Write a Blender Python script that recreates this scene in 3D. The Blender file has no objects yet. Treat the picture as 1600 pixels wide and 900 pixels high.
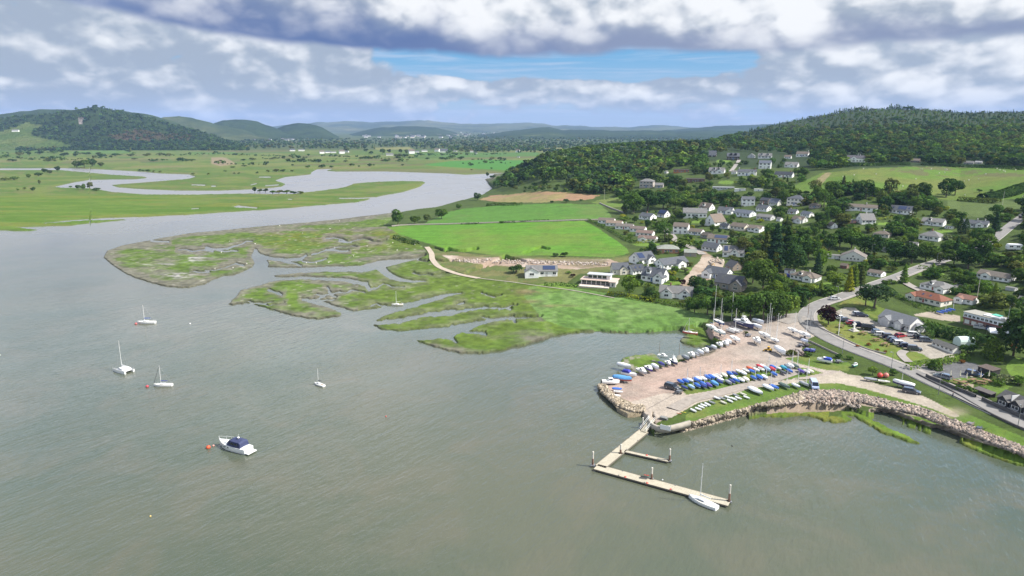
import bpy, bmesh, math, random
import numpy as np
from mathutils import Vector, Matrix

# ------------------------------------------------------------------ camera
SC = bpy.context.scene
COL = SC.collection
F = 1066.0                      # focal length in pixels of a 1600 wide frame
PITCH = math.radians(13.2)
CP, SP = math.cos(PITCH), math.sin(PITCH)
CAMH = 75.0
cam_d = bpy.data.cameras.new('camera')
cam = bpy.data.objects.new('camera', cam_d)
COL.objects.link(cam)
cam.location = (0, 0, CAMH)
cam.rotation_euler = (math.radians(90) - PITCH, 0, 0)
cam_d.sensor_width = 36.0
cam_d.lens = 36.0 * F / 1600.0
cam_d.clip_start = 1.0
cam_d.clip_end = 60000.0
SC.camera = cam

# ------------------------------------------------------------------ sun, sky, exposure
SUN_AZ = math.radians(103)      # clockwise from the view direction (+Y)
SUN_EL = math.radians(46)
sun_d = bpy.data.lights.new('sun', 'SUN')
sun_d.energy = 5.0
sun_d.angle = math.radians(0.5)
sun_d.color = (1.0, 0.955, 0.88)
sun = bpy.data.objects.new('sun', sun_d)
COL.objects.link(sun)
sv = Vector((math.sin(SUN_AZ) * math.cos(SUN_EL), math.cos(SUN_AZ) * math.cos(SUN_EL), math.sin(SUN_EL)))
sun.rotation_euler = sv.to_track_quat('Z', 'Y').to_euler()
sun.location = (200, -50, 400)
SC.view_settings.view_transform = 'Standard'
SC.view_settings.look = 'None'
SC.view_settings.gamma = 1
SC.view_settings.use_curve_mapping = False
SC.view_settings.exposure = 0.64
SC.cycles.use_denoising = True
SC.cycles.max_bounces = 5
SC.cycles.diffuse_bounces = 2
SC.cycles.glossy_bounces = 3
SC.cycles.volume_bounces = 0
SC.cycles.transparent_max_bounces = 6
SC.cycles.caustics_reflective = False
SC.cycles.caustics_refractive = False
SC.cycles.sample_clamp_indirect = 4.0

class NT:
    """small helper for writing node maths"""
    def __init__(s, tree):
        s.t = tree; s.n = tree.nodes; s.l = tree.links
    def link(s, a, sock):
        if isinstance(a, (int, float)):
            sock.default_value = a
        elif isinstance(a, (tuple, list)):
            sock.default_value = tuple(a) if len(a) == len(sock.default_value) else (*a, 1.0)
        else:
            s.l.new(a, sock)
    def m(s, op, a, b=None, c=None, clamp=False):
        x = s.n.new('ShaderNodeMath'); x.operation = op; x.use_clamp = clamp
        s.link(a, x.inputs[0])
        if b is not None: s.link(b, x.inputs[1])
        if c is not None: s.link(c, x.inputs[2])
        return x.outputs[0]
    def ss(s, v, lo, hi, a=0.0, b=1.0):
        x = s.n.new('ShaderNodeMapRange'); x.interpolation_type = 'SMOOTHSTEP'
        s.link(v, x.inputs[0])
        for i, q in enumerate((lo, hi, a, b)): s.link(q, x.inputs[1 + i])
        return x.outputs[0]
    def mix(s, f, a, b, blend='MIX'):
        x = s.n.new('ShaderNodeMix'); x.data_type = 'RGBA'; x.blend_type = blend; x.clamp_factor = True; x.clamp_result = False
        s.link(f, x.inputs[0]); s.link(a, x.inputs[6]); s.link(b, x.inputs[7])
        return x.outputs[2]
    def noise(s, vec, scale, detail=4, rough=0.55, dist=0.0, out=0):
        x = s.n.new('ShaderNodeTexNoise')
        if vec is not None: s.l.new(vec, x.inputs['Vector'])
        x.inputs['Scale'].default_value = scale; x.inputs['Detail'].default_value = detail
        x.inputs['Roughness'].default_value = rough; x.inputs['Distortion'].default_value = dist
        return x.outputs[out]
    def billow(s, vec, scale, detail=2, rough=0.5):
        x = s.n.new('ShaderNodeTexVoronoi'); x.feature = 'F1'; x.voronoi_dimensions = '2D'; x.normalize = True
        s.l.new(vec, x.inputs['Vector'])
        for k, v in (('Scale', scale), ('Detail', detail), ('Roughness', rough)): x.inputs[k].default_value = v
        return s.m('SUBTRACT', 1.0, x.outputs['Distance'])
    def warp(s, vec, amt, scale):
        n = s.noise(vec, scale, 3, 0.5, 0, 1); v = s.n.new('ShaderNodeVectorMath'); v.operation = 'MULTIPLY_ADD'
        s.l.new(n, v.inputs[0]); v.inputs[1].default_value = (amt,) * 3; s.l.new(vec, v.inputs[2]); return v.outputs[0]
    def comb(s, x, y, z=0.0):
        c = s.n.new('ShaderNodeCombineXYZ')
        for i, q in enumerate((x, y, z)): s.link(q, c.inputs[i])
        return c.outputs[0]
    def curve(s, v, pts):
        """piecewise linear function of v given as [(v, value)...]"""
        lo, hi = pts[0][0], pts[-1][0]
        y0 = min(p[1] for p in pts); y1 = max(p[1] for p in pts); dy = (y1 - y0) or 1.0
        r = s.n.new('ShaderNodeValToRGB'); el = r.color_ramp.elements
        for i, (x, y) in enumerate(pts):
            e = el[i] if i < 2 else el.new(0.5)
            e.position = (x - lo) / (hi - lo); g = (y - y0) / dy; e.color = (g, g, g, 1)
        s.link(s.m('DIVIDE', s.m('SUBTRACT', v, lo), hi - lo), r.inputs[0])
        return s.m('MULTIPLY_ADD', r.outputs[0], dy, y0)

def build_world():
    w = bpy.data.worlds.new('World'); SC.world = w; w.use_nodes = True
    t = w.node_tree; t.nodes.clear(); N = NT(t)
    out = t.nodes.new('ShaderNodeOutputWorld'); bg = t.nodes.new('ShaderNodeBackground')
    sky = t.nodes.new('ShaderNodeTexSky'); sky.sky_type = 'NISHITA'; sky.sun_disc = False
    sky.sun_elevation = SUN_EL; sky.sun_rotation = SUN_AZ
    sky.air_density = 1.0; sky.dust_density = 0.6; sky.ozone_density = 2.0
    tc = t.nodes.new('ShaderNodeTexCoord'); sep = t.nodes.new('ShaderNodeSeparateXYZ')
    t.links.new(tc.outputs['Generated'], sep.inputs[0])
    x, y, z = sep.outputs
    hyp = N.m('SQRT', N.m('ADD', N.m('MULTIPLY', x, x), N.m('ADD', N.m('MULTIPLY', y, y), 1e-6)))
    e = N.m('DIVIDE', z, hyp)                                   # tan of the elevation
    a = N.m('ARCTAN2', x, y)                                    # azimuth in radians, 0 ahead
    # cloud fields over azimuth and elevation, packed closer towards the horizon
    es = N.m('POWER', N.m('MAXIMUM', e, 0.0005), 0.80)
    def field(sa, se, oa=0.0, oe=0.0, w=0.0): return N.comb(N.m('MULTIPLY_ADD', a, sa, oa), N.m('MULTIPLY_ADD', es, se, oe), w)
    big = N.noise(field(6.0, 9.0), 1.0, 5, 0.5, 0.3)
    big_up = N.noise(field(6.0, 9.0, 0.10, 0.14), 1.0, 5, 0.5, 0.3)
    puff = N.noise(field(14, 19, 0, 0, 2.3), 1.0, 6, 0.52, 0.25)
    puff_up = N.noise(field(14, 19, 0.16, 0.26, 2.3), 1.0, 6, 0.52, 0.25)
    bil = N.billow(N.warp(field(12, 15, 0, 0, 4.4), 0.5, 1.2), 1.0); bil_up = N.billow(N.warp(field(12, 15, 0.12, 0.24, 4.4), 0.5, 1.2), 1.0)
    puff = N.m('ADD', N.m('MULTIPLY', puff, 0.45), N.m('MULTIPLY_ADD', N.m('SUBTRACT', bil, 0.62), 0.9, 0.275))
    puff_up = N.m('ADD', N.m('MULTIPLY', puff_up, 0.45), N.m('MULTIPLY_ADD', N.m('SUBTRACT', bil_up, 0.62), 0.9, 0.275))
    fine = N.noise(field(38, 44, 0, 0, 5.1), 1.0, 5, 0.55, 0.3)
    soft = N.noise(field(3.2, 5.0, 0, 0, 8.0), 1.0, 3, 0.5, 0.2)
    lit = N.m('ADD', N.m('MULTIPLY', N.m('SUBTRACT', puff, puff_up), 2.4), N.m('MULTIPLY', N.m('SUBTRACT', big, big_up), 1.6))
    # ---- clear sky
    blue = N.mix(N.ss(e, 0.0, 0.13), (3.1, 4.3, 6.0), (0.45, 2.9, 5.6))
    skyc = N.mix(0.80, sky.outputs[0], blue)
    # ---- horizon veil: long thin streaks
    streak = N.noise(field(6, 75, 0, 0, 11), 1.0, 5, 0.55, 0.4)
    veil = N.m('MULTIPLY', N.ss(streak, 0.42, 0.66), N.ss(e, 0.0, 0.02, 0.2, 0.6))
    c = N.mix(veil, skyc, (4.0, 4.8, 6.2))
    # ---- middle deck of soft cumulus, open in the gap ahead
    da = N.m('ABSOLUTE', N.m('SUBTRACT', a, 0.085))
    gap = N.m('MULTIPLY', N.ss(da, 0.09, 0.33, 1.0, 0.0), N.m('MULTIPLY', N.ss(e, 0.055, 0.085), 1.0))
    cov = N.m('ADD', N.m('MULTIPLY', big, 0.55), N.m('ADD', N.m('MULTIPLY', puff, 0.45), N.m('MULTIPLY', N.m('SUBTRACT', fine, 0.5), 0.14)))
    cov = N.m('SUBTRACT', N.m('ADD', cov, N.ss(da, 0.18, 0.40, 0.0, 0.17)), N.m('MULTIPLY', gap, 0.40))
    cov = N.m('ADD', cov, N.m('MULTIPLY', N.m('MULTIPLY', N.ss(e, 0.030, 0.045), N.ss(e, 0.062, 0.090, 1.0, 0.0)), N.ss(da, 0.15, 0.35, 0.13, 0.04)))
    cov = N.m('SUBTRACT', cov, N.ss(e, 0.006, 0.040, 0.07, 0.0))
    midm = N.ss(cov, 0.465, 0.555)
    br = N.m('ADD', N.m('ADD', lit, N.m('MULTIPLY', N.m('SUBTRACT', fine, 0.5), 0.5)), N.m('MULTIPLY', N.m('SUBTRACT', cov, 0.55), 1.5))
    br = N.m('ADD', br, N.m('MULTIPLY', N.m('SUBTRACT', soft, 0.5), 2.4))
    midc = N.mix(N.ss(br, -0.25, 1.0), (2.95, 3.5, 4.3), (7.2, 7.35, 7.5))
    midc = N.mix(N.ss(e, 0.0, 0.06, 0.60, 0.0), midc, (3.3, 4.1, 5.6))
    c = N.mix(midm, c, midc)
    # ---- upper bank: dark flat base, billowing top
    edge = N.curve(a, [(-0.80, 0.150), (-0.62, 0.150), (-0.50, 0.136), (-0.38, 0.118), (-0.26, 0.106), (-0.14, 0.098), (0.0, 0.096), (0.14, 0.099),
                       (0.30, 0.107), (0.42, 0.113), (0.55, 0.106), (0.80, 0.102)])
    up = N.m('SUBTRACT', N.m('ADD', e, N.m('ADD', N.m('MULTIPLY', N.m('SUBTRACT', puff, 0.5), 0.016), N.m('MULTIPLY', N.m('SUBTRACT', big, 0.5), 0.02))), edge)
    bankm = N.ss(up, -0.002, 0.010)
    side = N.curve(a, [(-0.80, -0.05), (-0.45, -0.05), (-0.25, 0.10), (-0.05, 0.50), (0.30, 0.50), (0.44, 0.05), (0.56, 0.0), (0.64, 0.4), (0.80, 0.35)])
    thick = N.curve(a, [(-0.80, 0.012), (-0.55, 0.026), (-0.42, 0.046), (-0.25, 0.056), (-0.08, 0.040), (0.05, 0.020), (0.4, 0.015), (0.80, 0.018)])
    rise = N.m('DIVIDE', N.m('ADD', up, N.m('ADD', N.m('MULTIPLY', N.m('SUBTRACT', puff, 0.5), 0.04), N.m('MULTIPLY', N.m('SUBTRACT', big, 0.5), 0.06))), thick)
    tb = N.m('ADD', side, N.m('ADD', N.m('MULTIPLY', lit, 1.3), N.m('ADD', N.m('MULTIPLY', N.m('SUBTRACT', fine, 0.5), 0.6), N.m('MULTIPLY', N.m('SUBTRACT', big, 0.5), 2.2))))
    topc = N.mix(N.ss(tb, -0.45, 0.80), (2.95, 3.45, 4.15), (7.3, 7.4, 7.5))
    basec = N.mix(N.ss(a, -0.20, 0.20), (0.85, 1.35, 2.9), (2.0, 2.4, 3.5))
    basec = N.mix(N.ss(a, -0.62, -0.42, 1.0, 0.0), basec, (2.2, 2.8, 4.3))
    bankc = N.mix(N.ss(rise, 0.15, 1.6), basec, topc)
    c = N.mix(bankm, c, bankc)
    # ---- overhead and round the back: broken cloud, so the water has something to mirror
    v4 = N.comb(N.m('DIVIDE', x, N.m('MAXIMUM', z, 0.05)), N.m('DIVIDE', y, N.m('MAXIMUM', z, 0.05)), 1.0)
    n_ov = N.noise(v4, 0.9, 5, 0.55, 0.3)
    ovc = N.mix(N.ss(n_ov, 0.38, 0.60), N.mix(0.4, sky.outputs[0], (1.6, 3.0, 5.2)), (6.6, 6.8, 7.2))
    c = N.mix(N.ss(e, 0.20, 0.32), c, ovc)
    # unseen band above the view boosted to brighten what the water mirrors
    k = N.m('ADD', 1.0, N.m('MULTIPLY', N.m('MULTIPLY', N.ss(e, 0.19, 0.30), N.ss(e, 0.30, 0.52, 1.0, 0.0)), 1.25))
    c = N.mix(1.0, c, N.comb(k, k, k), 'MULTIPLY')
    c = N.mix(N.ss(e, -0.02, 0.0, 1.0, 0.0), c, (3.2, 4.0, 5.2))
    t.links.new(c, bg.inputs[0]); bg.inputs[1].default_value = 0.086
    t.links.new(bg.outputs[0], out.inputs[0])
build_world()

# ------------------------------------------------------------------ pixel <-> place
def ray(px, py):
    u = (px - 800.0) / F; v = (450.0 - py) / F
    return u, CP + v * SP, -SP + v * CP
def at_z(px, py, z):
    u, fy, fz = ray(px, py); t = (z - CAMH) / fz
    return Vector((u * t, fy * t, z))
def at_y(px, py, Y):
    u, fy, fz = ray(px, py); t = Y / fy
    return Vector((u * t, Y, CAMH + fz * t))
def proj(X, Y, Z):
    dz = Z - CAMH
    d = Y * CP - dz * SP; vv = (Y * SP + dz * CP) / d
    return 800.0 + F * X / d, 450.0 - F * vv
def depth(p):
    return p[1] * CP - (p[2] - CAMH) * SP
def qz(py, z):
    u, fy, fz = ray(800.0, py)
    return (fz / fy) / (z - CAMH)            # 1 / Y
def lin(x, xs, ys): return np.interp(x, xs, ys)

# control heights of the near land: column -> rows (row, height) or (row, 'Y', distance)
LAND = {
 -250: [(1000, .5), (300, .5)], 500: [(1000, .5), (300, .5)],
 600: [(1000, .5), (400, .5), (360, 2), (330, 1.5), (300, .7)],
 700: [(1000, .5), (440, .5), (400, 2), (350, 3.5), (320, 2), (290, .6)],
 760: [(1000, .5), (450, .6), (420, 2), (350, 5), (310, 4), (300, 2.5), (282, 1), (265, 1)],
 800: [(1000, .5), (460, .8), (430, 2), (350, 6), (315, 7), (300, 8), (285, 11), (268, 14)],
 850: [(1000, .5), (470, 1), (440, 2), (350, 7), (315, 10), (295, 15), (275, 22), (246, 34)],
 900: [(1000, .5), (500, .6), (460, 1.5), (400, 4), (350, 8), (315, 12), (295, 17), (275, 23), (255, 30), (236, 39)],
 1000: [(1000, .5), (560, 1.2), (520, .6), (470, 2), (400, 5), (350, 9), (320, 13), (300, 18), (280, 24), (260, 31), (240, 38), (226, 45)],
 1100: [(1000, .5), (660, 2.3), (540, 2.3), (500, 2), (460, 3), (400, 6), (360, 10), (330, 14), (310, 18), (290, 24), (270, 31), (250, 38), (225, 49)],
 1160: [(1000, .5), (640, 2.3), (530, 2.5), (490, 2.8), (460, 3.5), (400, 7), (360, 12), (330, 16), (310, 21), (290, 27), (270, 33), (250, 39), (235, 44), (222, 'Y', 1250), (208, 'Y', 1700)],
 1240: [(1000, .5), (630, 2.4), (520, 3.3), (470, 5), (440, 6.5), (400, 9), (370, 12), (340, 17), (310, 23), (290, 28), (270, 34), (250, 40), (235, 45), (220, 'Y', 1150), (205, 'Y', 1400), (187, 'Y', 1750)],
 1340: [(1000, .5), (640, 1.2), (615, 2.4), (520, 4), (470, 6), (430, 8), (400, 10), (370, 14), (340, 20), (310, 27), (290, 32), (270, 38), (255, 42), (235, 'Y', 850), (200, 'Y', 1200), (172, 'Y', 1650)],
 1400: [(1000, .5), (660, 1.0), (625, 2.5), (520, 4.5), (470, 6.5), (430, 8.5), (400, 11), (370, 15), (340, 20), (310, 27), (290, 32), (270, 38), (255, 42), (235, 'Y', 840), (200, 'Y', 1180), (169, 'Y', 1650)],
 1500: [(1000, .5), (690, 1.0), (655, 2.6), (560, 4.2), (480, 7), (430, 10), (400, 12), (370, 16), (340, 21), (310, 27), (290, 31), (270, 36), (258, 40), (235, 'Y', 830), (200, 'Y', 1150), (176, 'Y', 1550)],
 1600: [(1000, .5), (725, 1.0), (695, 2.8), (580, 5), (480, 9), (430, 12), (400, 15), (370, 19), (340, 24), (310, 30), (285, 36), (265, 41), (235, 'Y', 800), (200, 'Y', 1100), (175, 'Y', 1500)],
 1900: [(1000, .5), (800, 1.0), (760, 2.8), (620, 5), (480, 9), (430, 12), (400, 15), (370, 19), (340, 24), (310, 30), (285, 36), (265, 41), (235, 'Y', 800), (200, 'Y', 1100), (175, 'Y', 1500)],
}
_LC = sorted(LAND)
_LQ = {}
for _c in _LC:
    rr = []
    L_ = LAND[_c]
    for a_, b_ in zip(L_[:-1], L_[1:]):
        n_ = max(1, int((a_[0] - b_[0]) / 4)) if b_[1] != 'Y' and a_[1] != 'Y' else 1
        for k_ in range(n_):
            if a_[1] == 'Y': rr.append((a_[0], 1.0 / a_[2])); continue
            w_ = k_ / n_; r_ = a_[0] + (b_[0] - a_[0]) * w_
            rr.append((r_, qz(r_, a_[1] if b_[1] == 'Y' else a_[1] + (b_[1] - a_[1]) * w_)))
    e_ = L_[-1]; rr.append((e_[0], 1.0 / e_[2] if e_[1] == 'Y' else qz(e_[0], e_[1])))
    rr.sort()
    _LQ[_c] = (np.array([a for a, b in rr], float), np.array([b for a, b in rr]))
TOPX = [-250, 100, 200, 300, 400, 500, 600, 650, 700, 760, 780, 800, 850, 900, 950, 1000, 1100, 1150, 1160, 1200, 1240, 1290, 1340, 1400, 1450, 1500, 1600, 1900]
TOPY = [385, 372, 362, 347, 340, 331, 317, 305, 292, 273, 271, 270, 249, 237, 231, 227, 226, 213, 209, 198, 189, 180, 173, 170, 172, 177, 176, 176]
def topline(px): return np.interp(px, TOPX, TOPY)
def qland(px, py):
    px = np.asarray(px, float); py = np.asarray(py, float)
    px, py = np.broadcast_arrays(px, py)
    q = np.zeros(px.shape)
    cs = np.array(_LC, float)
    k = np.clip(np.searchsorted(cs, px, side='right') - 1, 0, len(cs) - 2)
    w = np.clip((px - cs[k]) / (cs[k + 1] - cs[k]), 0, 1)
    for i in range(len(cs) - 1):
        m = k == i
        if not m.any(): continue
        r0, q0 = _LQ[_LC[i]]; r1, q1 = _LQ[_LC[i + 1]]
        q[m] = np.interp(py[m], r0, q0) * (1 - w[m]) + np.interp(py[m], r1, q1) * w[m]
    return q
_pr = np.array([206, 215] + list(range(228, 404, 4)), float); _pq = np.array([1 / 9500.0, qz(215, 8)] + [qz(r, .9 + .7 * max(0, (270 - r) / 42)) for r in range(228, 404, 4)])
def qplain(px, py): return np.interp(py, _pr, _pq)
def surf(px, py, q):
    px = np.asarray(px, float); py = np.asarray(py, float)
    u = (px - 800) / F; v = (450 - py) / F
    fy = CP + v * SP; fz = -SP + v * CP
    Y = 1 / q; t = Y / fy
    return u * t, Y, CAMH + fz * t
def gp(px, py):
    """the place on the land seen at a pixel"""
    q = float(qplain(px, py)) if py < topline(px) else float(qland(px, py))
    X, Y, Z = surf(px, py, q)
    return Vector((float(X), float(Y), float(Z)))
def zat(X, Y, z0=2.0):
    z = z0
    for _ in range(7):
        px, py = proj(X, Y, z)
        if not (-400 < px < 2200 and 165 < py < 1400): return z
        py = max(py, float(topline(px)))
        z = 0.5 * z + 0.5 * gp(px, py).z
    return z

# ------------------------------------------------------------------ numpy noise
def _h(ix, iy, s):
    n = (ix.astype(np.int64) * 374761393 + iy.astype(np.int64) * 668265263 + s * 974634777) & 0x7fffffff
    n = ((n ^ (n >> 13)) * 1274126177) & 0x7fffffff
    return ((n ^ (n >> 16)) & 0xffff) / 65535.0
def vnoise(x, y, s=0):
    x = np.asarray(x, float); y = np.asarray(y, float)
    ix = np.floor(x); iy = np.floor(y); fx = x - ix; fy = y - iy
    fx = fx * fx * (3 - 2 * fx); fy = fy * fy * (3 - 2 * fy)
    a = _h(ix, iy, s); b = _h(ix + 1, iy, s); c = _h(ix, iy + 1, s); d = _h(ix + 1, iy + 1, s)
    return (a * (1 - fx) + b * fx) * (1 - fy) + (c * (1 - fx) + d * fx) * fy
def fbm(x, y, s=0, o=4):
    r = 0; a = .5; t = 0
    for i in range(o):
        r = r + a * vnoise(x, y, s + i * 17); t += a; a *= .5; x = x * 2.03; y = y * 2.03
    return r / t                                              # 0..1
def inpoly(px, py, poly):
    r = np.zeros(px.shape, bool)
    P = np.array(poly, float); n = len(P)
    m = (px >= P[:, 0].min()) & (px <= P[:, 0].max()) & (py >= P[:, 1].min()) & (py <= P[:, 1].max())
    x = px[m]; y = py[m]; c = np.zeros(x.shape, bool); j = n - 1
    for i in range(n):
        xi, yi = P[i]; xj, yj = P[j]
        if yi != yj:
            c ^= ((yi > y) != (yj > y)) & (x < (xj - xi) * (y - yi) / (yj - yi) + xi)
        j = i
    r[m] = c
    return r
def inp1(px, py, poly): return bool(inpoly(np.array([float(px)]), np.array([float(py)]), poly)[0])
def segdist(px, py, pts, closed=True, pad=6.0, wid=None):
    """distance in pixels to a polyline (minus its half width where given)"""
    d = np.full(px.shape, 99.0)
    n = len(pts)
    for i in range(n if closed else n - 1):
        x0, y0 = pts[i][:2]; x1, y1 = pts[(i + 1) % n][:2]
        w0, w1 = (pts[i][2] / 2, pts[(i + 1) % n][2] / 2) if wid else (0, 0)
        p = pad + max(w0, w1)
        m = (px > min(x0, x1) - p) & (px < max(x0, x1) + p) & (py > min(y0, y1) - p) & (py < max(y0, y1) + p)
        if not m.any(): continue
        X = px[m]; Y = py[m]; dx = x1 - x0; dy = y1 - y0; L = dx * dx + dy * dy + 1e-9
        t = np.clip(((X - x0) * dx + (Y - y0) * dy) / L, 0, 1)
        # rows are foreshortened: count vertical distance more
        dd = np.hypot(X - x0 - t * dx, (Y - y0 - t * dy)) - (w0 + (w1 - w0) * t) * (1.0)
        d[m] = np.minimum(d[m], dd)
    return d
# ------------------------------------------------------------------ object helpers
def setp(o, label=None, cat=None, group=None, kind=None):
    if label: o['label'] = label
    if cat: o['category'] = cat
    if group: o['group'] = group
    if kind: o['kind'] = kind
    return o
def link(name, data, parent=None, loc=None, rz=None, scale=None, color=None):
    o = bpy.data.objects.new(name, data); COL.objects.link(o)
    if parent: o.parent = parent
    if loc is not None: o.location = loc
    if rz is not None: o.rotation_euler = (0, 0, rz)
    if scale is not None: o.scale = scale if isinstance(scale, (tuple, list)) else (scale,) * 3
    if color is not None: o.color = (*color, 1)
    return o
def empty(name, loc, rz=0.0, scale=1.0, label=None, cat=None, group=None):
    o = link(name, None, None, loc, rz, scale); o.empty_display_size = 0.5
    return setp(o, label, cat, group)
def mesh_np(name, V, Fc, mats=(), smooth=False, cols=None, mi=None):
    """V (n,3); Fc (m,3|4) int arrays or list of such"""
    me = bpy.data.meshes.new(name)
    V = np.asarray(V, np.float32)
    Fs = Fc if isinstance(Fc, list) else [Fc]
    Fs = [np.asarray(f, np.int32) for f in Fs if len(f)]
    me.vertices.add(len(V)); me.vertices.foreach_set('co', V.ravel())
    nl = sum(f.size for f in Fs); nf = sum(len(f) for f in Fs)
    me.loops.add(nl); me.polygons.add(nf)
    me.loops.foreach_set('vertex_index', np.concatenate([f.ravel() for f in Fs]))
    st = []; k = 0
    for f in Fs:
        st.append(k + np.arange(len(f)) * f.shape[1]); k += f.size
    me.polygons.foreach_set('loop_start', np.concatenate(st).astype(np.int32))
    if smooth: me.polygons.foreach_set('use_smooth', np.ones(nf, bool))
    if mi is not None: me.polygons.foreach_set('material_index', np.asarray(mi, np.int32))
    me.update(calc_edges=True)
    if cols is not None:
        at = me.color_attributes.new('ground', 'FLOAT_COLOR', 'POINT')
        c4 = np.ones((len(V), 4), np.float32); c4[:, :3] = cols
        at.data.foreach_set('color', c4.ravel())
    for m in mats: me.materials.append(m)
    return me
class MB:
    """collects simple shapes, each with a material slot, into one mesh"""
    def __init__(s): s.v = []; s.f = []; s.mi = []
    def add(s, vs, fs, mi=0):
        k = len(s.v); s.v += [tuple(v) for v in vs]; s.f += [[i + k for i in f] for f in fs]; s.mi += [mi] * len(fs)
        return s
    def box(s, x0, x1, y0, y1, z0, z1, mi=0, top=1.0, rot=0.0):
        """box; top < 1 narrows the upper face"""
        cx, cy = (x0 + x1) / 2, (y0 + y1) / 2; v = []
        for z, k in ((z0, 1.0), (z1, top)):
            for (x, y) in ((x0, y0), (x1, y0), (x1, y1), (x0, y1)):
                dx, dy = (x - cx) * k, (y - cy) * k
                v.append((cx + dx * math.cos(rot) - dy * math.sin(rot), cy + dx * math.sin(rot) + dy * math.cos(rot), z))
        return s.add(v, [(3, 2, 1, 0), (4, 5, 6, 7), (0, 1, 5, 4), (1, 2, 6, 5), (2, 3, 7, 6), (3, 0, 4, 7)], mi)
    def tube(s, p, q, r0, r1=None, n=6, mi=0):
        r1 = r0 if r1 is None else r1
        p = Vector(p); q = Vector(q); d = (q - p).normalized()
        a = d.cross(Vector((0, 0, 1)))
        if a.length < 1e-3: a = Vector((1, 0, 0))
        a.normalize(); b = d.cross(a); v = []
        for c, r in ((p, r0), (q, r1)):
            for i in range(n):
                t = 2 * math.pi * i / n; v.append(c + a * (r * math.cos(t)) + b * (r * math.sin(t)))
        fs = [(i, (i + 1) % n, n + (i + 1) % n, n + i) for i in range(n)] + [tuple(range(n))[::-1], tuple(range(n, 2 * n))]
        return s.add(v, fs, mi)
    def loft(s, rings, closed=True, caps=True, mi=0):
        n = len(rings[0]); v = [p for r in rings for p in r]; fs = []
        for i in range(len(rings) - 1):
            for j in range(n if closed else n - 1):
                k = (j + 1) % n; fs.append((i * n + j, i * n + k, (i + 1) * n + k, (i + 1) * n + j))
        if caps: fs += [tuple(range(n))[::-1], tuple((len(rings) - 1) * n + j for j in range(n))]
        return s.add(v, fs, mi)
    def ball(s, c, rx, ry=None, rz=None, n=8, m=5, mi=0):
        ry = ry or rx; rz = rz or rx
        rings = []
        for i in range(m + 1):
            t = math.pi * (0.02 + 0.96 * i / m) - math.pi / 2
            rings.append([(c[0] + rx * math.cos(t) * math.cos(2 * math.pi * j / n), c[1] + ry * math.cos(t) * math.sin(2 * math.pi * j / n), c[2] + rz * math.sin(t)) for j in range(n)])
        return s.loft(rings, mi=mi)
    def prism(s, x0, x1, y0, y1, z0, ze, zr, mi=0):
        """gabled block, ridge along x"""
        ym = (y0 + y1) / 2
        v = [(x0, y0, z0), (x1, y0, z0), (x1, y1, z0), (x0, y1, z0), (x0, y0, ze), (x1, y0, ze), (x1, y1, ze), (x0, y1, ze), (x0, ym, zr), (x1, ym, zr)]
        return s.add(v, [(3, 2, 1, 0), (0, 1, 5, 4), (2, 3, 7, 6), (1, 2, 6, 9, 5), (3, 0, 4, 8, 7), (4, 5, 9, 8), (6, 7, 8, 9)], mi)
    def mesh(s, name, mats, smooth=False):
        me = bpy.data.meshes.new(name); me.from_pydata(s.v, [], s.f)
        me.polygons.foreach_set('material_index', s.mi)
        if smooth: me.polygons.foreach_set('use_smooth', [True] * len(s.f))
        for m in mats: me.materials.append(m)
        bm = bmesh.new(); bm.from_mesh(me); bmesh.ops.recalc_face_normals(bm, faces=bm.faces); bm.to_mesh(me); bm.free()
        me.update(); return me
    def obj(s, name, mats, parent=None, loc=None, rz=None, scale=None, color=None, smooth=False):
        return link(name, s.mesh(name, mats, smooth), parent, loc, rz, scale, color)

# ------------------------------------------------------------------ materials
MAT = {}
def mat(name, col=None, rough=0.6, metal=0.0, var=0.0, vscale=1.0, objcol=False, spec=0.5, bump=0.0, bscale=5.0, coat=0.0):
    if name in MAT: return MAT[name]
    m = bpy.data.materials.new(name); m.use_nodes = True; t = m.node_tree; N = NT(t)
    p = t.nodes['Principled BSDF']; p.inputs['Roughness'].default_value = rough; p.inputs['Metallic'].default_value = metal
    p.inputs['Specular IOR Level'].default_value = spec; p.inputs['Coat Weight'].default_value = coat
    tc = t.nodes.new('ShaderNodeTexCoord')
    if objcol:
        oi = t.nodes.new('ShaderNodeObjectInfo'); base = oi.outputs['Color']
    else:
        r = t.nodes.new('ShaderNodeRGB'); r.outputs[0].default_value = (*col, 1); base = r.outputs[0]
    if var:
        n = N.noise(tc.outputs['Object'], vscale, 5, 0.6)
        f = N.m('MULTIPLY_ADD', N.m('SUBTRACT', n, 0.5), 2 * var * 1.6, 1.0)
        base = N.mix(1.0, base, N.comb(f, f, f), 'MULTIPLY')
    t.links.new(base, p.inputs['Base Color'])
    if bump:
        b = t.nodes.new('ShaderNodeBump'); b.inputs['Strength'].default_value = bump
        t.links.new(N.noise(tc.outputs['Object'], bscale, 4), b.inputs['Height']); t.links.new(b.outputs[0], p.inputs['Normal'])
    MAT[name] = m; return m
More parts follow.
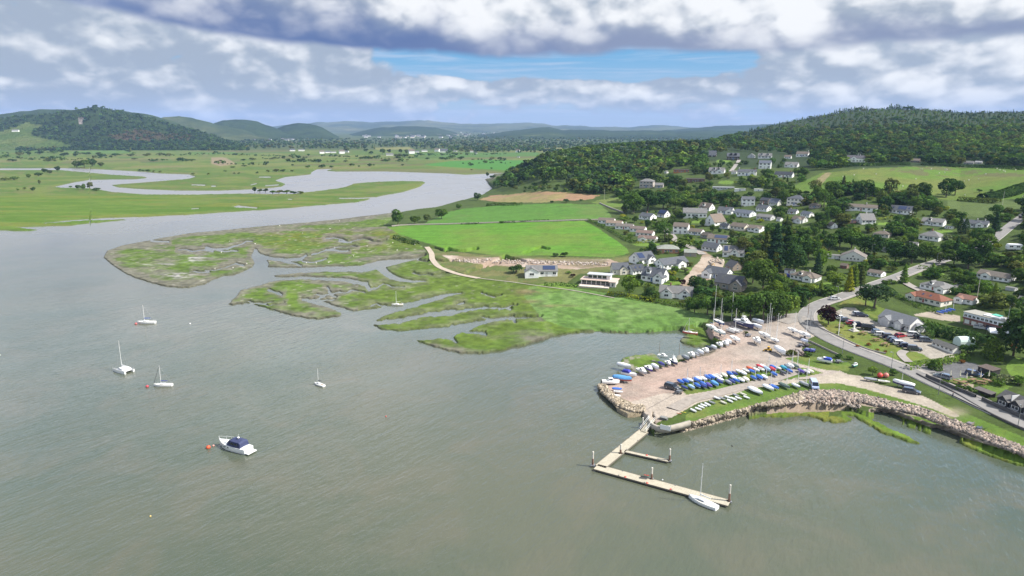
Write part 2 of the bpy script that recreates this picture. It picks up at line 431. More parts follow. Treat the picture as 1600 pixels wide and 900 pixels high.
def ground_mat():
    m = bpy.data.materials.new('ground_cover'); m.use_nodes = True; t = m.node_tree; N = NT(t)
    p = t.nodes['Principled BSDF']; p.inputs['Roughness'].default_value = 0.95; p.inputs['Specular IOR Level'].default_value = 0.15
    at = t.nodes.new('ShaderNodeAttribute'); at.attribute_name = 'ground'
    ge = t.nodes.new('ShaderNodeNewGeometry')
    n1 = N.noise(ge.outputs['Position'], 0.9, 5, 0.65); n2 = N.noise(ge.outputs['Position'], 0.11, 5, 0.6)
    f = N.m('ADD', N.m('MULTIPLY_ADD', n1, 0.7, 0.65), N.m('MULTIPLY_ADD', n2, 0.6, -0.30))
    c = N.mix(1.0, at.outputs['Color'], N.comb(f, f, N.m('MULTIPLY', f, 0.98)), 'MULTIPLY')
    t.links.new(c, p.inputs['Base Color'])
    b = t.nodes.new('ShaderNodeBump'); b.inputs['Strength'].default_value = 0.7; b.inputs['Distance'].default_value = 0.45
    t.links.new(n1, b.inputs['Height']); t.links.new(b.outputs[0], p.inputs['Normal'])
    return m
GROUND = ground_mat()
def water_mat():
    m = bpy.data.materials.new('estuary_water'); m.use_nodes = True; t = m.node_tree; N = NT(t)
    p = t.nodes['Principled BSDF']
    ge = t.nodes.new('ShaderNodeNewGeometry'); mp = t.nodes.new('ShaderNodeMapping'); mp.vector_type = 'TEXTURE'
    t.links.new(ge.outputs['Position'], mp.inputs[0]); mp.inputs['Rotation'].default_value = (0, 0, math.radians(56))
    mp.inputs['Scale'].default_value = (2.6, 0.9, 1.0)
    big = N.noise(ge.outputs['Position'], 0.010, 4, 0.55, 0.6)
    mid = N.noise(ge.outputs['Position'], 0.045, 4, 0.6, 0.8)
    c = N.mix(N.ss(big, 0.35, 0.65), (0.066, 0.085, 0.058), (0.094, 0.100, 0.067))
    c = N.mix(N.m('MULTIPLY', N.ss(mid, 0.42, 0.72), 0.6), c, (0.115, 0.108, 0.075))
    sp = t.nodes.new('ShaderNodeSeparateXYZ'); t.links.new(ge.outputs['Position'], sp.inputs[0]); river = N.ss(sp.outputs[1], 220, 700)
    c = N.mix(river, c, (0.21, 0.205, 0.20))  # far water's colour lightened with distance, standing in for bright sky reflection
    t.links.new(c, p.inputs['Base Color'])
    p.inputs['IOR'].default_value = 1.40
    w1 = N.noise(mp.outputs[0], 1.05, 3, 0.55, 0.35); w2 = N.noise(mp.outputs[0], 0.33, 2, 0.5, 0.3)
    gust = N.noise(ge.outputs['Position'], 0.018, 3, 0.55, 0.5)
    calm = N.ss(sp.outputs[1], 110, 460, 0.62, 0.10)
    h = N.m('MULTIPLY', calm, N.m('MULTIPLY_ADD', w1, 0.24, N.m('MULTIPLY', w2, 0.36)))
    b = t.nodes.new('ShaderNodeBump'); b.inputs['Distance'].default_value = 1.0
    N.link(N.ss(gust, 0.3, 0.65, 0.60, 1.0), b.inputs['Strength'])
    N.link(N.m('ADD', N.ss(gust, 0.3, 0.65, 0.06, 0.16), N.m('MULTIPLY', river, 0.20)), p.inputs['Roughness'])
    t.links.new(h, b.inputs['Height']); t.links.new(b.outputs[0], p.inputs['Normal'])
    return m

# ------------------------------------------------------------------ shore and ground outlines (photo pixels)
NEAR_BANK = [(1000, 230), (776, 262), (768, 276), (757, 279), (764, 286), (772, 291), (755, 302), (732, 309), (718, 312), (701, 317), (682, 322), (654, 325), (631, 329), (609, 331.5), (578, 335), (540, 340), (483, 346), (411, 352), (347, 358.6), (296, 363), (237, 373.5), (191, 382),
 (166, 391), (161, 401.5), (176, 414), (196, 427), (227, 438.6), (258, 447), (283, 449), (304, 447), (322, 442.5), (330, 437), (350, 430), (392, 426), (420, 420),
 (420, 440), (386, 450), (365, 455), (352, 466), (357, 470), (347, 474), (366, 475), (386, 473), (406, 477), (424, 483), (462, 493.5), (493, 497), (529, 493.5), (545, 490), (560, 498), (573, 505), (594, 512), (625, 515.6), (660, 516.5),
 (672, 522), (647, 531), (675, 539), (700, 546), (719, 550), (759, 551), (797, 542), (841, 531), (858, 524), (880, 520), (937, 516), (975, 518.5), (1010, 517), (1045, 512), (1058, 510), (1066, 511), (1071, 517),
 (1060, 526), (1068, 531), (1082, 534), (1100, 536), (1112, 541), (1104, 547), (1086, 550), (1072, 549), (1064, 547), (1052, 555), (1036, 556), (1026, 549), (1018, 547), (1002, 549), (985, 552), (972, 557), (966, 563), (976, 570), (990, 577), (975, 585), (950, 596), (937, 601), (934, 608), (938, 618), (951, 630), (968, 642), (985, 648), (1003, 644), (1014, 652),
 (1016, 668), (1024, 675), (1042, 677), (1062, 673), (1100, 663), (1140, 653), (1176, 643), (1190, 640), (1225, 641), (1250, 638), (1272, 642), (1290, 650), (1306, 653), (1330, 652), (1333, 647), (1322, 642), (1336, 645), (1347, 653), (1360, 660), (1374, 670), (1396, 678), (1420, 686), (1439, 690), (1438, 686), (1420, 676), (1396, 666), (1376, 655),
 (1364, 648), (1378, 644), (1396, 650), (1424, 662), (1453, 671), (1463, 670), (1491, 681), (1512, 692), (1540, 701), (1600, 723), (1750, 790), (2000, 830), (2000, 150), (1000, 150)]
FAR_BANK = [(-300, 366), (-60, 362), (0, 358.5), (40, 360), (62, 357), (20, 354.5), (60, 352.5), (110, 351), (200, 342), (300, 334), (387, 328.4), (429, 325.5), (462, 323), (507, 319), (558, 315), (586, 308), (597, 305), (631, 299), (656, 291), (665, 284.5), (660, 282.3), (631, 281.8), (589, 283),
 (552, 286), (541, 291), (524, 294), (491, 298), (457, 302), (420, 302.5), (390, 301.5), (300, 303), (225, 302.5), (175, 299), (162, 296.5), (140, 293), (100, 292.5), (86, 291), (112, 285), (140, 280.5), (160, 280), (212, 279.5), (232, 277.2), (225, 275), (175, 272), (125, 267.5), (97, 265), (30, 264.5), (-300, 266),
 (-300, 262), (30, 262.6), (100, 262), (155, 264), (225, 268), (250, 270.5), (295, 272), (305, 275.5), (297, 278), (250, 282), (212, 285), (172, 288), (185, 292), (225, 295), (275, 297), (350, 296.8), (406, 294.5), (440, 291), (447, 286.5), (430, 281), (446, 276), (485, 272), (488, 267.5), (496, 264), (520, 263.2), (508, 265.8), (524, 267.5), (603, 267.3),
 (699, 270.5), (727, 272.5), (748, 271.5), (785, 269.8), (805, 271.8), (1000, 274), (2300, 280), (2300, 150), (-300, 150)]
CREEKS = [  # x, y, width
 [(350, 462, 26), (372, 440, 24), (400, 424, 20), (410, 412, 18), (400, 399, 13), (399, 391, 5)],
 [(400, 426, 18), (430, 423, 12), (470, 421, 8), (513, 419.5, 8), (540, 419, 8), (565, 419, 11), (590, 413, 13), (606, 410, 11), (625, 406.5, 8), (645, 403, 5), (664, 397, 2)],
 [(402, 398, 8), (421, 403, 5), (445, 405.5, 5), (470, 404, 4), (478, 398, 2)],
 [(592, 416, 11), (606, 428, 9), (625, 436, 6), (645, 438, 3.5), (664, 438, 1.5)],
 [(382, 443, 9), (401, 436.5, 5), (440, 434.5, 4.5), (475, 433, 4.5), (537, 436.5, 5), (560, 440, 6), (572, 443, 6), (578, 452, 4), (590, 448, 2)],
 [(474, 467, 4), (490, 470, 6), (510, 475, 6), (531, 483, 8), (550, 492, 14), (560, 500, 16)],
 [(492, 468, 2), (508, 460, 3), (530, 455, 2.5)],
 [(540, 500, 24), (569, 494, 24), (603, 484, 13), (644, 475, 9), (684, 464, 7), (700, 460, 4), (720, 457, 1.5)],
 [(560, 502, 8), (590, 503, 7), (625, 500, 8), (662, 491, 6), (703, 487, 10), (720, 485, 5), (745, 481, 4), (767, 479, 2)],
 [(640, 522, 16), (662, 521, 20), (700, 518, 19), (718, 512, 15), (750, 503, 8), (781, 496, 6), (803, 494.5, 4.5), (847, 493, 2)],
 [(718, 512, 10), (730, 518, 5), (757, 517, 2)], [(700, 524, 8), (712, 533, 3)], [(803, 494, 5), (804, 501, 3)],
 [(728, 514, 4), (706, 507, 3)],
 [(1040, 552, 9), (1062, 549, 7), (1078, 549, 5)],
 [(715, 474, 3), (724, 472, 3)], [(770, 478, 2), (800, 480, 1.5)], [(420, 452, 3), (440, 459, 2.5)], [(510, 448, 1.5), (520, 462, 2)]]
FAR_CREEKS = [[(70, 347.5, 1.2), (120, 343, 2), (175, 340.5, 3.2), (230, 338.5, 2), (285, 335.5, 2)], [(365, 322, 1.5), (372, 321.5, 3), (400, 324, 2)], [(300, 325, 1), (310, 324.5, 1.8)], [(530, 309, 1.2), (560, 309, 1.6), (585, 308, 1.5)],
 [(300, 288, 1.0), (320, 288.5, 1.6)], [(330, 290, 1.4), (336, 290, 1.4)], [(405, 276, .9), (422, 276, 1.2)], [(415, 289.5, 1), (435, 288, 1.2)], [(392, 288, .9), (400, 286, 1.2)], [(450, 310, .9), (456, 310.5, 1)]]
P_YARD = [(938, 603), (955, 594), (985, 584), (1010, 580), (1040, 572), (1075, 562), (1110, 548), (1140, 538), (1122, 530), (1108, 520), (1103, 510), (1115, 504), (1150, 502), (1190, 500), (1225, 498), (1243, 490), (1258, 503), (1280, 522), (1262, 530), (1252, 546), (1250, 560), (1275, 570), (1310, 578), (1335, 590), (1330, 600), (1290, 596), (1262, 592), (1235, 592), (1180, 604), (1140, 612), (1090, 628), (1060, 645), (1024, 662), (1014, 653), (1002, 643), (985, 628), (972, 622), (955, 612)]
P_DGRASS = [(1060, 601), (1080, 594), (1130, 585), (1180, 574), (1230, 571), (1270, 577), (1286, 583), (1260, 588), (1220, 594), (1170, 602), (1120, 609), (1072, 617)]
P_LGRASS = [(1072, 648), (1100, 632), (1140, 620), (1165, 609), (1200, 603), (1235, 599), (1262, 597), (1300, 600), (1340, 606), (1400, 617), (1450, 634), (1500, 654), (1560, 680), (1620, 704), (1620, 709), (1533, 675), (1487, 657), (1440, 639), (1390, 628), (1342, 617), (1300, 611), (1250, 613), (1190, 632), (1140, 648), (1100, 658), (1070, 660)]
P_VERGE = [(1265, 592), (1310, 590), (1370, 602), (1440, 620), (1520, 650), (1640, 700), (1640, 716), (1533, 675), (1487, 657), (1440, 639), (1390, 628), (1342, 617), (1300, 611), (1250, 613), (1250, 604)]
P_TRACK = [(1270, 590), (1310, 582), (1345, 588), (1370, 600), (1420, 610), (1450, 622), (1480, 638), (1500, 650), (1490, 652), (1455, 638), (1410, 624), (1350, 607), (1310, 599), (1280, 599)]
P_BGRASS = [(1225, 560), (1255, 556), (1300, 560), (1330, 568), (1326, 580), (1290, 578), (1255, 570)]
P_CARPARK = [(1303, 488), (1320, 480), (1336, 481), (1362, 500), (1400, 517), (1445, 524), (1470, 540), (1504, 552), (1490, 558), (1455, 562), (1440, 552), (1425, 549), (1405, 541), (1375, 526), (1345, 515), (1318, 503)]
P_LAWN = [(1262, 502), (1275, 489), (1292, 487), (1305, 500), (1345, 517), (1376, 529), (1405, 543), (1415, 549), (1408, 562), (1380, 561), (1345, 549), (1300, 533), (1275, 517)]
P_LAWN2 = [(1412, 552), (1430, 549), (1446, 553), (1455, 560), (1420, 565)]
P_LAWN3 = [(1305, 480), (1318, 470), (1345, 462), (1375, 480), (1440, 500), (1420, 505), (1365, 497), (1336, 479), (1318, 479)]
P_PUBCAR = [(1438, 578), (1455, 571), (1505, 564), (1540, 572), (1532, 582), (1500, 592), (1470, 590)]
P_PUBLAWN = [(1472, 596), (1500, 590), (1530, 592), (1560, 596), (1600, 560), (1610, 590), (1560, 615), (1520, 622), (1490, 612)]
P_CLUBYARD = [(1425, 492), (1455, 486), (1500, 494), (1500, 503), (1470, 500)]
P_FIELD1 = [(606, 355.5), (631, 352.5), (720, 350), (820, 347), (912, 344.5), (937, 358), (960, 374), (980, 388), (984, 395), (958, 402), (900, 400), (844, 399), (790, 401), (750, 396), (694, 388), (655, 376), (625, 366)]
P_FIELD2 = [(662, 350), (680, 342), (694, 334), (716, 327), (781, 320), (870, 318), (937, 320), (950, 329), (957, 340), (940, 343.5), (906, 343), (840, 346), (781, 347.5), (700, 349.5)]
P_FIELD3 = [(925, 316), (950, 310), (970, 307), (985, 312), (975, 322), (952, 326)]
P_TAN = [(750, 312), (770, 306), (820, 301), (857, 299), (900, 302), (937, 305), (925, 312), (900, 313), (862, 315.5), (787, 317)]
P_RUBBLE = [(690, 398), (731, 401), (800, 403), (860, 405), (953, 405), (970, 412), (953, 416), (900, 421), (850, 418), (800, 417), (750, 412), (705, 407)]
P_ROUGH = [(672, 388), (694, 391), (750, 398), (844, 401), (953, 403), (990, 398), (990, 425), (905, 428), (880, 446), (800, 440), (745, 434), (700, 420), (678, 405)]
P_REED = [(826, 450), (850, 443), (890, 448), (960, 460), (1010, 470), (1060, 482), (1112, 492), (1105, 503), (1062, 510), (1040, 513), (1000, 518), (937, 516), (885, 512), (850, 500), (832, 480), (818, 462)]
P_HILLFIELD = [(1236, 292), (1262, 280), (1285, 270), (1340, 265), (1380, 262), (1430, 260), (1500, 261), (1560, 263), (1640, 268), (1640, 305), (1570, 312), (1520, 318), (1480, 312), (1440, 306), (1350, 300), (1300, 297), (1262, 303), (1245, 300)]
P_ROUGHHILL = [(1480, 312), (1520, 316), (1570, 312), (1600, 320), (1580, 335), (1540, 340), (1500, 338), (1482, 325)]
P_SITE = [(1058, 450), (1075, 428), (1092, 408), (1098, 398), (1085, 392), (1100, 392), (1115, 402), (1132, 410), (1128, 424), (1105, 440), (1085, 458), (1062, 462)]
P_BANK = [(800, 450), (890, 452), (960, 466), (1050, 488), (1110, 500), (1200, 505), (1255, 490), (1290, 465), (1345, 445), (1420, 425), (1600, 300), (1700, 200), (1000, 200), (800, 260), (770, 300), (960, 310), (985, 396), (985, 420)]
LAWNS = [(868, 448, 40, 8), (890, 447, 30, 5), (1072, 421, 14, 5), (1052, 443, 20, 5), (1290, 445, 16, 5), (1080, 391, 14, 4), (1455, 428, 30, 5), (1560, 467, 20, 6), (1480, 448, 26, 8), (1010, 382, 30, 4), (1385, 412, 20, 5), (1430, 420, 20, 4), (1560, 400, 20, 5), (1300, 452, 40, 8), (1160, 435, 8, 8), (1470, 362, 26, 3), (1395, 350, 34, 4), (1090, 347, 20, 3), (1210, 352, 20, 3), (1190, 282, 20, 6), (1135, 285, 20, 4), (1350, 256, 26, 3), (1130, 252, 16, 3), (1060, 305, 20, 3), (1305, 318, 30, 3), (1565, 470, 22, 6), (1100, 377, 12, 3), (1180, 380, 14, 3), (1240, 300, 18, 4), (1590, 575, 24, 22)]

def mixc(c, m, col, amt=1.0):
    col = np.array(col); a = (m.astype(float) if m.dtype == bool else m) * amt
    c *= (1 - a)[:, None]; c += a[:, None] * col
GRID = {}
def zgrid(px, py):
    g = GRID; i = int(np.clip(round((px - g['xs'][0]) / 1.5), 0, len(g['xs']) - 1)); t = np.clip((py - g['top'][i]) / (g['bot'][i] - g['top'][i]), 0, 1) ** (1 / .97)
    return float(g['z'][i, int(round(t * (g['nr'] - 1)))])
def build_land():
    xs = np.arange(130, 1881, 1.5); nr = 440
    tt = (np.arange(nr) / (nr - 1)) ** 0.97
    top = topline(xs); bot = np.interp(xs, [130, 300, 640, 760, 900, 1010, 1180, 1300, 1450, 1600, 1881], [420, 460, 560, 566, 566, 690, 690, 690, 720, 760, 850])
    PX = np.repeat(xs[:, None], nr, 1); PY = top[:, None] + (bot - top)[:, None] * tt[None, :]
    X, Y, Z = surf(PX, PY, qland(PX, PY))
    px = PX.ravel(); py = PY.ravel()
    # ragged marsh edges
    wob = ((px < 1110) & (py > 330)) | (py > 632)
    amp = np.where(wob, np.clip((py - 320) / 100, 0.3, 1.8), 0.0)
    wx = px + amp * 3.0 * (fbm(px / 7, py / 4, 5, 3) - .5); wy = py + amp * 2.2 * (fbm(px / 7, py / 4, 9, 3) - .5)
    sd = segdist(wx, wy, NEAR_BANK); ins = inpoly(wx, wy, NEAR_BANK); sd = np.where(ins, sd, -sd)
    rc = random.Random(4); extra = []
    for _ in range(46):
        x, y = rc.uniform(230, 820), rc.uniform(375, 535); w = rc.uniform(1.6, 3.0); s = rc.choice((-1, 1)); pts_ = []
        for k in range(rc.randint(4, 8)): pts_.append((x, y, w * (1 - .1 * k))); x += s * rc.uniform(6, 13); y += rc.uniform(-4.2, 3.4)
        extra.append(pts_)
    rb_ = inpoly(px, py, P_REED) | (py > 500) & (px > 760)
    for c in extra: sd = np.where(rb_, sd, np.minimum(sd, segdist(wx, wy, c, False, 5, True)))
    for c in CREEKS: sd = np.minimum(sd, segdist(wx, wy, [(p[0], p[1], p[2] * 0.95 + 0.3) for p in c], False, 6, True))
    z = Z.ravel(); edge = np.clip(sd / 1.3 + 0.1, 0, 1)
    hi = (z > 1.3) & (py > 520)                                  # quay and armour slope
    edge = np.where(hi, np.clip(sd / 9.0, 0, 1) ** 0.8, edge)
    for P in ([(1056, 526), (1074, 512), (1092, 503), (1106, 507), (1119, 534), (1112, 543), (1080, 536)], [(955, 560), (985, 548), (1030, 545), (1060, 555), (1090, 549), (1100, 549), (1082, 556), (1062, 561), (1040, 568), (1004, 578), (985, 582), (962, 572)],
              [(1170, 642), (1200, 634), (1260, 629), (1325, 634), (1352, 644), (1400, 652), (1450, 668), (1500, 684), (1560, 703), (1620, 722), (1760, 790), (1760, 850), (1600, 760), (1170, 700)]):
        lowz = inpoly(px, py, P); z = np.where(lowz, .35 + .15 * fbm(px / 5, py / 3, 77, 2), z); hi &= ~lowz
        edge = np.where(lowz, np.clip(sd / 2.0 + .2, 0, 1), edge)
    z = np.where(sd < 10, -0.6 + (z + 0.6) * edge, z)
    tt_ = np.where(hi, (z - CAMH) / (-SP + (450 - py) / F * CP), 0)
    X = np.where(hi.reshape(X.shape), ((px - 800) / F * tt_).reshape(X.shape), X); Y = np.where(hi.reshape(Y.shape), ((CP + (450 - py) / F * SP) * tt_).reshape(Y.shape), Y)
    low = (py > 330) & (z < 1.0) & (z > 0)
    z = z + np.where(low, 0.10 * (fbm(X.ravel() / 3, Y.ravel() / 3, 3, 3) - .5), 0)
    # colours
    n1 = fbm(X.ravel() / 22, Y.ravel() / 22, 1); n2 = fbm(X.ravel() / 7, Y.ravel() / 7, 2); n3 = fbm(X.ravel() / 60, Y.ravel() / 90, 4)
    sm = lambda v, a, b: np.clip((v - a) / (b - a), 0, 1)
    c = np.zeros((len(px), 3)); c[:] = (.078, .125, .020)
    west = sm(px, 640, 420); mud = sm(n1 * .5 + n2 * .4 + west * .10 + sm(px, 330, 190) * .12 + sm(py, 372, 355) * .12 + np.clip(1 - sd / 13, 0, 1) * .22, .54, .74)
    mixc(c, sm(n2, .45, .7), (.105, .165, .022), .7)
    olive = sm(py, 350, 366) * sm(py, 400, 372) * sm(px, 350, 430) * sm(px, 690, 600)
    mixc(c, olive * sm(n2 + n1 * .5, .55, .95), (.125, .125, .012), .9)
    mixc(c, mud, (.150, .132, .118), .8)
    pale = np.exp(-((px - 300) / 26) ** 2 - ((py - 404) / 5) ** 2) + np.exp(-((px - 280) / 22) ** 2 - ((py - 430) / 5) ** 2) + .7 * np.exp(-((px - 250) / 40) ** 2 - ((py - 413) / 2) ** 2); mixc(c, np.clip(pale, 0, 1) * sm(fbm(px / 12, py / 2.2, 71, 3), .45, .62), (.36, .34, .34), .9)
    mixc(c, sm(fbm(X.ravel() / 3, Y.ravel() / 3, 8, 2), .76, .82) * (py < 480), (.30, .28, .24), .5)
    mixc(c, np.clip(1 - np.abs(sd - .3) / 1.6, 0, 1) * (py < 570), (.055, .055, .035), .8)
    bankz = inpoly(px, py, [(560, 430), (660, 410), (720, 430), (830, 445), (840, 500), (760, 540), (650, 536), (560, 490)])
    mixc(c, bankz, (.088, .125, .018), .4)
    brown = np.exp(-((px - 825) / 26) ** 2 - ((py - 456) / 5) ** 2) + np.exp(-((px - 870) / 26) ** 2 - ((py - 478) / 2) ** 2) + .8 * np.exp(-((px - 830) / 14) ** 2 - ((py - 471) / 3) ** 2)
    land2 = inpoly(px, py, [(600, 352), (630, 330), (700, 316), (772, 280), (800, 262), (800, 150), (2000, 150), (2000, 830), (1600, 720), (1460, 640), (1150, 660), (1010, 690), (930, 610), (1110, 548), (1100, 508), (990, 470), (880, 447), (720, 430), (670, 400), (660, 385)])
    mixc(c, land2, (.050, .075, .018)); mixc(c, land2 & (n2 > .5), (.062, .095, .02), .7)
    mixc(c, inpoly(px, py, P_REED), (.088, .165, .036), .95); mixc(c, inpoly(px, py, P_REED) * sm(fbm(X.ravel() / 5, Y.ravel() / 16, 6), .45, .62), (.130, .205, .062), .75)
    mixc(c, np.clip(brown, 0, 1) * sm(n2, .3, .5), (.17, .13, .07), .8)
    mixc(c, inpoly(px, py, P_ROUGH), (.13, .13, .05)); mixc(c, inpoly(px, py, P_ROUGH) & (n2 > .52), (.09, .12, .035), .8)
    rub = inpoly(wx, wy, P_RUBBLE); mixc(c, rub, (.30, .225, .175)); mixc(c, rub * sm(n2, .5, .7), (.42, .35, .30), .8); mixc(c, rub * sm(n1, .55, .65), (.13, .12, .06), .7)
    strp = .5 + .5 * np.sin((X.ravel() * .25 + Y.ravel()) * .8)
    for P, col in ((P_FIELD1, (.078, .190, .020)), (P_FIELD2, (.070, .165, .026)), (P_FIELD3, (.085, .160, .03)), (P_TAN, (.195, .18, .075))):
        m = inpoly(px + 5 * (n2 - .5) + 6 * (n1 - .5), py + 3 * (n2 - .5) + 2 * (n1 - .5), P); mixc(c, m, col); mixc(c, m * sm(n3, .42, .7), (col[0] * 1.5, col[1] * 1.1, col[2] * 1.3), .55); mixc(c, m * strp, (col[0] * 1.3, col[1] * 1.12, col[2]), .45); mixc(c, m * sm(np.abs(((X.ravel() * .25 + Y.ravel()) % 24) - 12), 1.2, .5), (col[0] * .8, col[1] * .72, col[2]), .6); mixc(c, m * sm(n1 * .6 + n3 * .4, .5, .62), (col[0] * 1.55, col[1] * .9, col[2] * 1.6), .6)
    m = inpoly(px, py, P_FIELD1) & (py > 385); mixc(c, m * sm(py, 388, 401) * sm(n2, .3, .6), (.12, .15, .04), .7)
    hf = inpoly(px, py, P_HILLFIELD); mixc(c, hf, (.085, .150, .020)); mixc(c, hf * sm(n3 * .6 + n1 * .4, .46, .66), (.125, .140, .035), .8); mixc(c, hf & (py < 276) & (px > 1390) & (n1 > .55), (.10, .09, .045), .7)
    rh = inpoly(px, py, P_ROUGHHILL); mixc(c, rh, (.085, .12, .035))
    mixc(c, inpoly(px, py, [(1268, 286), (1290, 270), (1300, 270), (1282, 290)]), (.24, .19, .11), .8)
    wood = (py < 262) & (px > 1150) | (py < 252) & (px > 880); mixc(c, wood & ~hf & land2, (.026, .045, .014))
    lawn = np.zeros(px.shape, bool)
    for (x, y, w, h) in LAWNS: lawn |= (((px - x) / (w * .7)) ** 2 + ((py - y) / (h * .7)) ** 2) < .8 + .5 * n2
    mixc(c, lawn, (.120, .195, .032))
    site = inpoly(wx, wy, P_SITE); mixc(c, site, (.30, .225, .165)); mixc(c, site * sm(n2, .45, .6), (.40, .33, .27), .8)
    yard = inpoly(px, py, P_YARD); mixc(c, yard, (.385, .285, .24)); mixc(c, yard * sm(n2 * .6 + n1 * .5, .46, .7), (.285, .23, .195), .85); mixc(c, yard * sm(np.abs(np.sin(px * .11 + py * .35 + 5 * n1)), .2, .0), (.25, .21, .18), .45); mixc(c, yard * sm(px, 1130, 1200), (.34, .30, .265), .8)
    slip = inpoly(px, py, [(985, 628), (1035, 615), (1085, 612), (1170, 604), (1240, 592), (1262, 595), (1150, 615), (1090, 630), (1050, 652), (1016, 656), (1000, 640)]); mixc(c, slip, (.40, .345, .29), .9); mixc(c, slip * sm(n1, .5, .65), (.30, .27, .235), .7)
    mixc(c, yard & (np.abs((px - 1010) * .55 + (py - 640) * 1.0) < 1.0) & (px < 1060), (.22, .19, .17), .6)
    mixc(c, yard * np.exp(-((px - 1170) / 30) ** 2 - ((py - 565) / 3) ** 2), (.22, .19, .15), .8)
    verge = inpoly(px, py, P_VERGE); mixc(c, verge, (.088, .150, .024)); mixc(c, verge * sm(n2, .5, .7), (.13, .17, .035), .6)
    for P in (P_LGRASS, P_DGRASS, P_BGRASS): m = inpoly(px, py, P); mixc(c, m, (.088, .145, .026)); mixc(c, m * sm(n2, .5, .7), (.16, .17, .05), .6)
    mixc(c, inpoly(px, py, P_TRACK), (.36, .315, .26)); mixc(c, np.exp(-((px - 1490) / 18) ** 2 - ((py - 645) / 7) ** 2) * sm(n2, .3, .6), (.30, .26, .19), .9)
    for P in (P_LAWN, P_LAWN2, P_LAWN3): m = inpoly(px, py, P); mixc(c, m, (.115, .165, .030)); mixc(c, m * sm(n1 * .5 + n2 * .5, .45, .65), (.165, .155, .045), .8)
    slope = np.clip(1 - segdist(px, py, [(1275, 512), (1300, 527), (1345, 545), (1380, 558)], False, 12) / 7, 0, 1); mixc(c, slope, (.16, .14, .05), .7)
    mixc(c, inpoly(px, py, P_CARPARK), (.315, .285, .245)); mixc(c, inpoly(px, py, P_CLUBYARD), (.34, .29, .235))
    mixc(c, inpoly(px, py, P_PUBCAR), (.13, .13, .135)); mixc(c, inpoly(px, py, P_PUBLAWN) & (n2 > .4), (.10, .16, .03)); mixc(c, inpoly(px, py, [(1495, 600), (1522, 600), (1520, 612), (1500, 608)]), (.30, .25, .19))
    # armour and stony beaches
    shore = hi & (sd < 10) & (sd > -6); mixc(c, (px > 930) & (px < 1016) & (py > 596) & land2 & ~yard, (.24, .20, .14)); mixc(c, shore & (px < 1190), (.26, .215, .165)); mixc(c, shore & (px >= 1190), (.24, .20, .165))
    mixc(c, inpoly(px, py, [(1190, 633), (1250, 612), (1300, 610), (1342, 616), (1390, 627), (1440, 638), (1487, 656), (1533, 674), (1660, 726), (1660, 740), (1533, 690), (1440, 652), (1390, 642), (1342, 632), (1290, 628), (1200, 636)]), (.30, .24, .19), .9)
    weed = (py > 632) & (px > 1170) & (sd < 40) & inpoly(px, py, [(1176, 640), (1230, 632), (1300, 634), (1345, 642), (1400, 648), (1460, 670), (1600, 712), (1750, 770), (1750, 830), (1400, 720), (1176, 660)])
    mixc(c, weed, (.095, .155, .020)); mixc(c, weed * sm(n2, .5, .68), (.16, .16, .03), .8)
    mixc(c, weed * np.clip(1 - sd / 4, 0, 1), (.06, .065, .025), .6)
    mixc(c, inpoly(wx, wy, [(1205, 632), (1260, 622), (1320, 623), (1345, 634), (1300, 636), (1230, 634)]), (.27, .21, .165), .85)
    mudf = inpoly(px, py, [(960, 545), (1090, 545), (1060, 560), (985, 582), (960, 565)]) & (sd < 40) & (fbm(px / 14, py / 4, 12) > .5); mixc(c, mudf, (.22, .20, .17), .8)
    f_ = fbm(X.ravel() / 2.5, Y.ravel() / 2.5, 21, 2); c = c * np.where(land2, .86 + .28 * f_, .55 + .9 * f_)[:, None]
    GRID.update(xs=xs, top=top, bot=bot, nr=nr, z=z.reshape(PX.shape))
    # faces
    nx = len(xs); idx = np.arange(nx * nr).reshape(nx, nr)
    a = idx[:-1, :-1].ravel(); b = idx[1:, :-1].ravel(); d = idx[:-1, 1:].ravel(); e = idx[1:, 1:].ravel()
    fc = np.stack([d, e, b, a], 1); keep = (sd[fc].max(1) > -4.5) | (py[fc].max(1) < 300) & (px[fc].min(1) > 775)
    fc = fc[keep]; fx = px[fc[:, 0]]; fy = py[fc[:, 0]]
    V = np.stack([X.ravel(), Y.ravel(), z], 1)
    # back slopes beyond the skyline of the wooded hill
    cols0 = np.where(xs > 815)[0]; base = idx[cols0, 0]; rows = [base]; nv = len(V); ex = []; ec = []
    for st, (dd, dz) in enumerate(((60, -3), (160, -16), (330, -45), (600, -95))):
        q = V[base].copy(); r = np.hypot(q[:, 0], q[:, 1]); q[:, 0] *= (r + dd) / r; q[:, 1] *= (r + dd) / r; q[:, 2] = np.maximum(q[:, 2] + dz, 0.5)
        ex.append(q); ec.append(c[base]); rows.append(nv + np.arange(len(base))); nv += len(base)
    V = np.concatenate([V] + ex); C = np.concatenate([c] + ec); bf = []
    for r0, r1 in zip(rows[:-1], rows[1:]): bf.append(np.stack([r0[:-1], r0[1:], r1[1:], r1[:-1]], 1))
    bf = np.concatenate(bf)
    cls = np.zeros(len(fc), int); names = ['terrain', 'salt_marsh', 'reed_bed', 'field', 'boatyard_ground', 'grass_verge', 'car_park', 'pasture_hillside', 'rubble_ground', 'hillside']
    L2 = land2[fc[:, 0]]; cls[~L2] = 1
    cls[L2 & (fy < 262)] = 9
    for P, k in ((P_REED, 2), (P_FIELD1, 3), (P_FIELD2, 3), (P_FIELD3, 3), (P_TAN, 3), (P_YARD, 4), (P_VERGE, 5), (P_LGRASS, 5), (P_DGRASS, 5), (P_LAWN, 5), (P_CARPARK, 6), (P_PUBCAR, 6), (P_HILLFIELD, 7), (P_RUBBLE, 8)):
        cls[inpoly(fx, fy, P)] = k
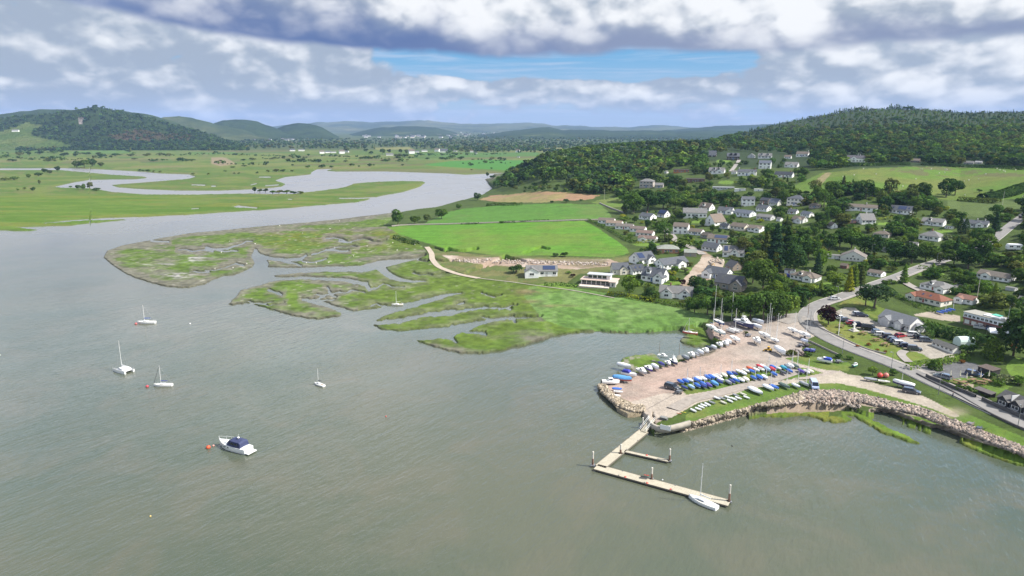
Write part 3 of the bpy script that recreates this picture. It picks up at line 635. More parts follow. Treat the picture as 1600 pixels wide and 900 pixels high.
    for k, nm in enumerate(names):
        f = fc[cls == k]
        if k == 9: f = np.concatenate([f, bf])
        if not len(f): continue
        u, inv = np.unique(f.ravel(), return_inverse=True)
        setp(link(nm, mesh_np(nm, V[u], inv.reshape(-1, 4), [GROUND], True, C[u])), kind='structure')
build_land()

def build_plain():
    xs = np.arange(-420, 2021, 2.4); nr = 190
    top = np.full(len(xs), 206.0); bot = np.minimum(topline(xs), 385)
    bot = np.where(xs > 775, 272 + (xs - 775) * .004, bot); bot = np.where(xs < 140, 385, bot)
    tt = np.arange(nr) / (nr - 1)
    PX = np.repeat(xs[:, None], nr, 1); PY = top[:, None] + (bot - top)[:, None] * tt[None, :]
    X, Y, Z = surf(PX, PY, qplain(PX, PY)); px = PX.ravel(); py = PY.ravel(); z = Z.ravel().copy()
    am = np.clip((py - 255) / 90, .12, 1); wx = px + am * 6 * (fbm(px / 11, py / 3, 31, 3) - .5); wy = py + am * 1.6 * (fbm(px / 11, py / 3, 37, 3) - .5)
    sd = segdist(wx, wy, FAR_BANK); ins = inpoly(wx, wy, FAR_BANK); sd = np.where(ins, sd, -sd)
    for c_ in FAR_CREEKS: sd = np.minimum(sd, segdist(wx, wy, c_, False, 6, True))
    z = np.where(sd < 4, -1.0 + (z + 1.0) * np.clip(sd / 1.0 + .3, 0, 1), z)
    sm = lambda v, a, b: np.clip((v - a) / (b - a), 0, 1)
    n1 = fbm(px / 60, py / 3.2, 41); n2 = fbm(px / 16, py / 1.7, 42); n3 = fbm(X.ravel() / 30, Y.ravel() / 60, 43)
    c = np.zeros((len(px), 3)); c[:] = (.075, .122, .022)
    mixc(c, sm(n1, .45, .62), (.120, .150, .034), .9); mixc(c, sm(n2, .55, .72), (.125, .125, .045), .7)
    rs = random.Random(8)
    for _ in range(46):
        x, y, w, h = rs.uniform(-200, 860), rs.uniform(234, 262), rs.uniform(50, 170), rs.uniform(1.2, 4); k = rs.choice(((.13, .15, .04), (.06, .11, .024), (.15, .14, .055), (.075, .15, .03), (.10, .10, .04)))
        mixc(c, inpoly(px, py + .02 * px, [(x, y + .02 * x), (x + w, y + .02 * x + rs.uniform(-1, 1)), (x + w * 1.05, y + .02 * x + h), (x - w * .1, y + .02 * x + h)]), k, .75)
    mixc(c, sm(py, 300, 312) * sm(px, 420, 200), (.092, .158, .016), .7)
    mixc(c, (py > 306) * sm(fbm(px / 90, py / 2.2, 47), .46, .60), (.062, .125, .010), .75); mixc(c, (py > 306) * sm(fbm(px / 120, py / 2.6, 48), .52, .64), (.135, .150, .026), .65)
    mixc(c, inpoly(px, py, [(660, 258), (700, 252), (760, 249), (850, 252), (850, 262), (790, 266), (720, 262)]), (.055, .165, .024)); mixc(c, inpoly(px, py, [(640, 240), (750, 238), (840, 238), (840, 244), (700, 246)]), (.06, .14, .028), .7)
    mixc(c, inpoly(px, py, [(480, 270), (600, 263), (760, 266), (790, 270), (650, 271)]), (.115, .112, .045), .7)
    mixc(c, inpoly(wx, wy, [(330, 246), (352, 246), (370, 256), (345, 260), (330, 256)]), (.24, .18, .12), .8)
    mixc(c, (py < 236) * sm(py, 236, 233), (.045, .065, .022), .75)
    for P in ([(585, 231), (640, 229.5), (645, 233.5), (588, 234)], [(840, 232), (880, 230), (880, 236), (845, 237)]): mixc(c, inpoly(px, py, P), (.17, .17, .055), .9)
    mixc(c, np.clip(1 - np.abs(sd) / 1.2, 0, 1), (.11, .105, .07), .5)
    nx = len(xs); idx = np.arange(nx * nr).reshape(nx, nr)
    a = idx[:-1, :-1].ravel(); b = idx[1:, :-1].ravel(); d = idx[:-1, 1:].ravel(); e = idx[1:, 1:].ravel()
    fc = np.stack([d, e, b, a], 1); fc = fc[sd[fc].max(1) > -3]
    u, inv = np.unique(fc.ravel(), return_inverse=True)
    V = np.stack([X.ravel(), Y.ravel(), z], 1)
    setp(link('river_plain', mesh_np('river_plain', V[u], inv.reshape(-1, 4), [GROUND], True, c[u])), kind='structure')
build_plain()

def build_water():
    ys = np.concatenate([np.linspace(-400, 400, 9), np.linspace(600, 4200, 10)]); xs = np.linspace(-5200, 5200, 27)
    V = [(x, y, 0) for y in ys for x in xs]; n = len(xs)
    f = [(j * n + i, j * n + i + 1, (j + 1) * n + i + 1, (j + 1) * n + i) for j in range(len(ys) - 1) for i in range(n - 1)]
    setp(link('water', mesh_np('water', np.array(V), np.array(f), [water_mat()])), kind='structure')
build_water()

# ------------------------------------------------------------------ far hills
def hill_mat(name, c1, c2, c3, sc):
    m = bpy.data.materials.new(name); m.use_nodes = True; t = m.node_tree; N = NT(t)
    p = t.nodes['Principled BSDF']; p.inputs['Roughness'].default_value = 1; p.inputs['Specular IOR Level'].default_value = 0.0
    ge = t.nodes.new('ShaderNodeNewGeometry')
    n1 = N.noise(ge.outputs['Position'], sc, 6, .6, .4); n2 = N.noise(ge.outputs['Position'], sc * 9, 5, .65)
    c = N.mix(N.ss(n1, .42, .56), c1, c2); c = N.mix(N.ss(n1, .60, .68), c, c3)
    f = N.m('MULTIPLY_ADD', n2, 1.2, .4); c = N.mix(1.0, c, N.comb(f, f, f), 'MULTIPLY'); t.links.new(c, p.inputs['Base Color'])
    b = t.nodes.new('ShaderNodeBump'); b.inputs['Strength'].default_value = 1; b.inputs['Distance'].default_value = 14
    t.links.new(n2, b.inputs['Height']); t.links.new(b.outputs[0], p.inputs['Normal']); return m
HM_WOOD = hill_mat('far_wood', (.024, .042, .014), (.034, .055, .016), (.075, .095, .030), .0016)
HM_MOOR = hill_mat('far_moor', (.040, .060, .022), (.085, .100, .038), (.135, .135, .060), .0012)
HM_GRASS = hill_mat('hill_grass', (.075, .115, .028), (.105, .135, .04), (.13, .13, .05), .006)
HM_BROWN = hill_mat('hill_bracken', (.10, .075, .045), (.075, .07, .035), (.05, .06, .025), .01)
HM_ROCK = hill_mat('quarry_rock', (.34, .30, .27), (.25, .22, .20), (.12, .12, .07), .02)
RIDGES = {}
def ridge(key, pts, yb, yt, mt, base=2.0, rough=.12, seed=0, patches=()):
    x0, x1 = pts[0][0], pts[-1][0]; step = 3.0
    xs = np.arange(x0, x1 + 1, step); ys = np.interp(xs, [p[0] for p in pts], [p[1] for p in pts])
    ys = ys + (fbm(xs / 16, xs * 0 + seed, seed, 4) - .5) * 3.0
    S = np.concatenate([np.linspace(0, 1, 26), np.linspace(1.12, 2.2, 8)])
    PX = np.repeat(xs[:, None], len(S), 1)
    u = (PX - 800) / F; v = (450 - ys) / F
    slope = (-SP + v * CP) / (CP + v * SP); zc = np.maximum(CAMH + slope * yt, base)   # height of the crest
    s = np.minimum(S, 2 - S)[None, :].clip(0) ; prof = np.where(S[None, :] <= 1, S ** 1.25, np.maximum(0, 1 - ((S - 1) / 1.2) ** 1.3)[None, :])
    Y = yb + (yt - yb) * S[None, :] + 0 * PX
    az = u / (CP + v * SP)[:, None]; X = az * Y
    bump = (fbm(X / 240, Y / 240, seed + 60, 5) - .5) * (zc[:, None] - base) * rough * 4 * np.sin(np.clip(S, 0, 1) * math.pi)[None, :]
    Z = base - 3 + (zc[:, None] - base + 3) * prof + bump
    V = np.stack([X.ravel(), Y.ravel(), Z.ravel()], 1); n = len(S); idx = np.arange(len(xs) * n).reshape(len(xs), n)
    f = np.stack([idx[:-1, :-1].ravel(), idx[1:, :-1].ravel(), idx[1:, 1:].ravel(), idx[:-1, 1:].ravel()], 1)
    RIDGES[key] = (xs, S, X, Y, Z)
    mi = np.zeros(len(f), int); qx, qy = proj(V[f[:, 0], 0], V[f[:, 0], 1], V[f[:, 0], 2]); qx = qx + 8 * (fbm(qx / 9, qy / 4, 5, 3) - .5)
    for k, (pm, P) in enumerate(patches): mi[inpoly(qx, qy, P)] = k + 1
    return setp(link('hill', mesh_np('hill', V, f, [mt] + [p[0] for p in patches], True, mi=mi)), kind='structure')
ridge('far', [(380, 205), (440, 196), (500, 191), (540, 189), (580, 191), (620, 190), (670, 188), (700, 191), (740, 194), (790, 193), (820, 191), (870, 196), (930, 198), (985, 199), (1010, 196), (1040, 196), (1075, 199), (1110, 200), (1160, 203)], 8500, 11500, HM_MOOR, 20, .10, 3)
ridge('far2', [(1040, 204), (1070, 201), (1110, 197.5), (1150, 196), (1200, 194.5), (1260, 193)], 6200, 7600, HM_WOOD, 20, .1, 4)
ridge('mid2', [(540, 211), (560, 207), (585, 201), (600, 198.5), (640, 197), (680, 199), (700, 204), (716, 209)], 5600, 7000, HM_WOOD, 12, .1, 5)
ridge('mid3', [(740, 212), (785, 206), (830, 200.5), (860, 198.5), (880, 203), (930, 204), (990, 203), (1060, 205), (1110, 203), (1170, 206), (1240, 205)], 4300, 6200, HM_WOOD, 8, .1, 6)
ridge('west4', [(395, 214), (425, 204), (440, 198), (447, 195), (465, 192.5), (485, 193.5), (505, 200), (520, 209), (530, 214)], 4400, 5200, HM_WOOD, 6, .1, 7)
ridge('west3', [(300, 210), (335, 192), (350, 187.5), (370, 186), (400, 190), (420, 196), (440, 203), (465, 212)], 4100, 5000, HM_WOOD, 6, .12, 8)
ridge('west2', [(215, 200), (255, 183.5), (280, 181), (300, 184), (330, 191), (345, 196), (380, 203), (420, 213)], 3700, 4500, HM_MOOR, 6, .12, 9)
ridge('west1b', [(-420, 200), (-200, 190), (0, 178), (60, 171), (120, 172), (185, 172), (235, 178.5), (262, 187), (290, 196), (320, 208)], 3300, 4000, HM_WOOD, 4, .12, 10)
ridge('west1', [(-420, 205), (-250, 196), (-120, 190), (0, 187), (40, 181), (80, 178), (110, 173), (130, 168.5), (150, 166), (175, 171.5), (190, 174), (215, 180), (240, 186), (270, 195), (300, 203), (330, 212), (360, 222), (392, 231)], 2350, 2950, HM_WOOD, 1.5, .10, 11, patches=((HM_GRASS, [(-400, 245), (-400, 206), (0, 207), (22, 199), (40, 193), (68, 196), (56, 203), (50, 213), (78, 219), (102, 225), (118, 232), (100, 240)]), (HM_BROWN, [(160, 217), (215, 202), (250, 208), (300, 212), (302, 220), (230, 221)]), (HM_ROCK, [(117, 185), (127, 184), (131, 192), (124, 197)])))
# ------------------------------------------------------------------ air
def build_haze():
    m = bpy.data.materials.new('haze_air'); m.use_nodes = True; t = m.node_tree; t.nodes.clear()
    out = t.nodes.new('ShaderNodeOutputMaterial'); v = t.nodes.new('ShaderNodeVolumePrincipled')
    v.inputs['Color'].default_value = (0.40, 0.59, 1.0, 1); v.inputs['Density'].default_value = HAZE
    v.inputs['Anisotropy'].default_value = 0.0
    t.links.new(v.outputs[0], out.inputs['Volume'])
    b = MB().box(-11000, 11000, -700, 13500, -8.0, 330.0)
    o = b.obj('haze', [m]); setp(o, kind='stuff'); o.display_type = 'WIRE'
HAZE = 5.6e-5
build_haze()

# ------------------------------------------------------------------ houses
rng = random.Random(11)
WALL = mat('render_wall', rough=.85, objcol=True, var=.10, vscale=1.2)
STONE = mat('stone_wall', rough=.95, objcol=True, var=.5, vscale=2.2, bump=.6, bscale=3)
def roof_mat():
    m = bpy.data.materials.new('roof_tiles'); m.use_nodes = True; t = m.node_tree; N = NT(t); p = t.nodes['Principled BSDF']
    p.inputs['Roughness'].default_value = .75; p.inputs['Specular IOR Level'].default_value = .3
    oi = t.nodes.new('ShaderNodeObjectInfo'); tc = t.nodes.new('ShaderNodeTexCoord')
    n = N.noise(tc.outputs['Object'], 1.1, 6, .65); w = t.nodes.new('ShaderNodeTexWave'); w.bands_direction = 'Z'
    w.inputs['Scale'].default_value = 3.2; w.inputs['Distortion'].default_value = .6; t.links.new(tc.outputs['Object'], w.inputs[0])
    f = N.m('MULTIPLY', .70, N.m('MULTIPLY_ADD', n, .9, N.m('MULTIPLY_ADD', w.outputs['Fac'], .16, .47))); c = N.mix(1.0, oi.outputs['Color'], N.comb(f, f, f), 'MULTIPLY')
    c = N.mix(N.ss(N.noise(tc.outputs['Object'], .5, 4), .56, .72, 0, .35), c, (.16, .16, .10)); t.links.new(c, p.inputs[0]); return m
ROOF = roof_mat()
GLASS = mat('window_glass', (.018, .024, .030), .08, spec=.8)
FRAME = mat('window_frame', (.72, .72, .70), .5)
DOORM = mat('door_paint', rough=.5, objcol=True)
SOLAR = mat('solar_glass', (.030, .045, .10), .12, var=.2, vscale=2, spec=.8)
TIMBER = mat('timber_boards', rough=.8, objcol=True, var=.3, vscale=3)
METAL = mat('grey_metal', (.42, .43, .44), .4, .7)
WHITE = (.85, .845, .82); CREAM = (.72, .66, .54); GREYW = (.50, .50, .50); STN = (.33, .28, .235); PEACH = (.72, .55, .42)
SLATE = (.125, .135, .155); DSLATE = (.060, .068, .085); BROWN = (.20, .165, .135); GREYR = (.235, .230, .225); REDR = (.27, .105, .062); PALEG = (.34, .36, .315); DARKB = (.055, .040, .032); BLUER = (.15, .17, .21)
_wm = {}
def window_mesh():
    if 'w' not in _wm:
        _wm['w'] = MB().box(-.5, .5, -.035, .0, 0, 1).mesh('window_pane', [GLASS])
        b = MB()
        for x in (-.5, -.03, .44): b.box(x, x + .06, -.06, -.002, 0, 1)
        for z in (0, .94): b.box(-.5, .5, -.063, -.004, z, z + .06)
        b.box(-.56, .56, -.12, 0, -.07, -.004); _wm['f'] = b.mesh('window_frame', [FRAME])
        _wm['d'] = MB().box(-.5, .5, -.05, 0, 0, 1).mesh('door', [DOORM])
    return _wm
def add_window(root, x, y, z, w, h, rz, frame=True):
    m = window_mesh(); o = link('window', m['w'], root, (x, y, z), rz, (w, 1, h))
    if frame: link('frame', m['f'], o)
    return o
def add_door(root, x, y, z, w, h, rz, col=(.25, .26, .28)):
    return link('door', window_mesh()['d'], root, (x, y, z), rz, (w, 1, h), col)
def roof_ring(D, e, rz, o, t):
    k = (rz - e) / (D / 2)
    return [(-D / 2 - o, e - o * k), (0, rz), (D / 2 + o, e - o * k), (D / 2 + o, e - o * k + t), (0, rz + t), (-D / 2 - o, e - o * k + t)]
RECTS = []      # what houses and cars cover in the photo, for planting trees round them
HREF = []       # (place, label)
def to_world(px, py, W, th, L, D):
    p = gp(px, py); ta = p.x / p.y; d = depth(p); th -= math.atan2(p.x, p.y); u, f = math.cos(th), math.sin(th)
    sc = (W * d / F) / (L * abs(u - ta * f) + D * abs(-f - ta * u))
    n = math.hypot(p.x, p.y); back = .42 * sc * (L * abs(f) + D * abs(u))
    X, Y = p.x + back * p.x / n, p.y + back * p.y / n
    return Vector((X, Y, zat(X, Y, p.z))), th, sc
def house(px, py, W, th, label, L=12., D=8., e=2.7, pitch=34, wall=WHITE, roof=SLATE, hip=False, wings=(), chim=(), dorm=(), solar=None, win=4, gwin=1, gw=True, storeys=1, door=0.0, gable=None, garage=None, stone=False, skyl=(), name='house', ridge_k=None, hpx=None, sink=2.5, sun_gable=True, cat='house'):
    th = math.radians(th)
    loc, rz, sc = to_world(px, py, W, th, L, D)
    r = empty(name, loc, rz, sc, label, cat, 'houses of the village')
    e = e if storeys == 1 else 5.0
    tp = math.tan(math.radians(pitch)); zr = e + D / 2 * tp
    wb = MB(); rb = MB()
    if hip:
        wb.box(-L / 2, L / 2, -D / 2, D / 2, -sink, e - .02)
        o = .45; x0, x1, y0, y1 = -L / 2 - o, L / 2 + o, -D / 2 - o, D / 2 + o; ez = e - .05; rl = max(.3, (L - D) / 2)
        zr = e + (D / 2) * tp
        v = [(x0, y0, ez), (x1, y0, ez), (x1, y1, ez), (x0, y1, ez), (x0, y0, ez + .16), (x1, y0, ez + .16), (x1, y1, ez + .16), (x0, y1, ez + .16), (-rl, 0, zr), (rl, 0, zr)]
        rb.add(v, [(3, 2, 1, 0), (0, 1, 5, 4), (1, 2, 6, 5), (2, 3, 7, 6), (3, 0, 4, 7), (4, 5, 9, 8), (5, 6, 9), (6, 7, 8, 9), (7, 4, 8)])
    else:
        wb.prism(-L / 2, L / 2, -D / 2, D / 2, -sink, e, zr - .03)
        ring = roof_ring(D, e, zr, .4, .17)
        rb.loft([[(x, y, z) for y, z in ring] for x in (-L / 2 - .28, L / 2 + .28)])
    for (wx, ww, wl) in wings:                                  # gabled wings towards the front; wl < 0 to the back
        s = -1 if wl > 0 else 1; zrw = e + ww / 2 * tp; y0 = s * (D / 2 + abs(wl)); y1 = 0.0
        ya, yb = min(y0, y1), max(y0, y1)
        v = [(wx - ww / 2, ya, -sink), (wx + ww / 2, ya, -sink), (wx + ww / 2, yb, -sink), (wx - ww / 2, yb, -sink), (wx - ww / 2, ya, e + .004), (wx + ww / 2, ya, e + .004), (wx + ww / 2, yb, e + .004), (wx - ww / 2, yb, e + .004), (wx, ya, zrw - .03), (wx, yb, zrw - .03)]
        wb.add(v, [(3, 2, 1, 0), (0, 1, 5, 8, 4), (1, 2, 6, 5), (2, 3, 7, 9, 6), (3, 0, 4, 7), (5, 6, 9, 8), (7, 4, 8, 9)])
        ring = roof_ring(ww, e + .006, zrw, .35, .17)
        rb.loft([[(wx + a, y, z) for a, z in ring] for y in ((y0 + s * .28), 0)])
        if gw: add_window(r, wx, y0 - (0 if s < 0 else 0), .9, min(2.2, ww * .4), 1.2, 0 if s < 0 else math.pi)
        if zrw > 4.6 and s < 0 and storeys == 1: add_window(r, wx, y0, 3.0, min(1.5, ww * .25), 1.0, 0)
    wo = wb.obj('wall', [STONE if stone else WALL], r, color=wall)
    ro = rb.obj('roof', [ROOF], r, color=roof)
    for cx in chim:
        c = MB(); c.box(cx - .35, cx + .35, -.3, .3, zr - .9, zr + 1.1).box(cx - .42, cx + .42, -.37, .37, zr + 1.1, zr + 1.22)
        for k in (-.18, .18): c.tube((cx + k, 0, zr + 1.2), (cx + k, 0, zr + 1.6), .09)
        c.obj('chimney', [STONE], ro, color=(.30, .14, .10) if roof == REDR or rng.random() < .25 else (.62, .60, .56))
    for dx in dorm:
        b = MB(); zd = e + D / 4 * tp; b.box(dx - 1.1, dx + 1.1, -D / 2 + .7, -.6, e + .1, zd + .9)
        d = b.obj('dormer', [WALL], ro, color=wall)
        MB().loft([[(dx + a, y, z) for a, z in roof_ring(2.2, zd + .9, zd + 1.75, .22, .12)] for y in (-D / 2 + .45, -.1)]).obj('dormer_roof', [ROOF], d, color=roof)
        link('dormer_window', window_mesh()['w'], d, (dx, -D / 2 + .69, zd - .25), 0, (1.5, 1, 1.0))
    if solar:
        n = Vector((0, -math.sin(math.radians(pitch)), math.cos(math.radians(pitch)))); x0, x1 = solar; b = MB()
        def P(x, f): y = -D / 2 * (1 - f); z = e + D / 2 * f * tp; return Vector((x, y, z)) + n * .30
        a = [P(x0, .18), P(x1, .18), P(x1, .86), P(x0, .86)]; lo = [q - n * .12 for q in a]; b.add(lo + a, [(3, 2, 1, 0), (4, 5, 6, 7), (0, 1, 5, 4), (1, 2, 6, 5), (2, 3, 7, 6), (3, 0, 4, 7)])
        b.obj('solar_panel', [SOLAR], ro)
    for sx in skyl:
        n = Vector((0, -math.sin(math.radians(pitch)), math.cos(math.radians(pitch)))); b = MB()
        def P(x, f): y = -D / 2 * (1 - f); z = e + D / 2 * f * tp; return Vector((x, y, z)) + n * .27
        a = [P(sx - .5, .35), P(sx + .5, .35), P(sx + .5, .62), P(sx - .5, .62)]; lo = [q - n * .1 for q in a]; b.add(lo + a, [(3, 2, 1, 0), (4, 5, 6, 7), (0, 1, 5, 4), (1, 2, 6, 5), (2, 3, 7, 6), (3, 0, 4, 7)])
        b.obj('skylight', [SOLAR], ro)
    blocked = [(wx - ww / 2 - .6, wx + ww / 2 + .6) for (wx, ww, wl) in wings if wl > 0]
    free = lambda x: not any(a < x < b for a, b in blocked)
    for fl in range(storeys):
        z = .9 + fl * 2.5
        for i in range(win):
            x = -L / 2 + (i + .5) * L / win
            if fl == 0 and door is not None and abs(x - door * L / 2) < 1.0: continue
            if free(x): add_window(r, x, -D / 2, z, min(1.7, L / win * .55), 1.25, 0)
        for k in range(gwin):
            y = (k - (gwin - 1) / 2) * 2.4
            add_window(r, L / 2, y, z, 1.3, 1.2, math.pi / 2); add_window(r, -L / 2, y, z, 1.3, 1.2, -math.pi / 2)
    if not hip and storeys == 1 and zr > 4.7: add_window(r, L / 2, 0, 3.0, 1.2, 1.0, math.pi / 2); add_window(r, -L / 2, 0, 3.0, 1.2, 1.0, -math.pi / 2)
    if door is not None and free(door * L / 2): add_door(r, door * L / 2, -D / 2, 0.02, 1.0, 2.1, 0, rng.choice([(.25, .26, .28), (.10, .16, .30), (.30, .08, .06), (.55, .55, .52)]))
    if garage:
        gx, gw_ = garage; b = MB().box(gx - gw_ / 2, gx + gw_ / 2, -D / 2 + .4, D / 2 - .6, -sink, 2.5); g = b.obj('garage', [WALL], r, color=wall)
        MB().box(gx - gw_ / 2 - .15, gx + gw_ / 2 + .15, -D / 2 + .2, D / 2 - .4, 2.5, 2.72).obj('garage_roof', [ROOF], g, color=GREYR)
        link('garage_door', window_mesh()['d'], g, (gx, -D / 2 + .4, 0.05), 0, (gw_ * .75, 1, 2.1), (.6, .6, .58))
    top = 24 if hpx is None else hpx
    RECTS.append((px - W / 2, py - W * .42 - 2, px + W / 2, py, py)); HREF.append((loc, label, px, py))
    return r
H = house
# near the marsh and the building site
H(846, 432, 50, 4, 'white bungalow with solar panels beside the rubble track', L=15, D=7.5, wings=((-5, 6.5, 2.0),), solar=(.5, 6.5), win=5, pitch=28, door=.3, roof=GREYR)
H(968, 429, 30, 14, 'cream house with arched gable window behind the modern house', L=11, D=8, wall=CREAM, roof=SLATE, wings=((1.5, 5, 1.2),), e=3.6, pitch=42)
H(993, 429, 30, 38, 'white gabled house with dark slate roof beside the cream house', L=11, D=8, roof=DSLATE, pitch=42, skyl=(-2, 2))
H(1003, 413, 42, 40, 'white house with solar panel and broad gable by the big field', L=12, D=9, roof=SLATE, pitch=36, wings=((2.5, 5.5, 1.5),), solar=(-5, -1))
H(1048, 421, 56, 42, 'long white house with stepped grey roofs along the mud road', L=19, D=9, roof=SLATE, pitch=32, wings=((3, 6, 2),), win=6)
H(1023, 442, 44, -24, 'white house with twin dormers and two chimneys', L=12, D=8.5, roof=SLATE, pitch=42, wings=((4.2, 5, 2.2),), chim=(-4.5, 3), dorm=(-2.4,), e=3)
H(1056, 467, 54, -4, 'white bungalow with two gabled bays above the reed bed', L=17, D=8, wings=((-4.6, 6, 1.8), (4.8, 6, 1.8)), roof=GREYR, chim=(-3,), pitch=36, win=7)
H(1043, 396, 36, 6, 'brick and white bungalow under a pale green hip roof', L=14, D=10, hip=True, wall=(.42, .20, .12), roof=PALEG, pitch=24, win=4)
H(1078, 401, 20, 4, 'pale green roofed garage at the top of the mud road', L=8, D=6.5, wall=STN, roof=PALEG, pitch=28, win=0, gwin=0, door=0)
H(1145, 402, 34, 2, 'white house with solar panels and a large central gable', L=13, D=8, wings=((0.6, 5, 1.3),), roof=GREYR, solar=(-5.6, -3.4), pitch=42, e=3, garage=(8.2, 3.4))
H(1112, 394, 33, -30, 'slate roofed house with white end beside the solar gabled house', L=12, D=8, roof=SLATE, pitch=36, wall=(.66, .66, .65))
H(1122, 381, 36, -12, 'brown bungalow covered with blue solar panels', L=13, D=8, roof=BROWN, solar=(-2, 6), pitch=28, win=5)
H(1088, 368, 26, -24, 'low bungalow with grey brown roof behind a silver leaved tree', L=11, D=7.5, roof=BROWN, pitch=28)
H(1105, 373, 22, -34, 'dark roofed bungalow with dark brown timber wall', L=10, D=8, roof=(.13, .11, .095), wall=(.28, .24, .20), pitch=28)
H(1064, 366, 26, -10, 'two storey white house with brown roof by the road junction', L=10, D=7.5, roof=BROWN, storeys=2, pitch=30, win=3)
H(1156, 361, 32, -32, 'bungalow with brown roof and cream end wall', L=12, D=8, roof=BROWN, wall=CREAM, pitch=28)
H(1133, 358, 18, -28, 'dark slate roofed cottage with white chimney', L=9, D=7, roof=DSLATE, chim=(1,), wall=GREYW)
H(1181, 363, 27, -22, 'white bungalow with brown roof and projecting garage', L=11, D=8, roof=BROWN, wings=((3, 4.5, 2.5),), pitch=26)
H(1117, 353, 34, 50, 'steep brown roofed house with tall white gable', L=12, D=9, roof=(.235, .185, .145), pitch=48, e=2.4, win=3)
H(1085, 341, 38, 4, 'long white house with a second gable rising behind', L=14, D=7, roof=GREYR, win=6, pitch=34, e=3.2, wings=((-4, 5.5, -4),))
H(1104, 330, 26, -36, 'white house with mossy roof just below the dark trees', L=11, D=8, roof=BROWN, pitch=40, dorm=(-1,))
H(1134, 335, 27, -18, 'slate roofed white bungalow with one white chimney', L=12, D=8, roof=SLATE, chim=(0,), wings=((4, 5, 1.5),))
H(1163, 340, 37, -36, 'blue grey roofed bungalow with a bright white end', L=15, D=8.5, roof=BLUER, pitch=26, win=5, wall=(.74, .76, .78))
H(1168, 322, 22, 8, 'two storey white house with a balcony front', L=9.5, D=7, roof=SLATE, storeys=2, win=3, pitch=26)
H(1196, 319, 19, -30, 'dark timber fronted house with slate roof', L=9, D=8, roof=DSLATE, wall=(.10, .085, .08), pitch=30, e=3.4)
H(1211, 322, 21, -30, 'grey blue roofed chalet with yellow window', L=9, D=8, roof=BLUER, pitch=40, wall=(.66, .66, .58))
H(1245, 322, 33, -26, 'large two storey white villa with slate hip roof', L=12, D=10, roof=SLATE, hip=True, storeys=2, pitch=26, win=4, gwin=2, wall=(.82, .76, .68))
H(1273, 326, 19, -8, 'small bungalow with brown pyramid roof beside the villa', L=10, D=8, hip=True, roof=BROWN, wall=(.35, .30, .26), pitch=28)
H(1193, 331, 25, -34, 'white gabled cottage below the two storey balcony house', L=11, D=7.5, roof=SLATE, chim=(-2,))
H(1196, 345, 30, -30, 'long grey roofed bungalow above the tall conifers', L=14, D=8, roof=GREYR, pitch=26, wall=GREYW)
H(1218, 346, 11, -40, 'tiny white gabled garage beside the long grey bungalow', L=6, D=5, roof=GREYR, win=1)
H(1239, 335, 18, -26, 'slate roofed cottage tucked below the villa', L=10, D=7, roof=SLATE, chim=(-3,))
H(1261, 340, 22, -42, 'blue roofed cottage with bright white end', L=11, D=7, roof=BLUER)
H(1249, 349, 26, -34, 'white cottage pair with brown roof behind the conifers', L=11, D=7.5, roof=BROWN, wings=((2, 5, 2),), wall=(.7, .7, .68))
H(1300, 357, 17, -58, 'little white cottage with brown roof among trees', L=9, D=7, roof=BROWN, chim=(-3,), pitch=42)
H(1346, 332, 52, -8, 'very long low bungalow with brown roof and white front', L=22, D=8, roof=BROWN, win=6, chim=(3,), pitch=26)
H(1408, 336, 40, -16, 'slate roofed house with wide skylights under tall pines', L=16, D=9, roof=SLATE, solar=(-2, 4), skyl=(-5.5, 6), win=6, pitch=36)
H(1352, 350, 32, 28, 'white gabled house with grey roof beside a pink shed', L=10, D=9, roof=GREYR, pitch=42, chim=(0,))
H(1331, 349, 13, 6, 'pink painted shed beside the white gabled house', L=7, D=4, roof=GREYR, wall=(.62, .32, .27), win=1, pitch=20, name='shed', cat='shed')
H(1378, 372, 29, -14, 'brown hip roofed bungalow half hidden by trees', L=12, D=9, hip=True, roof=BROWN, wall=(.6, .56, .5), chim=(1,), pitch=28)
H(1384, 394, 14, -60, 'small white gable house beside the dark copse', L=9, D=6, roof=GREYR)
H(1458, 354, 40, -14, 'white bungalow with roof terrace and twin dark windows', L=15, D=9, roof=GREYR, dorm=(-2,), win=4, pitch=28)
H(1483, 358, 15, -20, 'flat grey roofed outbuilding beside a dark cypress', L=9, D=6, roof=(.4, .43, .45), pitch=8, win=2, name='outbuilding')
H(1523, 357, 44, -8, 'white bungalow with tall chimneys behind dark cypresses', L=17, D=8, roof=SLATE, wings=((3.4, 5, 1.4),), chim=(1, 6), win=6, pitch=30)
H(1455, 377, 42, -20, 'grey pyramid roofed bungalow with red chimney', L=13, D=11, hip=True, roof=GREYR, chim=(0,), pitch=32, win=4, gwin=2)
H(1427, 386, 16, -10, 'plain grey roofed cottage showing above the copse', L=9, D=6, roof=GREYR, win=2)
H(1333, 409, 42, 86, 'large white chalet with a wide low gable', L=13, D=17, e=3.0, pitch=26, roof=(.26, .23, .21), win=3, gwin=4, wall=(.72, .70, .66), chim=(4,), door=None)
H(1304, 405, 24, 4, 'flat roofed white garage wing of the wide chalet', L=11, D=6, roof=GREYR, pitch=4, win=3, name='garage', cat='garage')
H(1258, 441, 50, -24, 'white bungalow with dormer and brick chimney above the lawn', L=17, D=10, hip=True, roof=BROWN, chim=(2.5,), dorm=(-2,), win=6, gwin=2, wings=((4, 6, 2.2),), pitch=30)
H(1234, 428, 18, -14, 'white garage with blue door behind parked cars', L=8, D=6, roof=GREYR, pitch=18, win=0, name='garage', cat='garage')
H(1319, 420, 14, -20, 'small brown garden shed between gold conifers', L=6, D=5, roof=BROWN, wall=(.20, .11, .08), win=1, name='shed', cat='shed')
H(1369, 433, 30, -26, 'white bungalow with flat roofed extension by the main road', L=11, D=8, roof=BROWN, win=4, pitch=24)
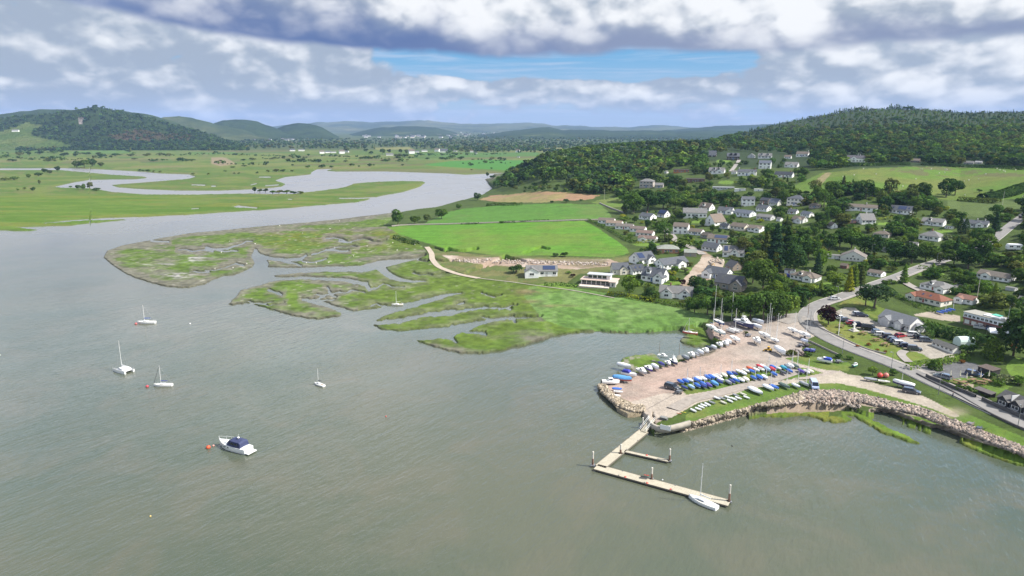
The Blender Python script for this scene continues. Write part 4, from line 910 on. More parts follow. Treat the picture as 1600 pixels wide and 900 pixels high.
H(1464, 457, 58, -30, 'grey hip roofed bungalow with dark dormer behind the red roof', L=17, D=11, hip=True, roof=GREYR, dorm=(-2,), win=5, wings=((6.0, 5.5, 3.),), pitch=28)
H(1450, 478, 74, -34, 'white bungalow with a wide red tiled hip roof', L=20, D=9.5, hip=True, roof=REDR, skyl=(-2, 2.4), win=6, gwin=2, wings=((-7, 5.5, 1.5),), pitch=30, wall=(.74, .70, .62))
H(1511, 476, 40, -28, 'white garage with red brown roof beside the red tiled bungalow', L=10, D=8, roof=(.30, .16, .12), win=2, pitch=24, wings=((-2.5, 5, 2.),), name='garage', cat='garage')
H(1555, 441, 64, -26, 'wide white bungalow with brown roof and barred windows', L=20, D=9, roof=(.225, .195, .165), win=6, gwin=2, wings=((-4, 6, 1.2),), pitch=28)
H(1580, 455, 20, -24, 'grey garage below the wide white bungalow', L=8, D=6, roof=GREYR, wall=GREYW, pitch=10, win=0, name='garage', cat='garage')
H(1602, 475, 28, -20, 'grey stone house with slate roof at the oval lawn', L=12, D=9, roof=GREYR, wall=(.45, .45, .46), stone=True)
H(1477, 551, 48, -44, 'long white shed with grey roof by the car park', L=15, D=5.5, roof=(.19, .185, .17), pitch=30, win=5, gwin=0, e=2.3, wall=(.74, .72, .66), door=None, name='shed', cat='shed')
# hill houses
H(1011, 294, 24, -12, 'grey stone house with hip roof among dark trees', L=11, D=8, hip=True, storeys=2, roof=GREYR, wall=(.45, .40, .36), stone=True, pitch=28, win=4)
H(1030, 294, 14, -8, 'low annex beside the grey stone house', L=8, D=6, roof=GREYR, wall=(.50, .46, .42))
H(1064, 270, 24, 4, 'low dark house with orange end among hill trees', L=16, D=6, roof=DARKB, wall=(.45, .18, .08), pitch=14)
H(1041, 271, 7, 60, 'tiny white gable peeping out of the wood', L=7, D=6, roof=GREYR, win=1)
H(1086, 285, 30, 6, 'dark brown low house with stepped flat roofs', L=18, D=8, roof=DARKB, wall=(.16, .09, .07), pitch=10, win=4)
H(1120, 272, 26, -8, 'grey roofed white house with dormers below the wooded hill', L=14, D=8, roof=GREYR, dorm=(-2, 2), win=4, wings=((3, 5, 1),))
H(1147, 272, 9, -10, 'small white box house at the foot of a drive', L=7, D=6, roof=GREYR, win=1)
H(1113, 245, 13, -6, 'dark A frame chalet high in the wood', L=8, D=8, roof=SLATE, wall=DARKB, pitch=48, e=1.8)
H(1145, 250, 20, 4, 'dark timber house on a white base above the drive', L=11, D=8, roof=SLATE, wall=DARKB, dorm=(-2, 2), pitch=36, e=3.2)
H(1167, 275, 30, -4, 'long white cottage with slate roof and end chimneys', L=16, D=6.5, roof=SLATE, chim=(-7, 6.5), win=5, e=3.2, wings=((4.5, 5, 1.2),))
H(1174, 247, 12, 84, 'pale grey gable house at the edge of the wood', L=9, D=9, roof=GREYR, wall=(.55, .55, .55))
H(1195, 248, 22, -4, 'white house with two dormers under the hill wood', L=13, D=7, roof=GREYR, dorm=(-3, 3), win=4)
H(1195, 264, 20, -6, 'tall two storey white house with blue slate roof', L=10, D=7, roof=BLUER, storeys=2, win=3, pitch=30)
H(1231, 248, 12, -10, 'small white cottage high by the pasture', L=9, D=6, roof=BROWN, win=2)
H(1254, 245, 21, -14, 'white house with brown roof and tall end chimney on the hill', L=13, D=7, roof=BROWN, chim=(6,), win=4, e=3.2)
H(1237, 262, 23, -14, 'white bungalow with grey roof and pointed porch', L=13, D=8, roof=GREYR, wings=((1, 5, 1.5),), win=4)
H(1225, 278, 31, -14, 'dark slate bungalow facing the hill pasture', L=17, D=8, roof=DSLATE, win=5, chim=(6,))
H(1130, 297, 34, 2, 'long low grey glasshouse roof among hedges', L=26, D=6, roof=(.34, .36, .37), pitch=14, wall=(.5, .52, .52), win=6, name='greenhouse', cat='greenhouse')
H(1156, 299, 17, 0, 'white roofed low shed beside the glasshouse', L=14, D=5, roof=(.62, .63, .62), pitch=10, win=0, name='shed', cat='shed')
H(1185, 299, 14, 0, 'narrow white roofed shed among garden trees', L=12, D=4, roof=(.66, .66, .62), pitch=10, win=0, name='shed', cat='shed')
H(1337, 254, 29, -2, 'white manor house with two wings under the wooded hill', L=17, D=8, roof=(.13, .125, .14), wings=((-2, 5.5, 1.5),), chim=(1.5, 3.5), storeys=1, e=4.2, win=6)
H(1430, 254, 15, -4, 'brown roofed house in the trees above the pasture', L=12, D=8, roof=BROWN, wall=(.30, .24, .20))
H(1514, 257, 16, -8, 'grey roofed farmhouse behind trees above the pasture', L=14, D=8, roof=GREYR, wall=(.5, .5, .48))
H(1529, 256, 12, -8, 'pale barn next to the grey roofed farmhouse', L=12, D=8, roof=(.4, .4, .4), wall=(.45, .45, .42), win=0, name='barn', cat='barn')
# terrace along the field
H(948, 350, 28, -14, 'brown roofed bungalow at the far end of the field terrace', L=14, D=8, roof=BROWN, pitch=24)
H(960, 354, 28, -14, 'tan roofed bungalow next along the field terrace', L=14, D=8, roof=(.30, .225, .17), pitch=24)
H(976, 359, 30, -14, 'grey roofed bungalow third along the field terrace', L=15, D=8, roof=(.21, .185, .165), pitch=24, chim=(1,))
H(997, 363, 27, -16, 'bungalow with stepped white walls in the field terrace', L=13, D=8, roof=(.215, .17, .15), pitch=24)
H(1008, 370, 30, -16, 'red brown roofed bungalow near the end of the field terrace', L=14, D=8, roof=(.24, .165, .14), pitch=24)
H(1012, 379, 32, -16, 'last bungalow of the field terrace behind a clipped hedge', L=14, D=8, roof=(.225, .16, .135), pitch=24, wings=((-2.5, 5, 1.5),))
H(1012, 344, 28, -38, 'slate roofed bungalow with white end below the round trees', L=12, D=8.5, roof=SLATE, pitch=28, chim=(-1,))
H(1037, 340, 21, -44, 'white gabled house with black solar roof below round trees', L=9, D=8, roof=DSLATE, pitch=42, solar=(-4, 4))
# building site
H(1122, 437, 48, -30, 'new white house with grey roof on the building site', L=14, D=9, roof=SLATE, pitch=34, wings=((-4, 5.5, 2.5),))
H(1141, 455, 52, -22, 'new stone gabled house with long slate roof by the trees', L=14, D=9, roof=(.105, .11, .125), pitch=40, wall=STN, stone=True, wings=((5, 6, 1.8),), e=3.2)
H(1146, 423, 28, -54, 'half built stone house with grey roof beside the digger', L=10, D=9, roof=(.14, .14, .15), wall=(.31, .25, .20), stone=True, pitch=42)

def special_buildings():
    # modern house ------------------------------------------------
    loc, rz, sc = to_world(937, 448, 60, math.radians(-12), 22, 9)
    r = empty('house', loc, rz, sc, 'modern flat roofed house with long glass front and stone terrace', 'house', 'houses of the village')
    b = MB().box(-11, 10.6, -4, 5, -2, 3.0).box(7.6, 11, -6.5, -4.01, -2, 3.0); b.obj('wall', [WALL], r, color=(.62, .58, .54))
    ro = MB().box(-11.5, 11.4, -5.2, 5.4, 3.0, 3.3).box(6.8, 11.4, -7.1, -5.21, 3.003, 3.303); rf = ro.obj('roof', [WALL], r, color=(.52, .40, .34))
    up = MB().box(-7.5, 6.5, -.8, 5, 3.31, 5.9).obj('upper_storey', [WALL], r, color=(.68, .67, .66)); MB().box(-8, 7.4, -1.6, 5.4, 5.9, 6.15).obj('upper_roof', [WALL], up, color=(.42, .44, .46))
    for x in (-6, -3, 0, 3): link('window', window_mesh()['w'], up, (x, -.8, 3.7), 0, (2.5, 1, 1.8))
    for x in (-9, -6, -3, 0, 3, 6): add_window(r, x, -4, .3, 2.6, 2.3, 0, False)
    add_window(r, 9.3, -6.5, .4, 1.0, 2.2, 0); add_window(r, 11, -5, .4, 1.0, 2.2, math.pi / 2)
    MB().box(-12, 7.5, -10.5, -4.01, -2, .25).obj('terrace', [STONE], r, color=(.55, .48, .42))
    RECTS.append((905, 414, 970, 450, 450)); HREF.append((loc, 'modern flat roofed house with long glass front and stone terrace', 937, 448))
    # hall by the car park -----------------------------------------
    loc, rz, sc = to_world(1405, 517, 74, math.radians(-38), 17, 9)
    r = empty('hall', loc, rz, sc, 'grey slate roofed hall with cross gables at the car park', 'hall'); e, D, L = 3.0, 9.0, 17.0
    wb = MB().prism(-L / 2, L / 2, -D / 2, D / 2, -2, e, e + 3.1); rb = MB().loft([[(x, y, z) for y, z in roof_ring(D, e, e + 3.12, .35, .16)] for x in (-L / 2 - .2, L / 2 + .2)])
    for wx, ww, wl in ((-3.6, 4.6, 1.8), (3.2, 3.6, 1.2)):
        zr = e + ww / 2 * .7; v = [(wx - ww / 2, -D / 2 - wl, -2), (wx + ww / 2, -D / 2 - wl, -2), (wx + ww / 2, 0, -2), (wx - ww / 2, 0, -2), (wx - ww / 2, -D / 2 - wl, e), (wx + ww / 2, -D / 2 - wl, e), (wx + ww / 2, 0, e), (wx - ww / 2, 0, e), (wx, -D / 2 - wl, zr), (wx, 0, zr)]
        wb.add(v, [(3, 2, 1, 0), (0, 1, 5, 8, 4), (1, 2, 6, 5), (2, 3, 7, 9, 6), (3, 0, 4, 7), (5, 6, 9, 8), (7, 4, 8, 9)]); rb.loft([[(wx + a, y, z) for a, z in roof_ring(ww, e + .01, zr + .02, .3, .15)] for y in (-D / 2 - wl - .2, 0)])
    wb.obj('wall', [WALL], r, color=(.52, .52, .52)); ro = rb.obj('roof', [ROOF], r, color=(.26, .27, .285))
    p = MB().box(L / 2, L / 2 + 3, -2.6, 2.6, -2, 2.3).obj('porch', [WALL], r, color=(.76, .75, .72)); MB().add([(L / 2, -2.9, 2.3), (L / 2 + 3.3, -2.9, 2.3), (L / 2 + 3.3, 2.9, 2.3), (L / 2, 2.9, 2.3), (L / 2, -1, 3.7), (L / 2, 1, 3.7)], [(3, 2, 1, 0), (0, 1, 4), (1, 2, 5, 4), (2, 3, 5), (0, 4, 5, 3)]).obj('porch_roof', [ROOF], p, color=(.25, .26, .28))
    gw = MB().add([(L / 2 + .02, -D / 2 + .1, 0), (L / 2 + .02, D / 2 - .1, 0), (L / 2 + .02, D / 2 - .1, e), (L / 2 + .02, 0, e + 2.9), (L / 2 + .02, -D / 2 + .1, e)] + [(L / 2 - .3, 0, 1)], [(0, 1, 2, 3, 4), (0, 4, 5), (4, 3, 5), (3, 2, 5), (2, 1, 5), (1, 0, 5)]).obj('gable_end', [WALL], r, color=(.80, .78, .74))
    for x in (-7, -.5, 1, 6, 7.4): add_window(r, x, -D / 2, 1, 1, 1.2, 0)
    for k in (-1, 1): add_door(r, -3.6 + k * .8, -D / 2 - 1.8, .05, 1.2, 2.2, 0, (.45, .46, .46)); add_door(r, 3.2 + k * .7, -D / 2 - 1.2, .05, 1.2, 2.2, 0, (.7, .7, .66))
    RECTS.append((1366, 476, 1444, 518, 518)); HREF.append((loc, 'grey slate roofed hall', 1405, 517))
    # clubhouse ------------------------------------------------------
    loc, rz, sc = to_world(1541, 518, 80, math.radians(-32), 21, 9)
    r = empty('clubhouse', loc, rz, sc, 'two storey white clubhouse with flat roof and brick ground floor', 'clubhouse')
    MB().box(-10.5, 10.5, -4.5, 4.5, -2, 2.7).obj('ground_floor', [STONE], r, color=(.30, .19, .15)); MB().box(-10.9, 10.9, -5.2, 4.7, 2.7, 3.6).obj('brick_band', [STONE], r, color=(.22, .09, .075))
    MB().box(-10.7, 10.7, -4.9, 4.5, 3.6, 6.4).obj('upper_storey', [WALL], r, color=(.74, .77, .80)); MB().box(-11.1, 11.1, -5.3, 4.9, 6.4, 6.62).obj('roof', [WALL], r, color=(.30, .29, .25))
    MB().box(-1, 9, -3.5, 1.5, 6.63, 7.2).obj('roof_deck', [WALL], r, color=(.70, .70, .68)); MB().box(1.5, 6, -.5, 3.2, 7.21, 7.5).obj('green_cover', [WALL], r, color=(.10, .42, .32))
    for i in range(9): add_window(r, -9.4 + i * 2.35, -4.9, 4.0, 1.7, 1.35, 0)
    for k in (-3, 0, 3): add_window(r, 10.7, k, 4.0, 1.5, 1.35, math.pi / 2)
    for x in (-8.5, -4.6, -.8, 6.2): link('garage_door', window_mesh()['d'], r, (x, -4.5, .1), 0, (2.6, 1, 2.2), (.75, .74, .70))
    add_door(r, 3, -4.5, .05, 1.6, 2.3, 0, (.04, .04, .05)); MB().tube((9, 2, 6.6), (9, 2, 14), .09, .05).obj('flagpole', [mat('white_paint', (.8, .8, .78), .4)], r)
    RECTS.append((1500, 474, 1584, 518, 518)); HREF.append((loc, 'white flat roofed clubhouse', 1541, 518))
    # marquee --------------------------------------------------------
    p = gp(1560, 528); r = empty('marquee', p, -.4, 1.0, 'white open sided marquee below the clubhouse', 'marquee')
    MB().add([(-3, -2.5, 2.2), (3, -2.5, 2.2), (3, 2.5, 2.2), (-3, 2.5, 2.2), (-3, 0, 3.3), (3, 0, 3.3), (-3, -2.5, 2.0), (3, -2.5, 2.0), (3, 2.5, 2.0), (-3, 2.5, 2.0)], [(0, 1, 5, 4), (2, 3, 4, 5), (6, 9, 8, 7), (0, 6, 7, 1), (2, 8, 9, 3), (1, 7, 8, 2, 5), (3, 9, 6, 0, 4)]).obj('canopy', [WALL], r, color=(.84, .84, .84))
    for x in (-2.9, 2.9):
        for y in (-2.4, 2.4): MB().tube((x, y, -.5), (x, y, 2.1), .06).obj('leg', [METAL], r)
    # container ------------------------------------------------------
    p = gp(1506, 538); r = empty('storage_container', p, .1, 1.0, 'pale green rounded storage shed behind the shrub belt', 'shed')
    MB().loft([[(x, 1.9 * math.cos(a) if 0 < i < 8 else (1.9 if i == 0 else -1.9), 2.2 * math.sin(a) + .6 if 0 < i < 8 else -1) for i, a in enumerate([k * math.pi / 8 for k in range(9)])] for x in (-2.6, 2.6)]).obj('shell', [WALL], r, color=(.50, .60, .56)); add_door(r, 2.6, 0, 0, 1.4, 2, math.pi / 2, (.4, .45, .43))
    # dark shed ------------------------------------------------------
    loc, rz, sc = to_world(1544, 586, 36, math.radians(-34), 7, 5.5)
    r = empty('shed', loc, rz, sc, 'dark timber shed with brown felt roof by the pub car park', 'shed')
    MB().box(-3.5, 3.5, -2.75, 2.75, -1, 2.3).obj('wall', [TIMBER], r, color=(.035, .032, .032)); ro = MB().add([(-3.8, -3, 2.3), (3.8, -3, 2.3), (3.8, 3, 2.6), (-3.8, 3, 2.6), (-3.8, -3, 2.55), (3.8, -3, 2.55), (3.8, 3, 2.95), (-3.8, 3, 2.95)], [(3, 2, 1, 0), (4, 5, 6, 7), (0, 1, 5, 4), (1, 2, 6, 5), (2, 3, 7, 6), (3, 0, 4, 7)]).obj('roof', [ROOF], r, color=(.15, .115, .10))
    add_window(r, -2, -2.75, 1, .8, .8, 0); add_door(r, 1.6, -2.75, 0, 1, 2, 0, (.06, .05, .05)); RECTS.append((1524, 558, 1572, 588, 588))
    # timber restaurant ----------------------------------------------
    loc, rz, sc = to_world(1597, 652, 92, math.radians(-36), 20, 9)
    r = empty('restaurant', loc, rz, sc, 'black timber restaurant with twin gables and balconies on the road', 'restaurant')
    wb = MB().prism(-10, 10, -4.5, 4.5, -2, 3.6, 6.6); rb = MB().loft([[(x, y, z) for y, z in roof_ring(9, 3.6, 6.62, .5, .16)] for x in (-10.3, 10.3)])
    for wx in (-6, 0.4, 6.8):
        ww, e, zr = 5.4, 3.6, 5.7; y0 = -6.2
        wb.add([(wx - ww / 2, y0, -2), (wx + ww / 2, y0, -2), (wx + ww / 2, 0, -2), (wx - ww / 2, 0, -2), (wx - ww / 2, y0, e), (wx + ww / 2, y0, e), (wx + ww / 2, 0, e), (wx - ww / 2, 0, e), (wx, y0, zr), (wx, 0, zr)], [(3, 2, 1, 0), (0, 1, 5, 8, 4), (1, 2, 6, 5), (2, 3, 7, 9, 6), (3, 0, 4, 7), (5, 6, 9, 8), (7, 4, 8, 9)])
        rb.loft([[(wx + a, y, z) for a, z in roof_ring(ww, e + .01, zr + .02, .45, .15)] for y in (y0 - .5, 0)])
        add_window(r, wx, y0, 1.4, 3.6, 1.7, 0); b = MB().box(wx - 2.6, wx + 2.6, y0 - 1.5, y0 - .01, .5, .7)
        b.box(wx - 2.6, wx + 2.6, y0 - 1.5, y0 - 1.42, .7, 1.6); b.obj('balcony', [TIMBER], r, color=(.30, .29, .28))
    wb.obj('wall', [TIMBER], r, color=(.030, .030, .034)); rb.obj('roof', [ROOF], r, color=(.15, .145, .145)); MB().box(-3.2, -2.9, -4.6, .2, 4, 6.75).obj('flashing', [WALL], r, color=(.6, .6, .6))
    RECTS.append((1550, 594, 1640, 652, 652)); HREF.append((loc, 'black timber restaurant', 1590, 645))
    loc, rz, sc = to_world(1537, 622, 36, math.radians(-34), 9, 3)
    r = empty('shelter', loc, rz, sc, 'open timber shelter with long grey roof in the pub garden', 'shelter')
    MB().add([(-4.6, -1.8, 2.2), (4.6, -1.8, 2.2), (4.6, 1.8, 2.8), (-4.6, 1.8, 2.8), (-4.6, -1.8, 2.35), (4.6, -1.8, 2.35), (4.6, 1.8, 2.95), (-4.6, 1.8, 2.95)], [(3, 2, 1, 0), (4, 5, 6, 7), (0, 1, 5, 4), (1, 2, 6, 5), (2, 3, 7, 6), (3, 0, 4, 7)]).obj('roof', [ROOF], r, color=(.17, .15, .14))
    MB().box(-4.4, 4.4, 1.5, 1.65, -1, 2.7).obj('back_wall', [TIMBER], r, color=(.06, .045, .04))
    for x in (-4.3, -1.4, 1.4, 4.3): MB().tube((x, -1.6, -1), (x, -1.6, 2.2), .09).obj('post', [TIMBER], r, color=(.1, .08, .07))
    RECTS.append((1519, 598, 1556, 622, 622))
    # caravan ---------------------------------------------------------
    p = gp(1584, 391); r = empty('caravan', p, -.25, 1.25, 'white touring caravan parked beside the upper road', 'caravan')
    prof = [(-2.7, .5), (-2.75, 1.6), (-2.3, 2.5), (2.2, 2.55), (2.75, 1.6), (2.6, .5)]
    MB().loft([[(x, y, z) for x, z in prof] for y in (-1.1, 1.1)]).obj('body', [WALL], r, color=(.82, .82, .82))
    for x in (-1.4, 1.0): add_window(r, x, -1.1, 1.3, 1.3, .7, 0)
    for s in (-1, 1): MB().tube((0, s * .95, .33), (0, s * 1.12, .33), .33, n=10).obj('wheel', [mat('tyre_rubber', (.02, .02, .02), .9)], r)
    MB().tube((2.6, 0, .5), (3.9, 0, .45), .06).obj('drawbar', [METAL], r); RECTS.append((1576, 380, 1593, 392, 392))
special_buildings()
# far houses
def far_houses():
    kinds = []
    for k, (L, D, e, rc) in enumerate(((14, 7, 3.2, SLATE), (10, 7, 4.6, BROWN), (18, 8, 3.0, GREYR))):
        wb = MB().prism(-L / 2, L / 2, -D / 2, D / 2, -2, e, e + 2.6); rb = MB().loft([[(x, y, z) for y, z in roof_ring(D, e, e + 2.62, .4, .17)] for x in (-L / 2 - .3, L / 2 + .3)])
        kinds.append((wb.mesh('wall', [WALL]), rb.mesh('roof', [ROOF]), rc, L))
    farm = [(457, 236, 8, 'pale cottage at the end of the riverside hamlet, by a dark wood'), (471, 236, 9, 'low pale shed second along the riverside hamlet'), (503, 240, 7, 'white bungalow first of the row in front of the wood'), (512, 239, 8, 'long white bungalow second in the row before the wood'), (521, 239, 8, 'long white bungalow third in the row before the wood'), (534, 240, 8, 'white cottage ending the row before the wood'), (542, 238, 6, 'small white house half behind a dark tree'),
            (609, 243, 11, 'large white farmhouse beside a dark clump of trees'), (643, 240, 9, 'pale barn beside the dark clump of trees'), (652, 238, 6, 'tan gabled house next to the pale barn'), (663, 237, 9, 'cream house in the middle of the far hamlet'), (683, 237, 7, 'small white house in the far hamlet'), (694, 238, 12, 'bright white house with a wide front in the far hamlet'), (711, 237, 6, 'white gabled house ending the far hamlet'), (737, 238, 5, 'lone white cottage beyond the far hamlet'), (744, 240, 4, 'tiny white outhouse by the lone cottage'),
            (24, 205, 9, 'pale roofed barn on the steep field under the wooded hill'), (809, 238, 6, 'white house beyond the green fields near the wood end'), (866, 234, 5, 'white cottage on the far slope above the wood'), (402, 214, 5, 'white house on the slope beside the valley wood'), (415, 215, 4, 'second white house on the slope beside the valley wood'), (810, 246, 4, 'small grey shed among far fields')]
    r2 = random.Random(5)
    for i, (x, y, w, lab) in enumerate(farm):
        p = gp(x, y); k = kinds[(i * 2) % 3]; az = math.atan2(p.x, p.y)
        if x == 24: p = Vector((p.x, p.y, p.z)); X, Y, Z = [a for a in RIDGES['west1'][2:5]]; fx = np.array([[proj(X[a, b], Y[a, b], Z[a, b]) for b in range(0, 26)] for a in range(140, 160)]); d = np.hypot(fx[..., 0] - x, fx[..., 1] - y); a, b = np.unravel_index(d.argmin(), d.shape); p = Vector((X[a + 140, b], Y[a + 140, b], Z[a + 140, b]))
        s = w * depth(p) / F / k[3]; r = empty('house', p, -az + r2.uniform(-.4, .3), s, lab, 'house', 'white houses across the river')
        link('wall', k[0], r, color=WHITE); link('roof', k[1], r, color=k[2])
    # the town in the valley
    m = []
    for k in kinds[:3]:
        mm = MB(); L = k[3]; mm.prism(-L / 2, L / 2, -4, 4, -2, 4, 4.05, 0); mm.loft([[(x, y, z) for y, z in roof_ring(8, 4, 7, .4, .2)] for x in (-L / 2 - .3, L / 2 + .3)], mi=1)
        m.append(mm.mesh('town_house', [WALL, mat('town_slate', (.13, .13, .15), .8)]))
    for i in range(120):
        x = r2.gauss(655, 42) if i < 96 else r2.uniform(390, 480); y = r2.uniform(206.5, 216) if i < 96 else r2.uniform(213, 221)
        p = gp(x, y); o = link('town_house', m[i % 3], None, p, r2.uniform(-.6, .6), 1.5 if i < 96 else 1.3, r2.choice([WHITE, WHITE, (.6, .58, .52), CREAM]))
        if i < 96: setp(o, 'pale house in the distant town below the blue hills', 'house', 'houses of the distant town')
        else: setp(o, 'pale house among woods at the foot of the dark valley hills', 'house', 'houses at the foot of the valley hills')
far_houses()
# ------------------------------------------------------------------ roads
ASPH = mat('asphalt', (.225, .215, .205), .9, var=.22, vscale=.35, spec=.2)
LANE = mat('lane_asphalt', (.30, .275, .25), .95, var=.25, vscale=.5, spec=.1)
PATHM = mat('path_gravel', (.40, .34, .27), .95, var=.25, vscale=.6, spec=.1)
KERB = mat('kerb_stone', (.42, .40, .37), .9)
PAINT = mat('road_paint', (.75, .75, .72), .7)
def centreline(pts, step=1.2):
    P = [gp(x, y) for x, y in pts]; out = []
    n = len(P)
    for i in range(n - 1):
        a, b, c, d = P[max(0, i - 1)], P[i], P[i + 1], P[min(n - 1, i + 2)]
        k = max(2, int((c - b).length / step))
        for j in range(k):
            t = j / k
            out.append(.5 * ((2 * b) + (c - a) * t + (2 * a - 5 * b + 4 * c - d) * t * t + (3 * b - a - 3 * c + d) * t ** 3))
    out.append(P[-1]); return out
def strip(name, C, o0, o1, dz, m, dz1=None, kind='structure', skip=None, solid=0.0):
    """ribbon between two side offsets of a centreline, draped on the ground"""
    V = []; f = []
    for i, p in enumerate(C):
        d = (C[min(i + 1, len(C) - 1)] - C[max(i - 1, 0)]); d.z = 0; d.normalize(); n = Vector((d.y, -d.x, 0))
        zc = max(zat(p.x + n.x * o, p.y + n.y * o, p.z) for o in (o0, (o0 + o1) / 2, o1))
        for o in (o0, o1): q = p + n * o; V.append((q.x, q.y, zc + dz))
        if solid:
            for o in (o1, o0): q = p + n * o; V.append((q.x, q.y, zc + dz - solid))
    w = 4 if solid else 2
    for i in range(len(C) - 1):
        if skip and skip(i): continue
        for j in range(4 if solid else 1): f.append((i * w + j, i * w + (j + 1) % w, (i + 1) * w + (j + 1) % w, (i + 1) * w + j))
    o = link(name, mesh_np(name, np.array(V), np.array(f), [m], False))
    return setp(o, kind=kind) if kind else o
ROADPX = [(1700, 712), (1600, 662), (1545, 638), (1500, 617), (1460, 599), (1420, 580), (1380, 564), (1340, 549), (1300, 532), (1274, 516), (1260, 501), (1262, 487), (1282, 474), (1312, 464), (1345, 452), (1385, 438), (1420, 425), (1455, 412), (1500, 400), (1535, 387), (1556, 372), (1578, 354), (1600, 337), (1640, 308)]
CR = centreline(ROADPX)
strip('road', CR, -2.7, 2.7, .10, ASPH)
strip('kerb', CR, 2.7, 2.88, .20, KERB, solid=.25); strip('kerb', CR, -2.88, -2.7, .20, KERB, solid=.25)
strip('pavement', CR[:int(len(CR) * .55)], 2.88, 4.1, .17, LANE)
strip('road_marking', CR[int(len(CR) * .45):], -.07, .07, .108, PAINT, skip=lambda i: i % 5 > 2)
strip('road', centreline([(1052, 372), (1046, 365), (1036, 356), (1028, 350), (1030, 346)]), -2.6, 2.6, .11, LANE)
strip('road', centreline([(1098, 398), (1088, 391), (1072, 383), (1056, 376), (1050, 370)]), -2.2, 2.2, .13, LANE)
strip('lane', centreline([(1142, 268), (1147, 262), (1152, 255), (1155, 250)]), -2, 2, .2, LANE)
strip('lane', centreline([(1258, 495), (1235, 497), (1215, 502)]), -5, 5, .09, LANE)
strip('lane', centreline([(1440, 455), (1425, 448), (1412, 440), (1406, 432)]), -1.8, 1.8, .12, LANE)
strip('lane', centreline([(1420, 581), (1445, 577), (1462, 573)]), -3, 3, .105, ASPH)
strip('lane', centreline([(1488, 452), (1500, 446), (1515, 448), (1540, 447)]), -1.6, 1.6, .12, LANE)
strip('lane', centreline([(1420, 566), (1413, 560), (1408, 553), (1414, 548)]), -1.3, 1.3, .12, LANE)
strip('path', centreline([(667, 386), (674, 396), (676, 406), (686, 417), (705, 425), (722, 430), (748, 435)]), -1.6, 1.6, .12, PATHM)
strip('path', centreline([(748, 435), (800, 441), (850, 448), (900, 455), (960, 466)], 2.0), -.5, .5, .15, mat('old_wall', (.30, .27, .22), .95, var=.3))
strip('path', centreline([(1250, 578), (1215, 590), (1180, 600), (1150, 607), (1110, 617), (1080, 625), (1052, 640)]), -2.0, 2.0, .10, mat('track_gravel', (.30, .265, .23), .95, var=.3, vscale=.8, spec=.1))
def low_wall(pts, h, w, label, m, name='stone_wall', cat='wall'):
    C = centreline(pts, 1.5); o = strip(name, C, -w / 2, w / 2, h, m, kind=None, solid=h + .6); return setp(o, label, cat)
DRYST = mat('dry_stone', (.26, .235, .205), .95, var=.55, vscale=2.5, bump=.8, bscale=3)
DARKST = mat('dark_stone', (.075, .07, .066), .95, var=.5, vscale=2.5, bump=.8, bscale=3)
low_wall([(1432, 585), (1455, 597), (1490, 614), (1520, 632), (1552, 650), (1600, 672), (1650, 694)], .5, .35, 'low dark wall between the main road and the shore grass', DARKST)
low_wall([(1447, 589), (1452, 592), (1470, 599), (1490, 608), (1508, 615), (1524, 622)], 1.0, .4, 'dark stone wall in front of the pub garden', DARKST)
low_wall([(1534, 626), (1560, 638), (1600, 656), (1640, 674)], 1.0, .4, 'dark stone wall in front of the timber restaurant', DARKST)
low_wall([(1271, 505), (1280, 512), (1305, 524), (1335, 538), (1360, 548), (1384, 553)], .45, .3, 'low edging wall along the sloping lawn', DRYST)
low_wall([(1250, 528), (1265, 534), (1290, 546), (1312, 556)], .5, .3, 'low wall between the boatyard and the main road', DRYST)
low_wall([(612, 354), (640, 352), (720, 350), (800, 347.5), (860, 346), (940, 344)], .9, .8, 'rough field dyke between the two bright green fields', DRYST)
low_wall([(937, 318), (955, 326), (975, 333)], .9, .8, 'field dyke climbing from the green fields to the round trees', DRYST)

# ------------------------------------------------------------------ foliage
def foliage_mat(name, attr=False):
    m = bpy.data.materials.new(name); m.use_nodes = True; t = m.node_tree; N = NT(t); t.nodes.clear()
    out = t.nodes.new('ShaderNodeOutputMaterial'); ge = t.nodes.new('ShaderNodeNewGeometry'); tc = t.nodes.new('ShaderNodeTexCoord')
    if attr:
        a = t.nodes.new('ShaderNodeAttribute'); a.attribute_name = 'ground'; base = a.outputs['Color']
    else:
        a = t.nodes.new('ShaderNodeObjectInfo'); base = a.outputs['Color']
    r = ge.outputs['Random Per Island']
    n = N.noise(tc.outputs['Object'] if not attr else ge.outputs['Position'], 4.0 if not attr else .12, 3, .5)
    f = N.m('ADD', N.m('MULTIPLY_ADD', r, .7, .35), N.m('MULTIPLY_ADD', n, .8, -.1))
    c = N.mix(1.0, base, N.comb(f, f, N.m('MULTIPLY', f, .9)), 'MULTIPLY')
    c = N.mix(N.m('MULTIPLY', N.m('GREATER_THAN', r, .8), .35), c, N.mix(1.0, base, (1.75, 1.65, .9), 'MULTIPLY'))
    d = t.nodes.new('ShaderNodeBsdfDiffuse'); tr = t.nodes.new('ShaderNodeBsdfTranslucent'); mx = t.nodes.new('ShaderNodeMixShader')
    t.links.new(c, d.inputs[0]); t.links.new(N.mix(1.0, c, (1.2, 1.25, .5), 'MULTIPLY'), tr.inputs[0]); mx.inputs[0].default_value = .28
    t.links.new(d.outputs[0], mx.inputs[1]); t.links.new(tr.outputs[0], mx.inputs[2]); t.links.new(mx.outputs[0], out.inputs[0]); return m
LEAF = foliage_mat('leaves'); LEAFW = foliage_mat('wood_leaves', True)
BARK = mat('bark', (.11, .085, .065), .95, var=.3, vscale=4)
nr = np.random.default_rng(7)
